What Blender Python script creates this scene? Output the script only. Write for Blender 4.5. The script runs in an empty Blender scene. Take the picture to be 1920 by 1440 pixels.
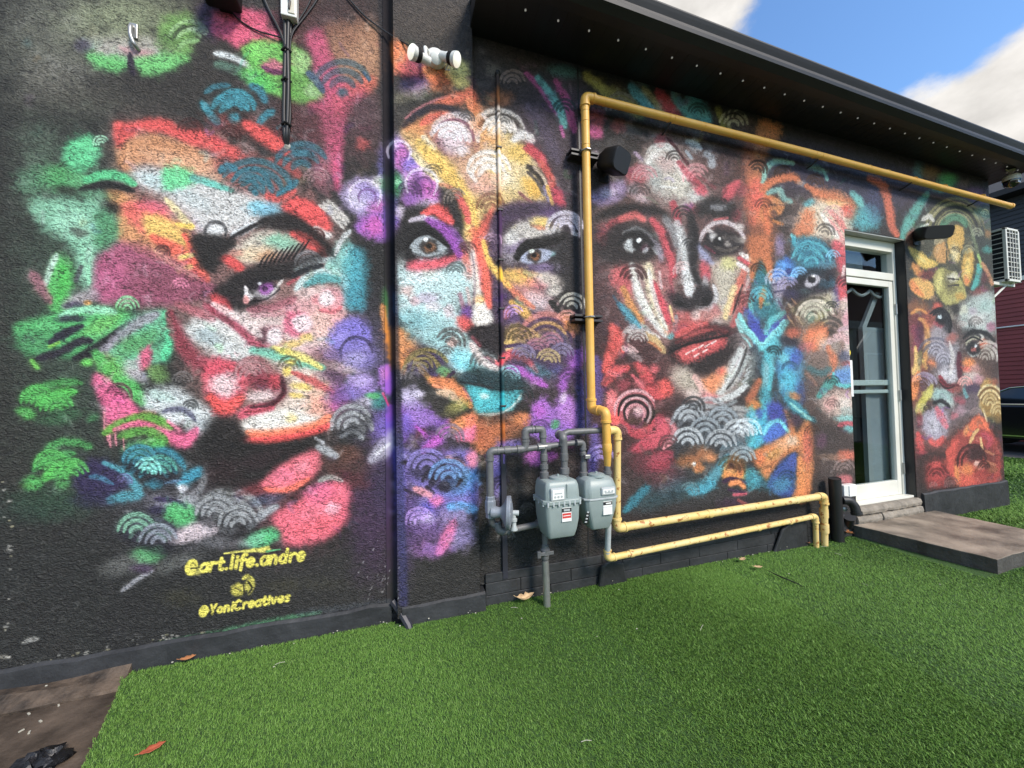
import bpy, bmesh, math, random
import numpy as np
from mathutils import Vector, Matrix
R = math.radians
scene = bpy.context.scene
col = scene.collection
random.seed(5)

# ================================================================ camera
# world: x runs along the painted wall, y into the wall, z up; turf at z = 0
CAM = np.array([0.0, -2.4, 1.3723]); FPX, YAW, PIT, ROL = 700.0, .3079, .0293, -.0169
_fw = np.array([math.sin(YAW)*math.cos(PIT), math.cos(YAW)*math.cos(PIT), math.sin(PIT)])
_rt = np.array([math.cos(YAW), -math.sin(YAW), 0.0]); _up = np.cross(_rt, _fw)
CR = math.cos(ROL)*_rt + math.sin(ROL)*_up; CU = -math.sin(ROL)*_rt + math.cos(ROL)*_up
cd = bpy.data.cameras.new('camera'); cam = bpy.data.objects.new('camera', cd); col.objects.link(cam)
cd.sensor_width = 36; cd.lens = FPX/1920*36; cd.clip_start = .02; cd.clip_end = 800
M = Matrix(((CR[0], CU[0], -_fw[0], CAM[0]), (CR[1], CU[1], -_fw[1], CAM[1]), (CR[2], CU[2], -_fw[2], CAM[2]), (0, 0, 0, 1)))
cam.matrix_world = M; scene.camera = cam
def ray(px, py): return _fw + CR*(px-960)/FPX + CU*(720-py)/FPX
def at_y(px, py, Y): d = ray(px, py); return CAM + d*(Y-CAM[1])/d[1]
def at_z(px, py, Z): d = ray(px, py); return CAM + d*(Z-CAM[2])/d[2]
def at_x(px, py, X): d = ray(px, py); return CAM + d*(X-CAM[0])/d[0]

# ================================================================ light
SUN_EL, SUN_AZ = R(40), R(155)          # azimuth clockwise from +y
sd = Vector((math.sin(SUN_AZ)*math.cos(SUN_EL), math.cos(SUN_AZ)*math.cos(SUN_EL), math.sin(SUN_EL)))
sl = bpy.data.lights.new('sun', 'SUN'); so = bpy.data.objects.new('sun', sl); col.objects.link(so)
sl.energy = 1.5; sl.angle = R(16); sl.color = (1, .90, .78); so.rotation_euler = sd.to_track_quat('Z', 'Y').to_euler()
world = bpy.data.worlds.new('World'); scene.world = world; world.use_nodes = True
wn, wl = world.node_tree.nodes, world.node_tree.links
for n in list(wn): wn.remove(n)
out = wn.new('ShaderNodeOutputWorld'); bg = wn.new('ShaderNodeBackground'); bg.inputs[1].default_value = .115
sky = wn.new('ShaderNodeTexSky'); sky.sky_type = 'NISHITA'; sky.sun_disc = False; sky.sun_elevation = SUN_EL; sky.sun_rotation = SUN_AZ
sky.air_density = 1.2; sky.dust_density = .2; sky.ozone_density = 2.2
tc = wn.new('ShaderNodeTexCoord')
# broken cloud over the whole sky; two banks sit where the photograph shows them
def wnoise(scale, detail, off, rough=.58):
    mp = wn.new('ShaderNodeMapping'); mp.inputs['Location'].default_value = off; mp.inputs['Scale'].default_value = (1, 1, 1.7)
    wl.new(tc.outputs['Generated'], mp.inputs[0])
    n = wn.new('ShaderNodeTexNoise'); n.inputs['Scale'].default_value = scale; n.inputs['Detail'].default_value = detail; n.inputs['Roughness'].default_value = rough
    wl.new(mp.outputs[0], n.inputs['Vector']); return n
def wmath(op, a, b, clamp=False):
    n = wn.new('ShaderNodeMath'); n.operation = op; n.use_clamp = clamp
    for i, v in enumerate((a, b)):
        if isinstance(v, (int, float)): n.inputs[i].default_value = v
        else: wl.new(v, n.inputs[i])
    return n.outputs[0]
def bank(px, py, inner, outer, gain):
    d = ray(px, py); d = d/np.linalg.norm(d)
    dp = wn.new('ShaderNodeVectorMath'); dp.operation = 'DOT_PRODUCT'; wl.new(tc.outputs['Generated'], dp.inputs[0]); dp.inputs[1].default_value = tuple(d)
    mr = wn.new('ShaderNodeMapRange'); mr.inputs[1].default_value = math.cos(R(outer)); mr.inputs[2].default_value = math.cos(R(inner)); mr.inputs[3].default_value = 0; mr.inputs[4].default_value = gain
    mr.interpolation_type = 'SMOOTHSTEP'; wl.new(dp.outputs['Value'], mr.inputs[0]); return mr.outputs[0]
n1 = wnoise(2.3, 9, (3.1, 1.2, .4)); n2 = wnoise(9, 6, (0, 5, 2), .65)
dens = wmath('ADD', wmath('MULTIPLY', n1.outputs['Fac'], .78), wmath('MULTIPLY', n2.outputs['Fac'], .22))
dens = wmath('ADD', dens, bank(1830, 235, 3, 9.5, .20)); dens = wmath('ADD', dens, bank(1690, 215, 1.5, 4.5, .13)); dens = wmath('ADD', dens, bank(1930, 160, 2, 6, .10)); dens = wmath('ADD', dens, bank(1280, -60, 3, 9, .2))
dens = wmath('SUBTRACT', dens, bank(1640, 90, 5, 12, .24))
cm = wn.new('ShaderNodeMapRange'); cm.interpolation_type = 'SMOOTHSTEP'; cm.inputs[1].default_value = .46; cm.inputs[2].default_value = .61; wl.new(dens, cm.inputs[0])
n3 = wnoise(5, 7, (8, 2, 1)); cs = wn.new('ShaderNodeMapRange'); cs.inputs[1].default_value = .35; cs.inputs[2].default_value = .65; cs.inputs[3].default_value = 1.9; cs.inputs[4].default_value = 3.1; wl.new(n3.outputs['Fac'], cs.inputs[0])
cc = wn.new('ShaderNodeCombineColor'); 
for i, k in enumerate((1.04, 1.0, .95)): wl.new(wmath('MULTIPLY', cs.outputs[0], k), cc.inputs[i])
mx = wn.new('ShaderNodeMix'); mx.data_type = 'RGBA'; wl.new(cm.outputs[0], mx.inputs[0]); dim = wn.new('ShaderNodeMix'); dim.data_type = 'RGBA'; dim.blend_type = 'MULTIPLY'; dim.inputs[0].default_value = 1; dim.inputs[7].default_value = (.50, .62, .74, 1); wl.new(sky.outputs[0], dim.inputs[6]); wl.new(dim.outputs[2], mx.inputs[6]); wl.new(cc.outputs[0], mx.inputs[7])
wl.new(mx.outputs[2], bg.inputs[0]); wl.new(bg.outputs[0], out.inputs[0])
vs = scene.view_settings; vs.view_transform = 'Standard'; vs.look = 'None'; vs.gamma = 1; vs.exposure = 1.62

# ================================================================ materials
def mat(name, base=(.5, .5, .5), rough=.6, metal=0, spec=None, vary=0, vscale=8, vcol=None, bump=0, bscale=40, detail=4, emit=None, coord='Object', stretch=(1, 1, 1), vsharp=.25):
    m = bpy.data.materials.new(name); m.use_nodes = True; nt = m.node_tree; N, L = nt.nodes, nt.links
    b = N['Principled BSDF']; b.inputs['Base Color'].default_value = (*base, 1); b.inputs['Roughness'].default_value = rough; b.inputs['Metallic'].default_value = metal
    if spec is not None: b.inputs['Specular IOR Level'].default_value = spec
    t = N.new('ShaderNodeTexCoord'); mp = N.new('ShaderNodeMapping'); mp.inputs['Scale'].default_value = stretch; L.new(t.outputs[coord], mp.inputs[0])
    if vary or vcol:
        n = N.new('ShaderNodeTexNoise'); n.inputs['Scale'].default_value = vscale; n.inputs['Detail'].default_value = 6; n.inputs['Roughness'].default_value = .6; L.new(mp.outputs[0], n.inputs[0])
        r = N.new('ShaderNodeMapRange'); r.inputs[1].default_value = .5-vsharp; r.inputs[2].default_value = .5+vsharp; L.new(n.outputs['Fac'], r.inputs[0])
        x = N.new('ShaderNodeMix'); x.data_type = 'RGBA'; L.new(r.outputs[0], x.inputs[0])
        x.inputs[6].default_value = (*[c*(1-vary) for c in base], 1); x.inputs[7].default_value = (*(vcol or [min(1, c*(1+vary)) for c in base]), 1)
        L.new(x.outputs[2], b.inputs['Base Color']); m['mixnode'] = x.name
    if bump:
        n = N.new('ShaderNodeTexNoise'); n.inputs['Scale'].default_value = bscale; n.inputs['Detail'].default_value = detail; L.new(mp.outputs[0], n.inputs[0])
        bp = N.new('ShaderNodeBump'); bp.inputs['Strength'].default_value = 1; bp.inputs['Distance'].default_value = bump; L.new(n.outputs['Fac'], bp.inputs['Height']); L.new(bp.outputs[0], b.inputs['Normal'])
    if emit: b.inputs['Emission Color'].default_value = (*emit[0], 1); b.inputs['Emission Strength'].default_value = emit[1]
    return m
MT = dict(
    plinth=mat('plinth_paint', (.024, .025, .027), .6, vary=.55, vscale=5, bump=.006, bscale=22),
    fillet=mat('smooth_dark_paint', (.024, .024, .034), .5, vary=.4, vscale=4),
    soffit=mat('soffit_metal', (.0075, .0080, .0105), .45, vary=.2),
    gutter=mat('gutter_metal', (.016, .016, .018), .5, vary=.25, vscale=3, spec=.35),
    roof=mat('roof_shingle', (.03, .03, .032), .9, vary=.4, vscale=20),
    white=mat('white_frame', (.70, .69, .61), .42, vary=.10, vscale=3),
    whitep=mat('white_plastic', (.72, .72, .68), .38, vary=.06),
    lintel=mat('lintel_metal', (.33, .33, .30), .45, vary=.12),
    black=mat('black_plastic', (.010, .010, .010), .6, vary=.2, spec=.25),
    rubber=mat('black_pipe', (.014, .014, .015), .48, vary=.3, vscale=6),
    yellow=mat('yellow_gas_pipe', (.70, .40, .075), .42, vary=.10, vscale=4),
    grey=mat('grey_gas_pipe', (.125, .127, .128), .48, metal=.1, vary=.28, vscale=16, bump=.0006, bscale=160),
    meter=mat('meter_paint', (.25, .30, .29), .42, vary=.10, vscale=9, bump=.0005, bscale=120),
    meterl=mat('meter_grey_light', (.40, .43, .43), .45, vary=.12, vscale=18),
    reg=mat('regulator_grey', (.23, .255, .29), .44, metal=.15, vary=.18, vscale=14),
    glassplate=mat('index_cover', (.80, .80, .76), .15),
    red=mat('red_print', (.55, .05, .045), .5), dark=mat('dark_print', (.012, .012, .014), .5),
    paper=mat('paper', (.78, .77, .74), .6), stickery=mat('yellow_sticker', (.80, .62, .04), .5),
    concrete=mat('slab_concrete', (.25, .205, .158), .48, vary=.6, vsharp=.16, vscale=3.2, bump=.004, bscale=60, detail=8),
    slabside=mat('slab_side', (.060, .056, .050), .8, vary=.45, vscale=7, bump=.008, bscale=40, detail=8),
    stone=mat('sill_stone', (.235, .205, .165), .8, vary=.4, vscale=9, bump=.012, bscale=26, detail=8),
    paving=mat('brown_paving', (.085, .064, .048), .5, vary=.6, vsharp=.18, vscale=6, bump=.003, bscale=70, detail=8),
    footing=mat('footing_concrete', (.070, .050, .035), .75, vary=.75, vsharp=.15, vscale=9, bump=.012, bscale=30, detail=8),
    soil=mat('soil', (.05, .045, .035), .95, vary=.4, vscale=2, bump=.01),
    turfbase=mat('turf_backing', (.040, .098, .018), .9, vary=.35, vscale=30, bump=.01, bscale=180),
    leaf=mat('dry_leaf', (.40, .17, .07), .6, vary=.4, vscale=30), leafp=mat('pale_leaf', (.52, .36, .20), .6, vary=.35, vscale=30), leafr=mat('red_leaf', (.42, .10, .05), .55, vary=.3, vscale=30),
    chalk=mat('white_flake', (.42, .40, .33), .8), straw=mat('straw', (.50, .42, .20), .7),
    siding_r=mat('red_siding', (.235, .038, .036), .55, vary=.12, vscale=2), siding_d=mat('slate_siding', (.022, .027, .036), .55, vary=.15, vscale=2),
    carpaint=mat('car_black', (.006, .006, .008), .12, spec=.7), carglass=mat('car_glass', (.01, .012, .016), .04, spec=.8), chrome=mat('chrome', (.75, .75, .76), .14, metal=1), tyre=mat('tyre', (.012, .012, .012), .85), alloy=mat('alloy', (.35, .35, .36), .3, metal=.8),
    coil=mat('condenser_coil', (.010, .011, .012), .7), acw=mat('condenser_white', (.66, .65, .58), .42, vary=.06), cam=mat('camera_cream', (.60, .56, .46), .38), domeg=mat('camera_dome', (.008, .008, .009), .06, spec=.8),
    galv=mat('galvanised', (.36, .36, .35), .38, metal=.7, vary=.2, vscale=12), strut=mat('strut_black', (.018, .017, .020), .5, vary=.3),
    lens=mat('lamp_lens', (.9, .88, .78), .25, emit=((1, .95, .80), .22)), led=mat('led_lens', (.9, .9, .9), .3, emit=((1, 1, 1), .04)),
    in_wall=mat('room_wall', (.16, .165, .17), .8), in_wood=mat('room_wood', (.20, .07, .04), .45, vary=.3, vscale=3, stretch=(1, 1, 8)), in_floor=mat('room_floor', (.05, .055, .055), .35), in_panel=mat('room_panel', (.34, .345, .34), .6, vary=.08), refl_white=mat('reflection_white', (.36, .35, .33), .6), in_dark=mat('room_dark', (.012, .012, .012), .6),
    cloth=mat('black_cloth', (.008, .008, .010), .45, bump=.01, bscale=30), hole=mat('filler_white', (.40, .38, .34), .9, bump=.004, bscale=60), asphalt=mat('asphalt', (.05, .05, .05), .9, vary=.3, vscale=40),
)
# rust on the yellow pipes: blotches of bare iron and pale, sun-bleached paint
def pipe_mat(name, base, pale, rust, amount):
    m = bpy.data.materials.new(name); m.use_nodes = True; N, L = m.node_tree.nodes, m.node_tree.links; b = N['Principled BSDF']; b.inputs['Roughness'].default_value = .46
    t = N.new('ShaderNodeTexCoord')
    def nz(s, d=5): n = N.new('ShaderNodeTexNoise'); n.inputs['Scale'].default_value = s; n.inputs['Detail'].default_value = d; n.inputs['Roughness'].default_value = .65; L.new(t.outputs['Object'], n.inputs[0]); return n
    def rng(n, a, c): r = N.new('ShaderNodeMapRange'); r.inputs[1].default_value = a; r.inputs[2].default_value = c; L.new(n.outputs['Fac'], r.inputs[0]); return r
    x = N.new('ShaderNodeMix'); x.data_type = 'RGBA'; x.inputs[6].default_value = (*base, 1); x.inputs[7].default_value = (*pale, 1); L.new(rng(nz(5), .3, .7).outputs[0], x.inputs[0])
    y = N.new('ShaderNodeMix'); y.data_type = 'RGBA'; y.inputs[7].default_value = (*rust, 1); L.new(x.outputs[2], y.inputs[6]); L.new(rng(nz(26, 8), .74-amount, .80-amount).outputs[0], y.inputs[0]); L.new(y.outputs[2], b.inputs['Base Color'])
    bp = N.new('ShaderNodeBump'); bp.inputs['Distance'].default_value = .0012; L.new(nz(60).outputs['Fac'], bp.inputs['Height']); L.new(bp.outputs[0], b.inputs['Normal'])
    return m
MT['yellow'] = pipe_mat('yellow_gas_pipe', (.72, .37, .055), (.74, .45, .11), (.22, .08, .02), .07)
MT['yellowold'] = pipe_mat('pale_yellow_gas_pipe', (.72, .50, .15), (.74, .58, .28), (.36, .13, .03), .175)
# car, condenser and room glass
def glass_mat(name, tint=(.8, .86, .88), rough=.0, refl=.18):
    m = bpy.data.materials.new(name); m.use_nodes = True; N, L = m.node_tree.nodes, m.node_tree.links
    for n in list(N): N.remove(n)
    o = N.new('ShaderNodeOutputMaterial'); g = N.new('ShaderNodeBsdfGlossy'); g.inputs['Roughness'].default_value = rough; t = N.new('ShaderNodeBsdfTransparent'); t.inputs[0].default_value = (*tint, 1)
    f = N.new('ShaderNodeFresnel'); f.inputs[0].default_value = 1.7; ge = N.new('ShaderNodeNewGeometry'); fm = N.new('ShaderNodeMath'); fm.operation = 'MULTIPLY'; inv = N.new('ShaderNodeMath'); inv.operation = 'SUBTRACT'; inv.inputs[0].default_value = 1; L.new(ge.outputs['Backfacing'], inv.inputs[1]); L.new(f.outputs[0], fm.inputs[0]); L.new(inv.outputs[0], fm.inputs[1]); s = N.new('ShaderNodeMixShader'); L.new(fm.outputs[0], s.inputs[0]); L.new(t.outputs[0], s.inputs[1]); L.new(g.outputs[0], s.inputs[2]); L.new(s.outputs[0], o.inputs[0]); return m
MT['glass'] = glass_mat('door_glass', (.80, .86, .88))

# ================================================================ mesh helpers
class MB:
    def __init__(s): s.v = []; s.f = []; s.uv = None
    def add(s, v, f): o = len(s.v); s.v += [tuple(map(float, p)) for p in v]; s.f += [tuple(i+o for i in q) for q in f]; return s
    def box(s, a, b):
        (x0, y0, z0), (x1, y1, z1) = a, b
        return s.add([(x0,y0,z0),(x1,y0,z0),(x1,y1,z0),(x0,y1,z0),(x0,y0,z1),(x1,y0,z1),(x1,y1,z1),(x0,y1,z1)], [(0,3,2,1),(4,5,6,7),(0,1,5,4),(1,2,6,5),(2,3,7,6),(3,0,4,7)])
    def obox(s, c, ex, ey, ez):     # oriented box: centre and half-extent vectors
        c, ex, ey, ez = map(Vector, (c, ex, ey, ez)); return s.add([c+i*ex+j*ey+k*ez for k in (-1, 1) for i, j in ((-1,-1),(1,-1),(1,1),(-1,1))], [(0,3,2,1),(4,5,6,7),(0,1,5,4),(1,2,6,5),(2,3,7,6),(3,0,4,7)])
    def tube(s, pts, r, n=14, caps=True):
        P = [Vector(p) for p in pts]; rr = r if isinstance(r, (list, tuple)) else [r]*len(P); up = None; rings = []
        for i, p in enumerate(P):
            t = ((P[i]-P[i-1]) if i else Vector()) .normalized() + ((P[i+1]-P[i]) if i < len(P)-1 else Vector()).normalized()
            t = t.normalized() if t.length > 1e-6 else Vector((0, 0, 1))
            if up is None: up = t.orthogonal().normalized()
            up = (up - t*up.dot(t)).normalized(); w = t.cross(up)
            rings.append([p + (up*math.cos(2*math.pi*k/n) + w*math.sin(2*math.pi*k/n))*rr[i] for k in range(n)])
        v = [q for g in rings for q in g]; f = [(i*n+k, i*n+(k+1) % n, (i+1)*n+(k+1) % n, (i+1)*n+k) for i in range(len(P)-1) for k in range(n)]
        if caps: f += [tuple(range(n))[::-1], tuple((len(P)-1)*n+k for k in range(n))]
        return s.add(v, f)
    def lathe(s, c, axis, prof, n=24):     # prof: (distance along axis, radius)
        c, a = Vector(c), Vector(axis).normalized(); return s.tube([c+a*h for h, _ in prof], [q for _, q in prof], n)
    def prism(s, poly, d):                 # polygon (3D points) pushed along d
        P = [Vector(p) for p in poly]; d = Vector(d); n = len(P)
        return s.add(P+[p+d for p in P], [tuple(range(n))[::-1], tuple(range(n, 2*n))]+[(i, (i+1) % n, n+(i+1) % n, n+i) for i in range(n)])
    def loft(s, loops):                    # list of equal closed loops
        n = len(loops[0]); v = [q for g in loops for q in g]
        f = [(i*n+k, i*n+(k+1) % n, (i+1)*n+(k+1) % n, (i+1)*n+k) for i in range(len(loops)-1) for k in range(n)]
        return s.add(v, f+[tuple(range(n))[::-1], tuple((len(loops)-1)*n+k for k in range(n))])
    def mesh(s, name):
        me = bpy.data.meshes.new(name); me.from_pydata(s.v, [], s.f); bm = bmesh.new(); bm.from_mesh(me); bmesh.ops.recalc_face_normals(bm, faces=bm.faces); bm.to_mesh(me); bm.free(); me.update(); return me
    def build(s, name, m, parent=None, smooth=False, bevel=0, seg=2):
        o = bpy.data.objects.new(name, s.mesh(name)); col.objects.link(o); o.data.materials.append(MT[m] if isinstance(m, str) else m)
        if smooth:
            for p in o.data.polygons: p.use_smooth = True
            o.data.set_sharp_from_angle(angle=R(38))
        if bevel: b = o.modifiers.new('bevel', 'BEVEL'); b.width = bevel; b.segments = seg; b.limit_method = 'ANGLE'; b.angle_limit = R(35); b.use_clamp_overlap = True
        if parent is not None: adopt(o, parent)
        return o
def adopt(o, parent):
    o.parent = parent; bpy.context.view_layer.update() if False else None
    o.matrix_parent_inverse = Matrix.Translation(-world_loc(parent)); return o
def world_loc(o):
    l = Vector(o.location)
    return l
def tag(o, label, cat, group=None):
    o['label'] = label; o['category'] = cat
    if group: o['group'] = group
    return o
def thing(name, loc, label, cat, group=None):
    e = bpy.data.objects.new(name, None); col.objects.link(e); e.location = loc; e.empty_display_size = .1; return tag(e, label, cat, group)
def struct(o): o['kind'] = 'structure'; return o
def fillet(pts, r, n=6):
    P = [Vector(p) for p in pts]; o = [P[0]]
    for i in range(1, len(P)-1):
        a, b = (P[i-1]-P[i]), (P[i+1]-P[i]); q = min(r, a.length*.45, b.length*.45); a = P[i]+a.normalized()*q; b = P[i]+b.normalized()*q
        for k in range(n+1): t = k/n; o.append(a*(1-t)**2+P[i]*2*t*(1-t)+b*t*t)
    return o+[P[-1]]

# ---------------------------------------------------------------- mural paint engine
def srgb_lin(c):
    c=np.asarray(c,np.float32)
    return np.where(c<=.04045,c/12.92,((c+.055)/1.055)**2.4)
def hexc(h):
    return np.array([int(h[i:i+2],16)/255. for i in(0,2,4)],np.float32)
def value_noise(h,w,cell,seed):
    rg=np.random.RandomState(seed); gh,gw=int(h/cell)+3,int(w/cell)+3
    g=rg.rand(gh,gw).astype(np.float32)
    y=np.arange(h)/cell; x=np.arange(w)/cell
    y0=y.astype(int); x0=x.astype(int); fy=(y-y0).astype(np.float32)[:,None]; fx=(x-x0).astype(np.float32)[None]
    fy=fy*fy*(3-2*fy); fx=fx*fx*(3-2*fx)
    a=g[y0][:,x0]; b=g[y0][:,x0+1]; c=g[y0+1][:,x0]; d=g[y0+1][:,x0+1]
    return (a*(1-fx)+b*fx)*(1-fy)+(c*(1-fx)+d*fx)*fy-.5
def spline(pts,n=5,closed=False):
    p=np.asarray(pts,float); m=len(p)
    if m==2 and not closed: return p
    out=[]
    for i in range(m if closed else m-1):
        if closed: a,b,c,d=p[(i-1)%m],p[i],p[(i+1)%m],p[(i+2)%m]
        else: a,b,c,d=p[max(i-1,0)],p[i],p[i+1],p[min(i+2,m-1)]
        for k in range(n):
            t=k/n; out.append(.5*((2*b)+(c-a)*t+(2*a-5*b+4*c-d)*t*t+(3*b-a-3*c+d)*t**3))
    if not closed: out.append(p[-1])
    return np.array(out)
class Mural:
    """a painted wall: every stroke is traced in photograph pixels and laid on the wall texels whose
    place PX,PY those pixels see; bb(x0,y0,x1,y1) gives the texel window of a pixel box"""
    def __init__(m,PX,PY,bb,base='2e2d2b'):
        m.PX,m.PY,m.bb=PX,PY,bb; h,w=PX.shape
        m.second=False; m.rgb=np.empty((h,w,3),np.float32); m.rgb[:]=hexc(base)
        m.n1=value_noise(h,w,14,1)+.6*value_noise(h,w,6,2); m.n2=value_noise(h,w,14,3)+.6*value_noise(h,w,6,4)
        m.g=1.1*value_noise(h,w,3.1,5)+.8*value_noise(h,w,7,6)
    def win(m,x0,y0,x1,y1):
        r0,r1,c0,c1=m.bb(x0,y0,x1,y1); h,w=m.PX.shape
        r0,c0=max(r0,0),max(c0,0); r1,c1=min(r1,h),min(c1,w)
        if r1-r0<2 or c1-c0<2: return None
        return slice(r0,r1),slice(c0,c1)
    def field(m,sl,fn,lim=30000):
        X,Y=m.PX[sl],m.PY[sl]; h,w=X.shape; k=int(math.sqrt(h*w/lim))
        if k<2: return fn(X,Y)
        ry=np.minimum(np.arange(0,h+k,k),h-1); rx=np.minimum(np.arange(0,w+k,k),w-1)
        f=fn(X[ry][:,rx],Y[ry][:,rx])
        y=np.arange(h)/k; x=np.arange(w)/k; y0=y.astype(int); x0=x.astype(int)
        fy=(y-y0)[:,None].astype(np.float32); fx=(x-x0)[None].astype(np.float32)
        y1=np.minimum(y0+1,len(ry)-1); x1=np.minimum(x0+1,len(rx)-1)
        return (f[y0][:,x0]*(1-fx)+f[y0][:,x1]*fx)*(1-fy)+(f[y1][:,x0]*(1-fx)+f[y1][:,x1]*fx)*fy
    def lay(m,sl,t,col,a,gr):
        # t: -1 outside .. +1 inside across the soft edge
        t=np.clip(.5+.5*(t+m.g[sl]*gr),0,1); t=t*t*(3-2*t)*a
        m.rgb[sl]+=t[...,None]*(hexc(col)-m.rgb[sl])
    def blur(m,n,it=3):
        # overspray: neighbouring colours drift into each other
        for _ in range(it):
            for ax in(0,1):
                c=np.cumsum(np.concatenate([np.repeat(np.take(m.rgb,[0],ax),n+1,ax),m.rgb,np.repeat(np.take(m.rgb,[-1],ax),n,ax)],ax),ax,dtype=np.float64)
                L=m.rgb.shape[ax]; m.rgb=((np.take(c,np.arange(2*n+1,2*n+1+L),ax)-np.take(c,np.arange(L),ax))/(2*n+1)).astype(np.float32)
    def F(m,col,pts,soft=5,a=1,jit=1.8,gr=.6):
        P=spline(pts,4,True)
        if m.second: z=np.ptp(P,axis=0).max(); a*=.62 if z>110 else .74 if z>60 else .86 if z>30 else .97
        pad=soft*4+jit+3
        sl=m.win(P[:,0].min()-pad,P[:,1].min()-pad,P[:,0].max()+pad,P[:,1].max()+pad)
        if sl is None: return
        def fn(X,Y):
            d=np.full(X.shape,1e9,np.float32); ins=np.zeros(X.shape,bool); Q=np.roll(P,-1,0)
            for (ax,ay),(bx,by) in zip(P,Q):
                ex,ey=bx-ax,by-ay; L=ex*ex+ey*ey+1e-9
                t=np.clip(((X-ax)*ex+(Y-ay)*ey)/L,0,1)
                d=np.minimum(d,(X-ax-t*ex)**2+(Y-ay-t*ey)**2)
                if ay!=by: ins^=((ay>Y)!=(by>Y))&(X<(bx-ax)*(Y-ay)/(by-ay)+ax)
            d=np.sqrt(d); return np.where(ins,d,-d)
        sd=m.field(sl,fn)+m.n1[sl]*jit*1.6
        if a>.7: m.lay(sl,sd/(soft*3.2)-.45,col,.45*a,1.4)          # overspray
        m.lay(sl,sd/(soft*(1.55 if soft>=4 else 1.1)),col,a,gr)
    def S(m,col,pts,w=6,soft=.55,a=1,jit=1.2,gr=.6,halo=True):
        w=np.atleast_1d(np.asarray(w,float)); P=spline(pts,4)
        if m.second: a*=.8 if w.max()>9 else .9 if w.max()>5 else .97
        R=np.interp(np.linspace(0,1,len(P)),np.linspace(0,1,len(w)),w)
        if len(w)==1:
            u=np.linspace(0,1,len(P)); R=R*np.clip(np.minimum(.55+u*3,.55+(1-u)*3),0,1)
        pad=R.max()*2.4+jit+2
        sl=m.win(P[:,0].min()-pad,P[:,1].min()-pad,P[:,0].max()+pad,P[:,1].max()+pad)
        if sl is None: return
        def fn(X,Y):
            d=np.full(X.shape,1e9,np.float32)
            for i in range(len(P)-1):
                ax,ay=P[i]; ex,ey=P[i+1]-P[i]; L=ex*ex+ey*ey+1e-9
                t=np.clip(((X-ax)*ex+(Y-ay)*ey)/L,0,1); r=R[i]+(R[i+1]-R[i])*t
                d=np.minimum(d,np.sqrt((X-ax-t*ex)**2+(Y-ay-t*ey)**2)/r)
            return d
        d=m.field(sl,fn,45000)-m.n2[sl]*jit/max(R.mean(),1)
        if a>.7 and halo: m.lay(sl,(1-d)/(soft*2.2)-.3,col,.38*a,1.4)
        m.lay(sl,(1-d)/soft,col,a,gr)
    def E(m,col,x,y,rx,ry=None,rot=0,a=1,soft=.6,jit=1.8,gr=.7):
        ry=rx if ry is None else ry
        if m.second: a*=.3 if max(rx,ry)>45 else .6 if max(rx,ry)>22 else .8 if max(rx,ry)>11 else .97
        k=max(rx,ry)*(1+soft)+jit+2
        sl=m.win(x-k,y-k,x+k,y+k)
        if sl is None: return
        c,s=math.cos(math.radians(rot)),math.sin(math.radians(rot))
        X,Y=m.PX[sl]-x,m.PY[sl]-y; X=X+m.n1[sl]*jit*1.5; Y=Y+m.n2[sl]*jit*1.5
        d=np.sqrt(((X*c+Y*s)/rx)**2+((Y*c-X*s)/ry)**2)
        m.lay(sl,(1-d)/soft,col,a,gr)
    def A(m,col,x,y,rs,w=5,a0=195,a1=345,sx=1,rot=0,a=.74):
        # concentric stencil arcs of a wave pattern, open side down
        for r in rs:
            t=np.radians(np.linspace(a0,a1,7)); c,s=math.cos(math.radians(rot)),math.sin(math.radians(rot))
            u,v=r*sx*np.cos(t),r*np.sin(t)
            m.S(col,np.stack([x+u*c-v*s,y+u*s+v*c],1),w,.45,a,1.0,.5,False)

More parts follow.
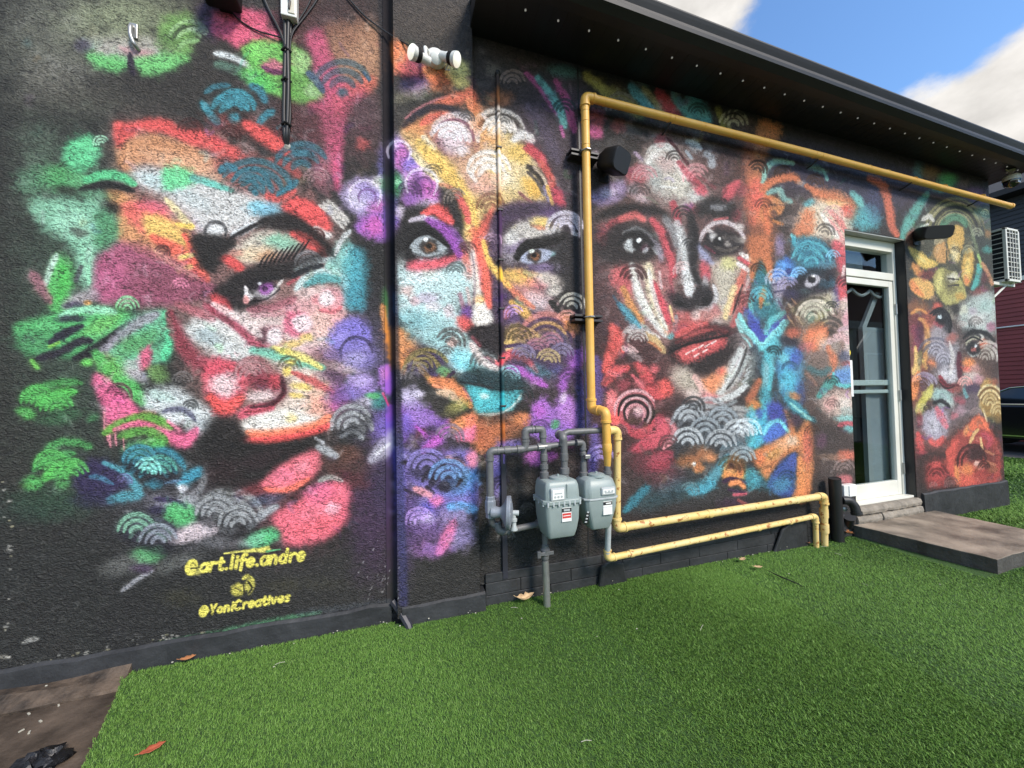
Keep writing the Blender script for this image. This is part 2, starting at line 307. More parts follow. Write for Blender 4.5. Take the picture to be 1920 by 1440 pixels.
def paint_mural(m):
    F,S,E,A=m.F,m.S,m.E,m.A
    # ---- ground coat: charcoal, a little browner to the right
    E('3a342f',560,120,330,200,0,.6,.9); E('3d3331',1500,500,420,420,0,.5,.9); E('403534',1230,620,240,330,0,.7,.7)
    E('33352f',40,500,130,600,0,.7,.9); E('2b2c2b',200,1120,400,140,0,.7,.8); E('4a4139',800,30,75,50,0,.9,.5); E('3b3836',640,1080,220,60,0,.6,.8)
    # ---- top left flowers
    E('77786b',115,70,105,85,0,.75,.8); E('9aa57e',235,38,100,50,0,.75,.8); E('7f7a72',95,145,55,30,0,.5,.8); E('5d5a50',160,185,110,28,0,.6,.9)
    F('b9b4ac',[(160,80),(200,70),(260,72),(320,80),(345,100),(300,115),(240,118),(185,112)],9,.8)
    F('5fbd64',[(166,100),(176,118),(205,132),(232,130),(238,112),(205,104)],6); F('69c068',[(250,112),(262,130),(285,141),(320,130),(352,110),(345,98),(300,100)],6)
    F('c77f8c',[(225,88),(250,92),(290,98),(270,104),(235,98)],5,.7); S('2c2433',[(243,100),(246,125),(250,140)],5); E('413b52',155,85,14,12,0,.7)
    F('6ea04a',[(310,40),(345,28),(372,35),(385,55),(360,75),(350,105),(320,95),(300,70)],9,.85); E('4b6a36',315,80,20,18,0,.6)
    A('9cc088',355,80,[24,40],4,200,330); A('3c4a32',355,82,[32],4,200,330); S('a9c69a',[(352,54),(372,55),(386,64)],4); S('7fa868',[(335,88),(350,78),(372,76)],4)
    E('4a3358',392,38,26,30,0,.85); E('33302c',300,170,130,30,0,.6)
    F('e14c78',[(398,25),(430,16),(470,20),(500,34),(515,52),(524,70),(500,80),(470,80),(448,88),(428,74),(400,60)],7); E('c63c66',470,30,40,12,0,.6)
    F('df4f7c',[(500,62),(522,62),(530,74),(505,80)],4); E('4a2a30',515,40,14,16,0,.8)
    S('cfd4d4',[(403,99),(425,104),(450,114),(472,130)],5); S('5a7a6a',[(404,120),(440,130),(478,152)],8,.5,.85); E('2a2a29',440,140,30,8,20,.6)
    F('6cd24e',[(455,88),(480,75),(520,75),(556,84),(578,104),(580,122),(574,138),(590,155),(607,176),(604,186),(570,195),(545,188),(510,176),(470,156),(452,136),(468,118),(458,100)],5)
    F('a9dd8b',[(548,92),(570,96),(584,112),(578,132),(560,134),(548,120)],6,.9); E('3fbf53',485,152,32,14,25,.9); E('b2dca0',585,172,14,10,20,.8); E('8ad86a',490,95,24,12,0,.8)
    F('cf6485',[(494,118),(510,110),(530,116),(536,128),(518,134),(500,128)],5,.95); S('6d2c58',[(492,126),(510,134),(530,136)],4)
    E('4f2a2c',570,50,48,45,0,.8); E('3a2622',640,20,75,35,0,.9)
    F('b4825a',[(612,70),(640,52),(690,45),(716,78),(713,130),(702,156),(680,172),(655,165),(630,150),(618,110)],14); E('8a5d41',645,62,38,20,0,.8); E('c89a72',675,110,30,28,0,.6)
    F('e2467c',[(574,66),(604,58),(618,98),(628,126),(650,152),(688,160),(682,182),(656,204),(646,242),(640,300),(637,346),(628,350),(617,300),(604,250),(598,214),(578,196),(600,188),(608,172),(592,142),(586,105)],6)
    E('d9564a',668,166,30,16,-20,.8); E('e0603f',690,155,16,14,0,.7); E('d9505d',640,195,20,24,0,.6); E('a3505f',600,268,26,60,5,.55); E('b86a7c',606,320,18,40,0,.5)
    A('3d6472',642,172,[56,40,24],6,205,335); E('46707e',642,173,9,8); S('3d5f78',[(577,136),(592,150),(606,172)],6); S('3d5f78',[(682,136),(692,150)],5)
    E('4b3738',690,235,44,66,0,.85,.4); E('5b4048',680,215,30,34,0,.5); E('ad4340',679,270,12,11,0,.9)
    A('2f8a99',440,222,[46,30],6.5,205,325); E('2f8a99',440,222,11,9); S('2f8a99',[(378,192),(394,214),(410,230)],7); S('2c7d8e',[(470,160),(488,170),(496,190)],7); S('2c8494',[(484,234),(496,218),(512,208)],6); S('2a7384',[(384,174),(404,162),(430,160)],5,.5,.7); S('35707c',[(520,240),(535,228)],5)
    E('7a302b',425,232,40,14,20,.7); E('6c2f2d',500,250,60,22,25,.6); E('512a2b',590,235,50,40,0,.6)
    S('e2392f',[(460,232),(490,250),(520,272),(545,292)],[6,12,13,5]); S('b8413b',[(500,300),(540,310),(560,330)],8,.5,.6)
    A('2f7484',565,322,[18,36,52],6,200,330); E('2f7484',565,285,20,8,5,.9)
    # ---- face one: brow and forehead
    F('8d6a64',[(222,240),(320,236),(430,275),(560,350),(640,440),(655,560),(645,700),(622,800),(540,812),(470,815),(388,775),(330,640),(300,580),(190,560),(180,500),(215,400)],24,.7); E('a88078',560,640,90,120,0,.6,.8); E('9a5f58',320,420,110,70,20,.6,.8); E('3a2c2a',480,880,120,60,-20,.6,.8); E('7d3a44',560,960,90,60,-20,.5,.8); E('4d6b56',150,560,110,240,0,.45,.8); E('5c5a66',330,960,110,60,0,.5,.8); E('63587e',680,680,60,110,0,.55,.8); E('6a3a42',600,170,90,130,0,.5,.8)
    F('d9935a',[(220,276),(246,258),(290,252),(345,268),(385,288),(402,306),(380,322),(330,316),(272,302),(246,320),(228,314),(221,296)],7)
    F('e2b08c',[(262,282),(340,288),(400,304),(424,326),(404,344),(345,322),(290,306)],9,.9)
    F('e8372f',[(214,233),(245,231),(280,223),(315,227),(334,240),(372,244),(402,255),(432,272),(462,292),(446,301),(420,294),(390,281),(350,266),(320,252),(275,244),(236,262),(221,276)],5)
    F('dfe6e4',[(246,324),(268,314),(312,318),(362,330),(420,348),(470,362),(520,384),(524,400),(480,412),(440,432),(410,446),(376,440),(350,405),(318,378),(275,356),(252,342)],8)
    E('a9cfd2',300,342,40,14,20,.7); E('b9d3d6',360,372,40,14,30,.5); F('55cf83',[(304,326),(318,314),(345,317),(366,330),(362,344),(334,352),(310,354)],6); S('63bfae',[(362,334),(400,346),(436,358)],[7,6,3])
    E('a34743',470,325,72,36,22,.85,.5); E('c04a44',430,318,26,14,20,.7)
    A('2d6f7e',480,362,[12,27,44,60],6,195,340,1.15,14); E('2d6f7e',478,360,6); S('2d7486',[(412,322),(426,310),(442,318)],6); S('d9443c',[(500,366),(520,372),(552,358)],7,.5,.8); S('2f7688',[(520,366),(540,352),(556,340)],6)
    E('4aa3c4',497,394,30,13,0,.9); E('7cc3d3',478,386,16,8,0,.8)
    F('e6332f',[(528,386),(556,372),(590,384),(610,400),(620,424),(612,436),(586,426),(560,410),(540,400)],4)
    for k in range(3): S('cfc9c2',[(598+8*k,384-4*k),(622+7*k,402-3*k),(644+5*k,428-6*k)],3.4,.5,.85)
    S('d8d2cd',[(590,428),(606,438),(616,442)],7)
    # orange yellow temple
    F('df9a58',[(208,362),(232,360),(262,378),(310,396),(350,436),(366,478),(374,522),(340,508),(300,482),(262,462),(226,452),(216,428),(222,400)],8)
    F('e2554a',[(228,386),(268,380),(312,398),(316,414),(284,410),(264,414),(278,442),(256,428),(236,406)],5); E('d9537a',288,390,32,12,15,.9)
    F('f0c95c',[(270,402),(300,405),(332,426),(360,458),(352,468),(312,448),(276,440)],6); S('e8502e',[(286,444),(330,470),(364,498),(388,524)],[6,12,13,6]); S('e8502e',[(345,440),(362,470),(372,510)],[4,8,8])
    S('f2d872',[(335,484),(350,480),(362,478)],5); S('f2d872',[(332,508),(346,504),(358,500)],6); S('edc98d',[(290,470),(330,500),(372,522)],4); S('e8d9a0',[(310,372),(345,412),(362,428)],6,.5,.8); S('eec94f',[(330,420),(350,425),(362,425)],4)
    E('26231f',206,391,20,9,0,.95); E('cf8a4e',216,368,18,9,10,.9)
    F('a84b70',[(178,482),(212,455),(262,458),(332,484),(386,524),(402,545),(372,560),(320,568),(250,566),(190,560),(176,530)],8); E('62383f',320,530,80,32,10,.8); E('c9588c',205,525,34,40,10,.75); E('7d3b52',270,545,50,18,0,.6); E('c3825f',270,468,50,10,25,.6)
    # brow, lid and eye
    F('242221',[(358,446),(392,438),(424,444),(440,452),(432,472),(416,492),(402,508),(376,502),(362,472)],5); A('3b3a3c',404,436,[20],3,150,390); E('e4e6e6',404,432,13,9); S('dfe3e4',[(436,440),(468,424),(490,416)],7)
    F('232120',[(480,424),(500,404),(540,398),(572,414),(602,440),(624,464),(632,486),(612,480),(580,456),(546,436),(512,428)],5); S('2b2829',[(432,446),(470,426),(506,408)],3.5)
    S('e03a32',[(550,438),(576,450),(596,466),(608,482)],[6,10,9,5])
    F('dcd9c6',[(444,462),(474,440),(502,434),(532,440),(556,456),(546,470),(512,480),(482,490),(456,492),(430,488),(420,478)],6); E('6fc0a0',526,454,30,13,10,.9); E('e3c59a',470,476,36,12,-10,.9); E('c98f62',500,480,20,8,-10,.8); E('b5675c',436,476,16,8,-10,.7)
    F('242222',[(396,548),(428,522),(470,502),(522,492),(562,482),(600,470),(618,482),(602,498),(572,506),(556,520),(530,526),(504,528),(522,538),(502,556),(472,576),(440,582),(418,564)],5)
    E('a5627a',470,560,60,8,0,.3); S('d2332d',[(420,482),(436,492),(452,504)],8)
    E('ddd9da',497,548,24,13,-10,.9,.3); E('2a2226',487,535,26,12,-5,.95,.4); E('a14fa8',497,541,18,12,-20,1,.35); E('5c3166',492,536,9,7); E('c98fd0',500,546,6,3); E('d6dfe2',472,531,5,3)
    F('e9e4e4',[(460,536),(467,546),(476,556),(466,564),(458,566),(455,552)],2.5); E('e48f8c',461,562,6,7,0,1); S('e2d8d2',[(508,552),(519,538),(530,524)],2.6); S('b24a52',[(540,532),(560,520)],5,.5,.8)
    F('ecd3cd',[(432,592),(480,588),(542,574),(566,548),(602,540),(640,546),(646,580),(642,610),(626,640),(600,655),(556,664),(500,664),(450,650),(404,612)],10); E('f3e7e2',480,606,60,18,10,.8)
    S('9a5260',[(466,580),(510,578),(552,560)],8,.5,.7); S('c28a92',[(470,592),(520,590),(560,574)],4,.5,.6); E('da8089',566,578,44,16,-12,.6); E('f0b9a8',612,604,30,34,0,.8); E('e88f96',632,596,14,26,0,.6); E('d9646f',595,560,12,8,0,.7)
    E('e62d33',414,568,24,14,42,1,.3); S('5b3038',[(390,560),(400,580),(432,592)],4,.5,.6)
    E('d33c68',556,607,26,24,0,.95,.25); E('f6eeec',566,606,18,18,0,1,.25); E('96505f',508,632,26,22,0,.9,.3); E('4a3038',492,632,10,18,10,.9); E('f4ebea',514,631,16,16,0,1,.25); E('e2808f',620,562,24,22,0,.7,.3); E('f5ecec',612,560,14,14,0,1,.3); S('d9737a',[(600,582),(625,584),(640,575)],4)
    S('c9dedb',[(556,541),(578,520),(608,510),(642,516),(650,540)],8); S('559fa0',[(572,536),(600,522),(634,524)],[4,9,6]); S('2a2d31',[(550,516),(574,504),(604,498)],[4,7,3]); S('cfdcdc',[(552,506),(586,490),(622,486)],[3,6,5]); S('a6d0c8',[(612,500),(638,490),(648,470)],8); E('e7c9c4',580,548,22,12,0,.6)
    F('3799aa',[(642,486),(656,462),(690,486),(686,560),(680,580),(650,576),(645,540)],7,.95); E('7fc3b8',640,488,20,34,10,.8); E('51b0bb',664,500,18,30,0,.6); S('c3c6c4',[(628,478),(640,450),(656,432)],4); E('2b2a2a',700,500,20,90,0,.8)
    # green plant at the left
    E('6f8a72',72,310,36,70,0,.5,.8)
    F('84c2a0',[(58,384),(100,372),(150,376),(184,360),(190,386),(210,404),(222,426),(214,452),(190,470),(176,492),(172,532),(160,542),(150,512),(146,480),(120,452),(94,432),(70,412)],9); F('3f8455',[(182,398),(206,400),(222,424),(214,452),(190,468),(176,452),(178,420)],8,.9); E('a8dcc0',138,420,36,26,20,.8); E('4a4a44',148,436,16,8,10,.8); E('93d0ae',160,490,14,40,5,.8)
    F('58c688',[(120,284),(134,262),(160,257),(180,270),(182,296),(166,316),(140,322),(124,306)],6); E('4aa95e',106,332,34,22,0,.8); E('63b877',150,340,30,14,0,.8); E('58906b',60,340,30,26,0,.5); S('4fbf80',[(160,338),(194,328),(228,332),(252,346)],8); S('20201f',[(150,356),(200,346),(250,358)],6); E('5d8f6c',175,365,40,9,5,.8); E('2a2c26',125,356,20,8,10,.7)
    F('4fb556',[(84,542),(94,502),(106,480),(126,490),(136,520),(128,560),(110,588),(96,572)],6); S('b9d8c4',[(106,478),(94,505),(86,535)],6); S('9a6670',[(60,514),(76,536),(94,566)],9,.6,.85); S('3fae45',[(118,500),(120,530),(108,560)],8); S('4e5054',[(152,500),(142,526)],7,.6,.8); S('8fd1aa',[(165,500),(166,530)],6)
    F('a9a0a4',[(118,566),(150,548),(180,544),(182,560),(150,576),(124,584)],5,.9); E('443b54',136,572,20,6,-5,.9); E('d89a4c',165,567,7,4)
    F('4db865',[(28,612),(60,600),(96,590),(130,580),(170,577),(212,580),(242,588),(236,606),(206,626),(176,646),(150,661),(120,668),(90,660),(56,664),(34,642)],7); S('93d9b0',[(112,592),(168,580),(216,586)],7); E('79c25a',190,610,34,14,-25,.8); E('3d5f48',60,640,34,20,0,.5)
    E('2b2438',132,597,22,7,-5,.95); S('2b2636',[(94,642),(120,626),(152,612)],[5,8,5]); S('2d2733',[(70,672),(112,660),(150,640),(170,640)],7); S('232126',[(140,672),(170,660),(200,640),(232,612)],[4,9,8,4]); S('74b23f',[(92,650),(110,642)],5); S('61ad3f',[(60,676),(70,690)],7)
    F('66b98d',[(238,602),(270,590),(302,583),(318,600),(320,640),(316,666),(290,682),(250,692),(222,690),(200,668),(216,642)],6); S('4bcf92',[(310,588),(319,630),(308,670)],[6,10,7]); S('9d98a2',[(192,658),(250,612),(292,590)],[7,11,6]); E('4c8f4a',252,645,40,18,-25,.85); E('8b7a55',195,675,18,12,0,.7)
    S('4bb052',[(180,664),(210,700),(242,722),(268,752)],[8,16,14,8]); E('63b34a',214,692,24,18,0,.8); F('d24d74',[(262,664),(280,648),(282,682),(264,694)],4); E('c3bcbc',248,690,18,16,0,.8); E('b4afb4',258,706,22,10,10,.7); E('6f9a50',292,700,20,14,30,.7); E('5fc14c',163,680,10,8)
    F('d2d9d8',[(264,742),(300,726),(342,736),(376,756),(400,776),(396,802),(372,813),(350,802),(336,782),(300,772),(276,768)],7); E('9fc4b6',300,742,26,10,15,.6); S('57586e',[(306,772),(344,768),(366,788)],5,.5,.85); E('e9ecec',320,786,20,12,10,.8); E('a7adb0',380,796,14,10)
    F('e6568c',[(173,708),(195,703),(230,735),(262,768),(292,776),(250,790),(206,802),(195,770)],4)
    for x,y0,y1 in((196,765,812),(206,795,838),(217,800,835),(232,795,846),(201,800,826)): S('d98492',[(x,y0),(x-1,(y0+y1)/2),(x+1,y1)],1.8,.6,.85)
    S('5f9f33',[(196,812),(238,789),(280,782),(320,802)],8); S('e6588a',[(214,806),(260,794),(312,816),(346,826),(368,806)],[4,6,9,12,5]); S('5a9d3b',[(224,818),(272,806),(312,826)],7); E('5fb54b',285,832,24,9,0,.85); S('e07a94',[(315,790),(336,806)],6)
    S('3f8c43',[(42,748),(75,728),(110,717),(152,718)],6,.6,.85); S('49b645',[(68,760),(96,742),(142,734)],7); E('4cab49',50,774,16,10,20,.9); E('3b6f44',112,780,40,14,-10,.6); E('3f7a4a',172,784,10,6,-20,.7)
    S('438f49',[(86,842),(116,828),(152,832),(170,838)],6); S('3f8a48',[(62,882),(96,858),(138,850)],6); S('4db947',[(82,898),(106,878),(142,872)],8); E('4cb050',62,906,17,12,0,.9); E('46984a',116,902,13,15,0,.8); E('2f5a3c',100,938,70,28,0,.5,.8); E('2b4438',60,960,70,20,0,.4,.8)
    F('30284b',[(138,884),(160,866),(190,864),(222,880),(238,902),(226,916),(190,935),(150,924)],7); S('4a99a6',[(194,868),(230,884),(252,908),(258,926),(232,930),(206,938)],[4,5,7,8,8,6]); S('3b6f8c',[(168,893),(190,896),(212,908)],4); E('2c2a44',175,940,36,12,0,.7)
    A('2d8ba0',288,905,[64,46,28],6.5,205,335); E('2d8ba0',288,905,14,10); E('56b565',258,846,24,15,0,.95); E('4fae4f',288,832,20,8,0,.8); S('2f93ac',[(338,908),(354,894),(376,884)],[6,10,7]); E('d5d6dc',340,913,8); S('5b7f9c',[(310,905),(340,900)],5)
    E('a5a2b3',322,945,40,12,10,.75); E('b9bcc0',350,940,22,16,0,.7); S('3e3556',[(290,935),(330,940),(350,952)],4); E('2f2b44',296,956,18,7,0,.9)
    F('4db869',[(318,945),(352,948),(368,962),(352,985),(330,982),(312,968)],7,.95); A('8cc7a6',285,1022,[44,28],7,200,340); E('57bd6c',276,1040,26,14,-5,.9); A('3a3448',285,1026,[52,36],4,200,340); S('d6c5ca',[(322,1012),(362,998),(398,990)],[8,15,10]); E('b7b2b8',390,980,14,18,0,.6); E('8b8c88',236,1058,46,16,-15,.55); S('a9a9af',[(228,1108),(258,1086),(286,1070)],4,.6,.7); E('8a8d88',330,1056,46,12,-20,.5); E('4e3c56',268,1066,18,8,0,.7)
    E('9a9ca0',428,988,15,12,0,.9); A('a3a6a6',430,988,[32,50,68],7,205,335); S('a3a6aa',[(466,988),(490,966),(518,950)],[5,8,5]); F('4fb878',[(462,1012),(490,996),(518,990),(526,1004),(510,1016),(480,1026)],5); E('93cdb0',476,1014,24,10,-20,.7); E('7a2f3a',480,915,40,14,15,.6); E('85858a',420,1018,46,10,0,.5); E('4b5b7a',500,935,34,10,-15,.55); S('8b8d90',[(388,870),(382,900),(372,925)],6,.6,.6)
    # nose, cheek, mouth and chin of face one
    S('933443',[(318,590),(334,630),(362,668),(398,696)],[8,14,14,8],.6,.9); F('d5deda',[(346,612),(380,595),(420,605),(452,626),(482,650),(472,676),(440,682),(400,668),(366,644)],9); E('93adb3',392,632,30,13,25,.7); E('e9efec',430,655,26,12,30,.7); S('a2324a',[(384,574),(430,600),(470,638),(502,656)],[5,8,8,4],.6,.85); S('e7d6d2',[(400,570),(450,600),(490,630)],7,.6,.8); S('b9606c',[(330,570),(370,585),(400,600)],8,.6,.7)
    F('cf3249',[(384,692),(400,672),(440,680),(462,702),(456,742),(440,770),(415,777),(395,752),(385,722)],7); E('ecdcda',421,722,28,25,0,1,.5); S('ec3a2c',[(394,744),(420,766),(452,746)],[6,11,7]); E('d8405f',402,688,16,16,0,.7)
    A('a06165',474,708,[24,36],5,190,350); F('8a2b3b',[(466,708),(498,700),(522,714),(518,740),(494,734),(472,728)],6,.95); E('c62f3f',514,714,12,14,0,.9); E('e3c9c6',490,742,30,12,-5,.95); S('5b2a32',[(468,764),(508,757),(532,736),(528,708)],[3,5,5,3])
    F('f1e2d2',[(500,668),(560,680),(602,700),(622,730),(616,772),(590,792),(540,802),(490,806),(456,800),(462,780),(502,770),(542,742),(536,702)],9); F('ecebe2',[(455,792),(482,776),(530,766),(572,776),(602,782),(590,800),(540,809),(480,816),(460,810)],6); E('f0b08f',604,742,26,36,0,.85); E('ee8f76',596,762,24,18,-10,.6)
    S('6dbfa4',[(474,656),(530,668),(604,690)],[6,10,6]); S('efe07a',[(514,652),(566,670),(602,690)],[4,7,4]); E('f0cf5a',566,725,18,7,10); E('f0cf5a',556,742,14,5,5); E('f0cd5e',546,785,11,8); E('f0d35e',540,697,9,8,30); E('efd863',534,660,13,6); E('efd863',545,677,10,6); E('edc85a',548,645,18,6,-10,.8); E('ecd05f',576,632,12,6,0,.8)
    S('c2524e',[(548,698),(584,714),(622,736)],[3,7,6]); E('573f60',620,707,24,11,15,.9); E('b1567c',632,762,24,26,0,.7); E('d96aa0',628,762,8,9); E('d5c6c9',650,690,26,9,10,.7); E('c98a9c',600,660,30,10,10,.5)
    S('d24a63',[(452,778),(480,768),(510,764)],[7,9,5]); S('f0703f',[(464,810),(520,812),(582,800),(618,782)],[5,9,9,5]); S('e93b33',[(466,826),(520,822),(590,808),(622,794)],[5,8,7,3]); E('d7433c',470,825,16,7)
    F('272524',[(386,792),(440,786),(462,818),(500,832),(560,822),(606,812),(596,842),(545,862),(502,892),(470,908),(420,920),(384,880)],7,.95); E('54303a',490,862,40,16,-20,.6); E('4d2a30',420,880,30,24,0,.6)
    F('ee6374',[(488,908),(514,880),(550,858),(586,843),(600,855),(592,885),(566,906),(530,922),(500,918)],6); E('f3a3b0',566,876,14,9,-20,.9); S('ea6448',[(496,916),(536,918),(578,898)],5); E('e46ca0',530,890,20,12,-25,.6); E('6b2d30',470,920,26,8,-10,.6)
    F('ed5b72',[(514,972),(540,950),(580,925),(622,904),(650,906),(656,932),(648,975),(625,1000),(590,1014),(545,1022),(528,1002)],7); E('e85fa0',600,925,28,18,-20,.7); E('f2aab8',620,956,14,12,0,.9); E('ef4149',590,985,50,16,-20,.7); E('f08a9c',590,960,30,14,-20,.5); S('c3c0ba',[(598,902),(620,894),(642,902)],4)
    E('4a3252',700,960,44,110,0,.75,.7); E('5a3a33',648,872,46,26,10,.7); E('6b4436',650,850,26,14,0,.6); E('5e2c30',660,900,30,14,20,.6); E('3c3450',720,900,26,60,0,.6)
    # purple flowers between the faces
    E('6b5fb6',655,628,36,28,-10,.9,.4); F('8173cf',[(616,634),(638,602),(666,598),(692,624),(684,650),(650,662),(628,652)],6); E('9c8fd6',640,632,16,12,-20,.7); E('8577bd',672,664,34,26,10,.95,.4); E('b4aad8',664,672,20,12,0,.7); A('3b3352',668,662,[30],3,160,360); E('7d6aa8',625,664,22,10,10,.7)
    F('9b7fc4',[(640,732),(660,708),(690,705),(704,730),(680,742),(655,745)],6); E('c0acdc',676,714,18,10,0,.8); E('6d60b0',650,740,24,12,-10,.8); E('7a4a90',632,742,20,22,0,.7); E('a8a0b4',672,768,38,16,-25,.85); E('c3bccb',690,752,20,8,-20,.7); E('2f7f78',712,752,14,16,0,.9); E('4fb069',698,742,13,5,5); F('9a62c0',[(712,690),(726,684),(738,705),(734,735),(720,735),(712,715)],4); E('c77ab8',722,700,8,14,0,.8); S('c2457a',[(718,738),(728,760)],4)
    E('7a5fc0',728,800,26,34,0,.85); E('8d4fb0',744,775,18,20,0,.8); E('6450b8',742,830,12,40,0,.7)
    A('b3b5b6',662,812,[36,20],6,200,350); S('a9abae',[(594,836),(612,846),(632,856)],7); S('c3c4c8',[(592,822),(606,830)],5); S('9fa2a6',[(640,818),(662,808),(680,822)],5); S('b9b5c4',[(696,862),(722,838),(746,812)],[7,15,12],.6,.85); S('d2d0da',[(704,852),(730,832)],5)
    S('5f57b0',[(746,836),(751,900),(752,960)],9,.6,.9); S('4b4a86',[(750,960),(754,1040)],8,.6,.6)
    E('3f6b3e',722,566,6,26,0,.8); S('c07f42',[(716,572),(720,598),(724,622)],5); S('2f5a86',[(738,545),(741,590)],6)
    # ---- lilac orchid over the pilaster edge
    E('6f66c4',722,330,14,60,0,.8); E('b7a3d6',684,368,40,34,10,1,.45); E('e2dcec',672,372,20,18,0,.8); E('9d86cc',690,362,20,16,0,.6); E('c95fb0',712,392,22,16,0,.7); E('cbd0c0',712,342,14,12,0,.8)
    E('b08fd8',748,285,28,30,0,1,.4); E('d55fb0',752,292,14,24,0,.9,.6); E('e3cdec',736,272,12,10,0,.7); E('7a69cc',770,312,16,18,20,.85)
    E('c58bd0',790,348,38,42,0,1,.35); E('e0b9e2',806,318,18,14,20,.8); E('6a2f78',786,352,16,18,10,.9,.7); E('d765b8',806,356,16,22,0,.7); E('ead9ef',800,384,20,9,-10,.8); E('9356b0',768,372,14,12,0,.7); E('cc8cc8',764,330,12,10,0,.6)
    F('9d63c0',[(668,426),(698,400),(740,398),(748,425),(728,450),(702,446)],6); E('d454ac',705,424,22,18,0,.9); E('6a5cc8',732,410,12,36,5,.85); E('2f8a55',736,346,18,20,20,.95); E('8fd3a6',744,342,6,6)
    E('7a6fd0',726,395,10,30,10,.8); E('e8d8ea',748,398,9,12,0,.8)
    # ---- face two: hair, forehead
    F('54424e',[(940,250),(1010,150),(1080,140),(1086,400),(1086,720),(1000,740),(940,700),(920,560)],22,.5); E('6a6260',800,660,50,40,0,.6,.8); E('57455e',800,840,50,60,0,.7,.8)
    E('4b3f3d',950,130,90,70,0,.8,.7); E('463c44',1050,260,60,150,0,.85,.6); E('343034',1072,500,24,160,0,.8,.5); E('3d3a36',790,200,60,45,0,.8,.7)
    F('e07a38',[(731,82),(750,76),(764,100),(758,126),(744,132),(733,112)],6); E('d2504c',764,128,18,16,0,.8); E('a33f60',786,130,24,24,0,.9); E('a883b4',782,160,28,16,-10,.7); E('e5923c',812,134,20,16,20,.95); E('e8702f',826,150,22,20,10,.95); F('dfd07a',[(838,112),(866,112),(877,130),(876,158),(858,162),(842,146),(836,128)],6); E('8f8a6e',770,180,46,12,-15,.6); E('8a8170',842,112,16,12,0,.7)
    E('26241f',815,192,58,12,-5,.9); S('b06a70',[(760,222),(790,200),(830,184),(868,178)],3,.6,.8); S('e0683e',[(806,206),(836,190),(878,178),(884,196)],[5,9,11,7]); S('e2824a',[(880,190),(896,215),(888,244)],[8,12,9]); S('26212c',[(758,236),(788,212),(824,200),(856,212),(876,236)],[4,7,6,6,3])
    F('e3934d',[(756,244),(780,226),(820,212),(858,222),(872,244),(830,250),(800,270),(772,272)],7,.95); S('dd5536',[(790,232),(820,216),(850,220)],7,.6,.85)
    F('eccb82',[(758,252),(800,262),(840,300),(880,250),(890,215),(930,232),(972,262),(1002,296),(1020,340),(1030,372),(992,380),(944,386),(908,402),(892,436),(884,468),(872,448),(868,404),(850,372),(820,336),(790,302),(764,276)],8)
    E('e0904e',912,250,26,40,0,.7); E('b58078',880,300,34,40,10,.75); E('a8707c',850,252,44,36,20,.9,.45); E('b98a8c',900,345,44,22,10,.8); E('efdcae',965,320,36,30,0,.8)
    A('e9e2e4',852,262,[46,30],7,175,345,.95,18); E('efe9ea',850,268,24,16,35,.85); E('ece3e4',868,282,12,10,0,.9); A('7d4b60',850,262,[38],3,185,345,1,18); S('f0dfc2',[(792,256),(806,272),(812,280)],6)
    S('f0c452',[(786,268),(822,308),(858,348),(880,396)],[8,15,14,12]); S('f4e3b0',[(775,290),(810,326),(846,366)],[5,6,4]); S('efc45a',[(868,390),(884,420),(886,450)],12)
    A('ebe4dc',932,262,[54,36],6,205,335); A('3c3530',936,262,[46],5,215,345); E('eae0d6',930,250,14,8,0,.7); S('e6e2e0',[(964,262),(978,252),(998,264)],[6,9,5]); S('d9d4d2',[(984,262),(996,254)],4); E('c9bfae',918,285,14,12,0,.6); S('ece0dc',[(905,215),(912,225)],6); E('d9824a',896,232,14,16,0,.6)
    A('f1e8e0',916,330,[32,18],6.5,185,340); E('f4eee4',944,336,18,16,0,.85); S('f0e8e2',[(878,322),(896,344)],7,.6,.8); E('cf9a98',906,352,30,8,5,.6)
    F('f0b93a',[(978,338),(1000,336),(1014,352),(1014,372),(992,366)],6,.95); E('eac04e',972,288,22,16,20,.8); E('ead59a',956,352,26,16,0,.7); S('8d5a56',[(972,360),(986,372),(998,380)],3)
    S('332c28',[(990,312),(1008,326),(1024,356)],[4,6,3]); S('5f5550',[(988,322),(1008,342),(1020,366)],3); S('c9b49c',[(1000,312),(1020,336),(1030,372)],3); S('8c8098',[(1020,350),(1028,376)],5)
    S('c42f3f',[(992,278),(1012,296),(1024,318)],[8,9,5]); S('c24a3c',[(1010,300),(1030,330),(1036,350)],6); F('c5304a',[(1036,352),(1050,360),(1058,384),(1044,386),(1036,372)],4); S('e0b04e',[(1026,350),(1036,384)],5)
    S('b04a82',[(986,138),(1012,162),(1036,196),(1046,214)],[4,6,6,4]); S('6ab4b0',[(1008,146),(1034,180),(1052,212),(1058,236)],[5,7,8,5]); S('b0467e',[(1042,152),(1060,186),(1072,226),(1076,246)],[5,7,7,4]); S('b25890',[(1052,238),(1056,256)],6); E('4f8d8a',1056,134,28,12,10,.75); E('a36238',936,184,22,14,0,.7); E('7d7468',925,130,14,12,0,.6); S('5a4f66',[(990,200),(1020,240),(1046,300)],12,.8,.6)
    # left eye of face two
    F('2f2b2a',[(822,348),(850,352),(868,372),(872,402),(864,430),(846,420),(824,398),(806,390),(828,378)],6); S('d98a62',[(824,345),(846,352),(858,366)],4,.6,.8); S('dd4f46',[(858,366),(872,392),(878,416)],[5,7,5])
    F('2b2827',[(742,450),(752,412),(772,388),(798,380),(806,396),(790,404),(776,414)],6); S('e2382e',[(792,400),(816,392),(832,402),(846,416)],[4,9,10,5])
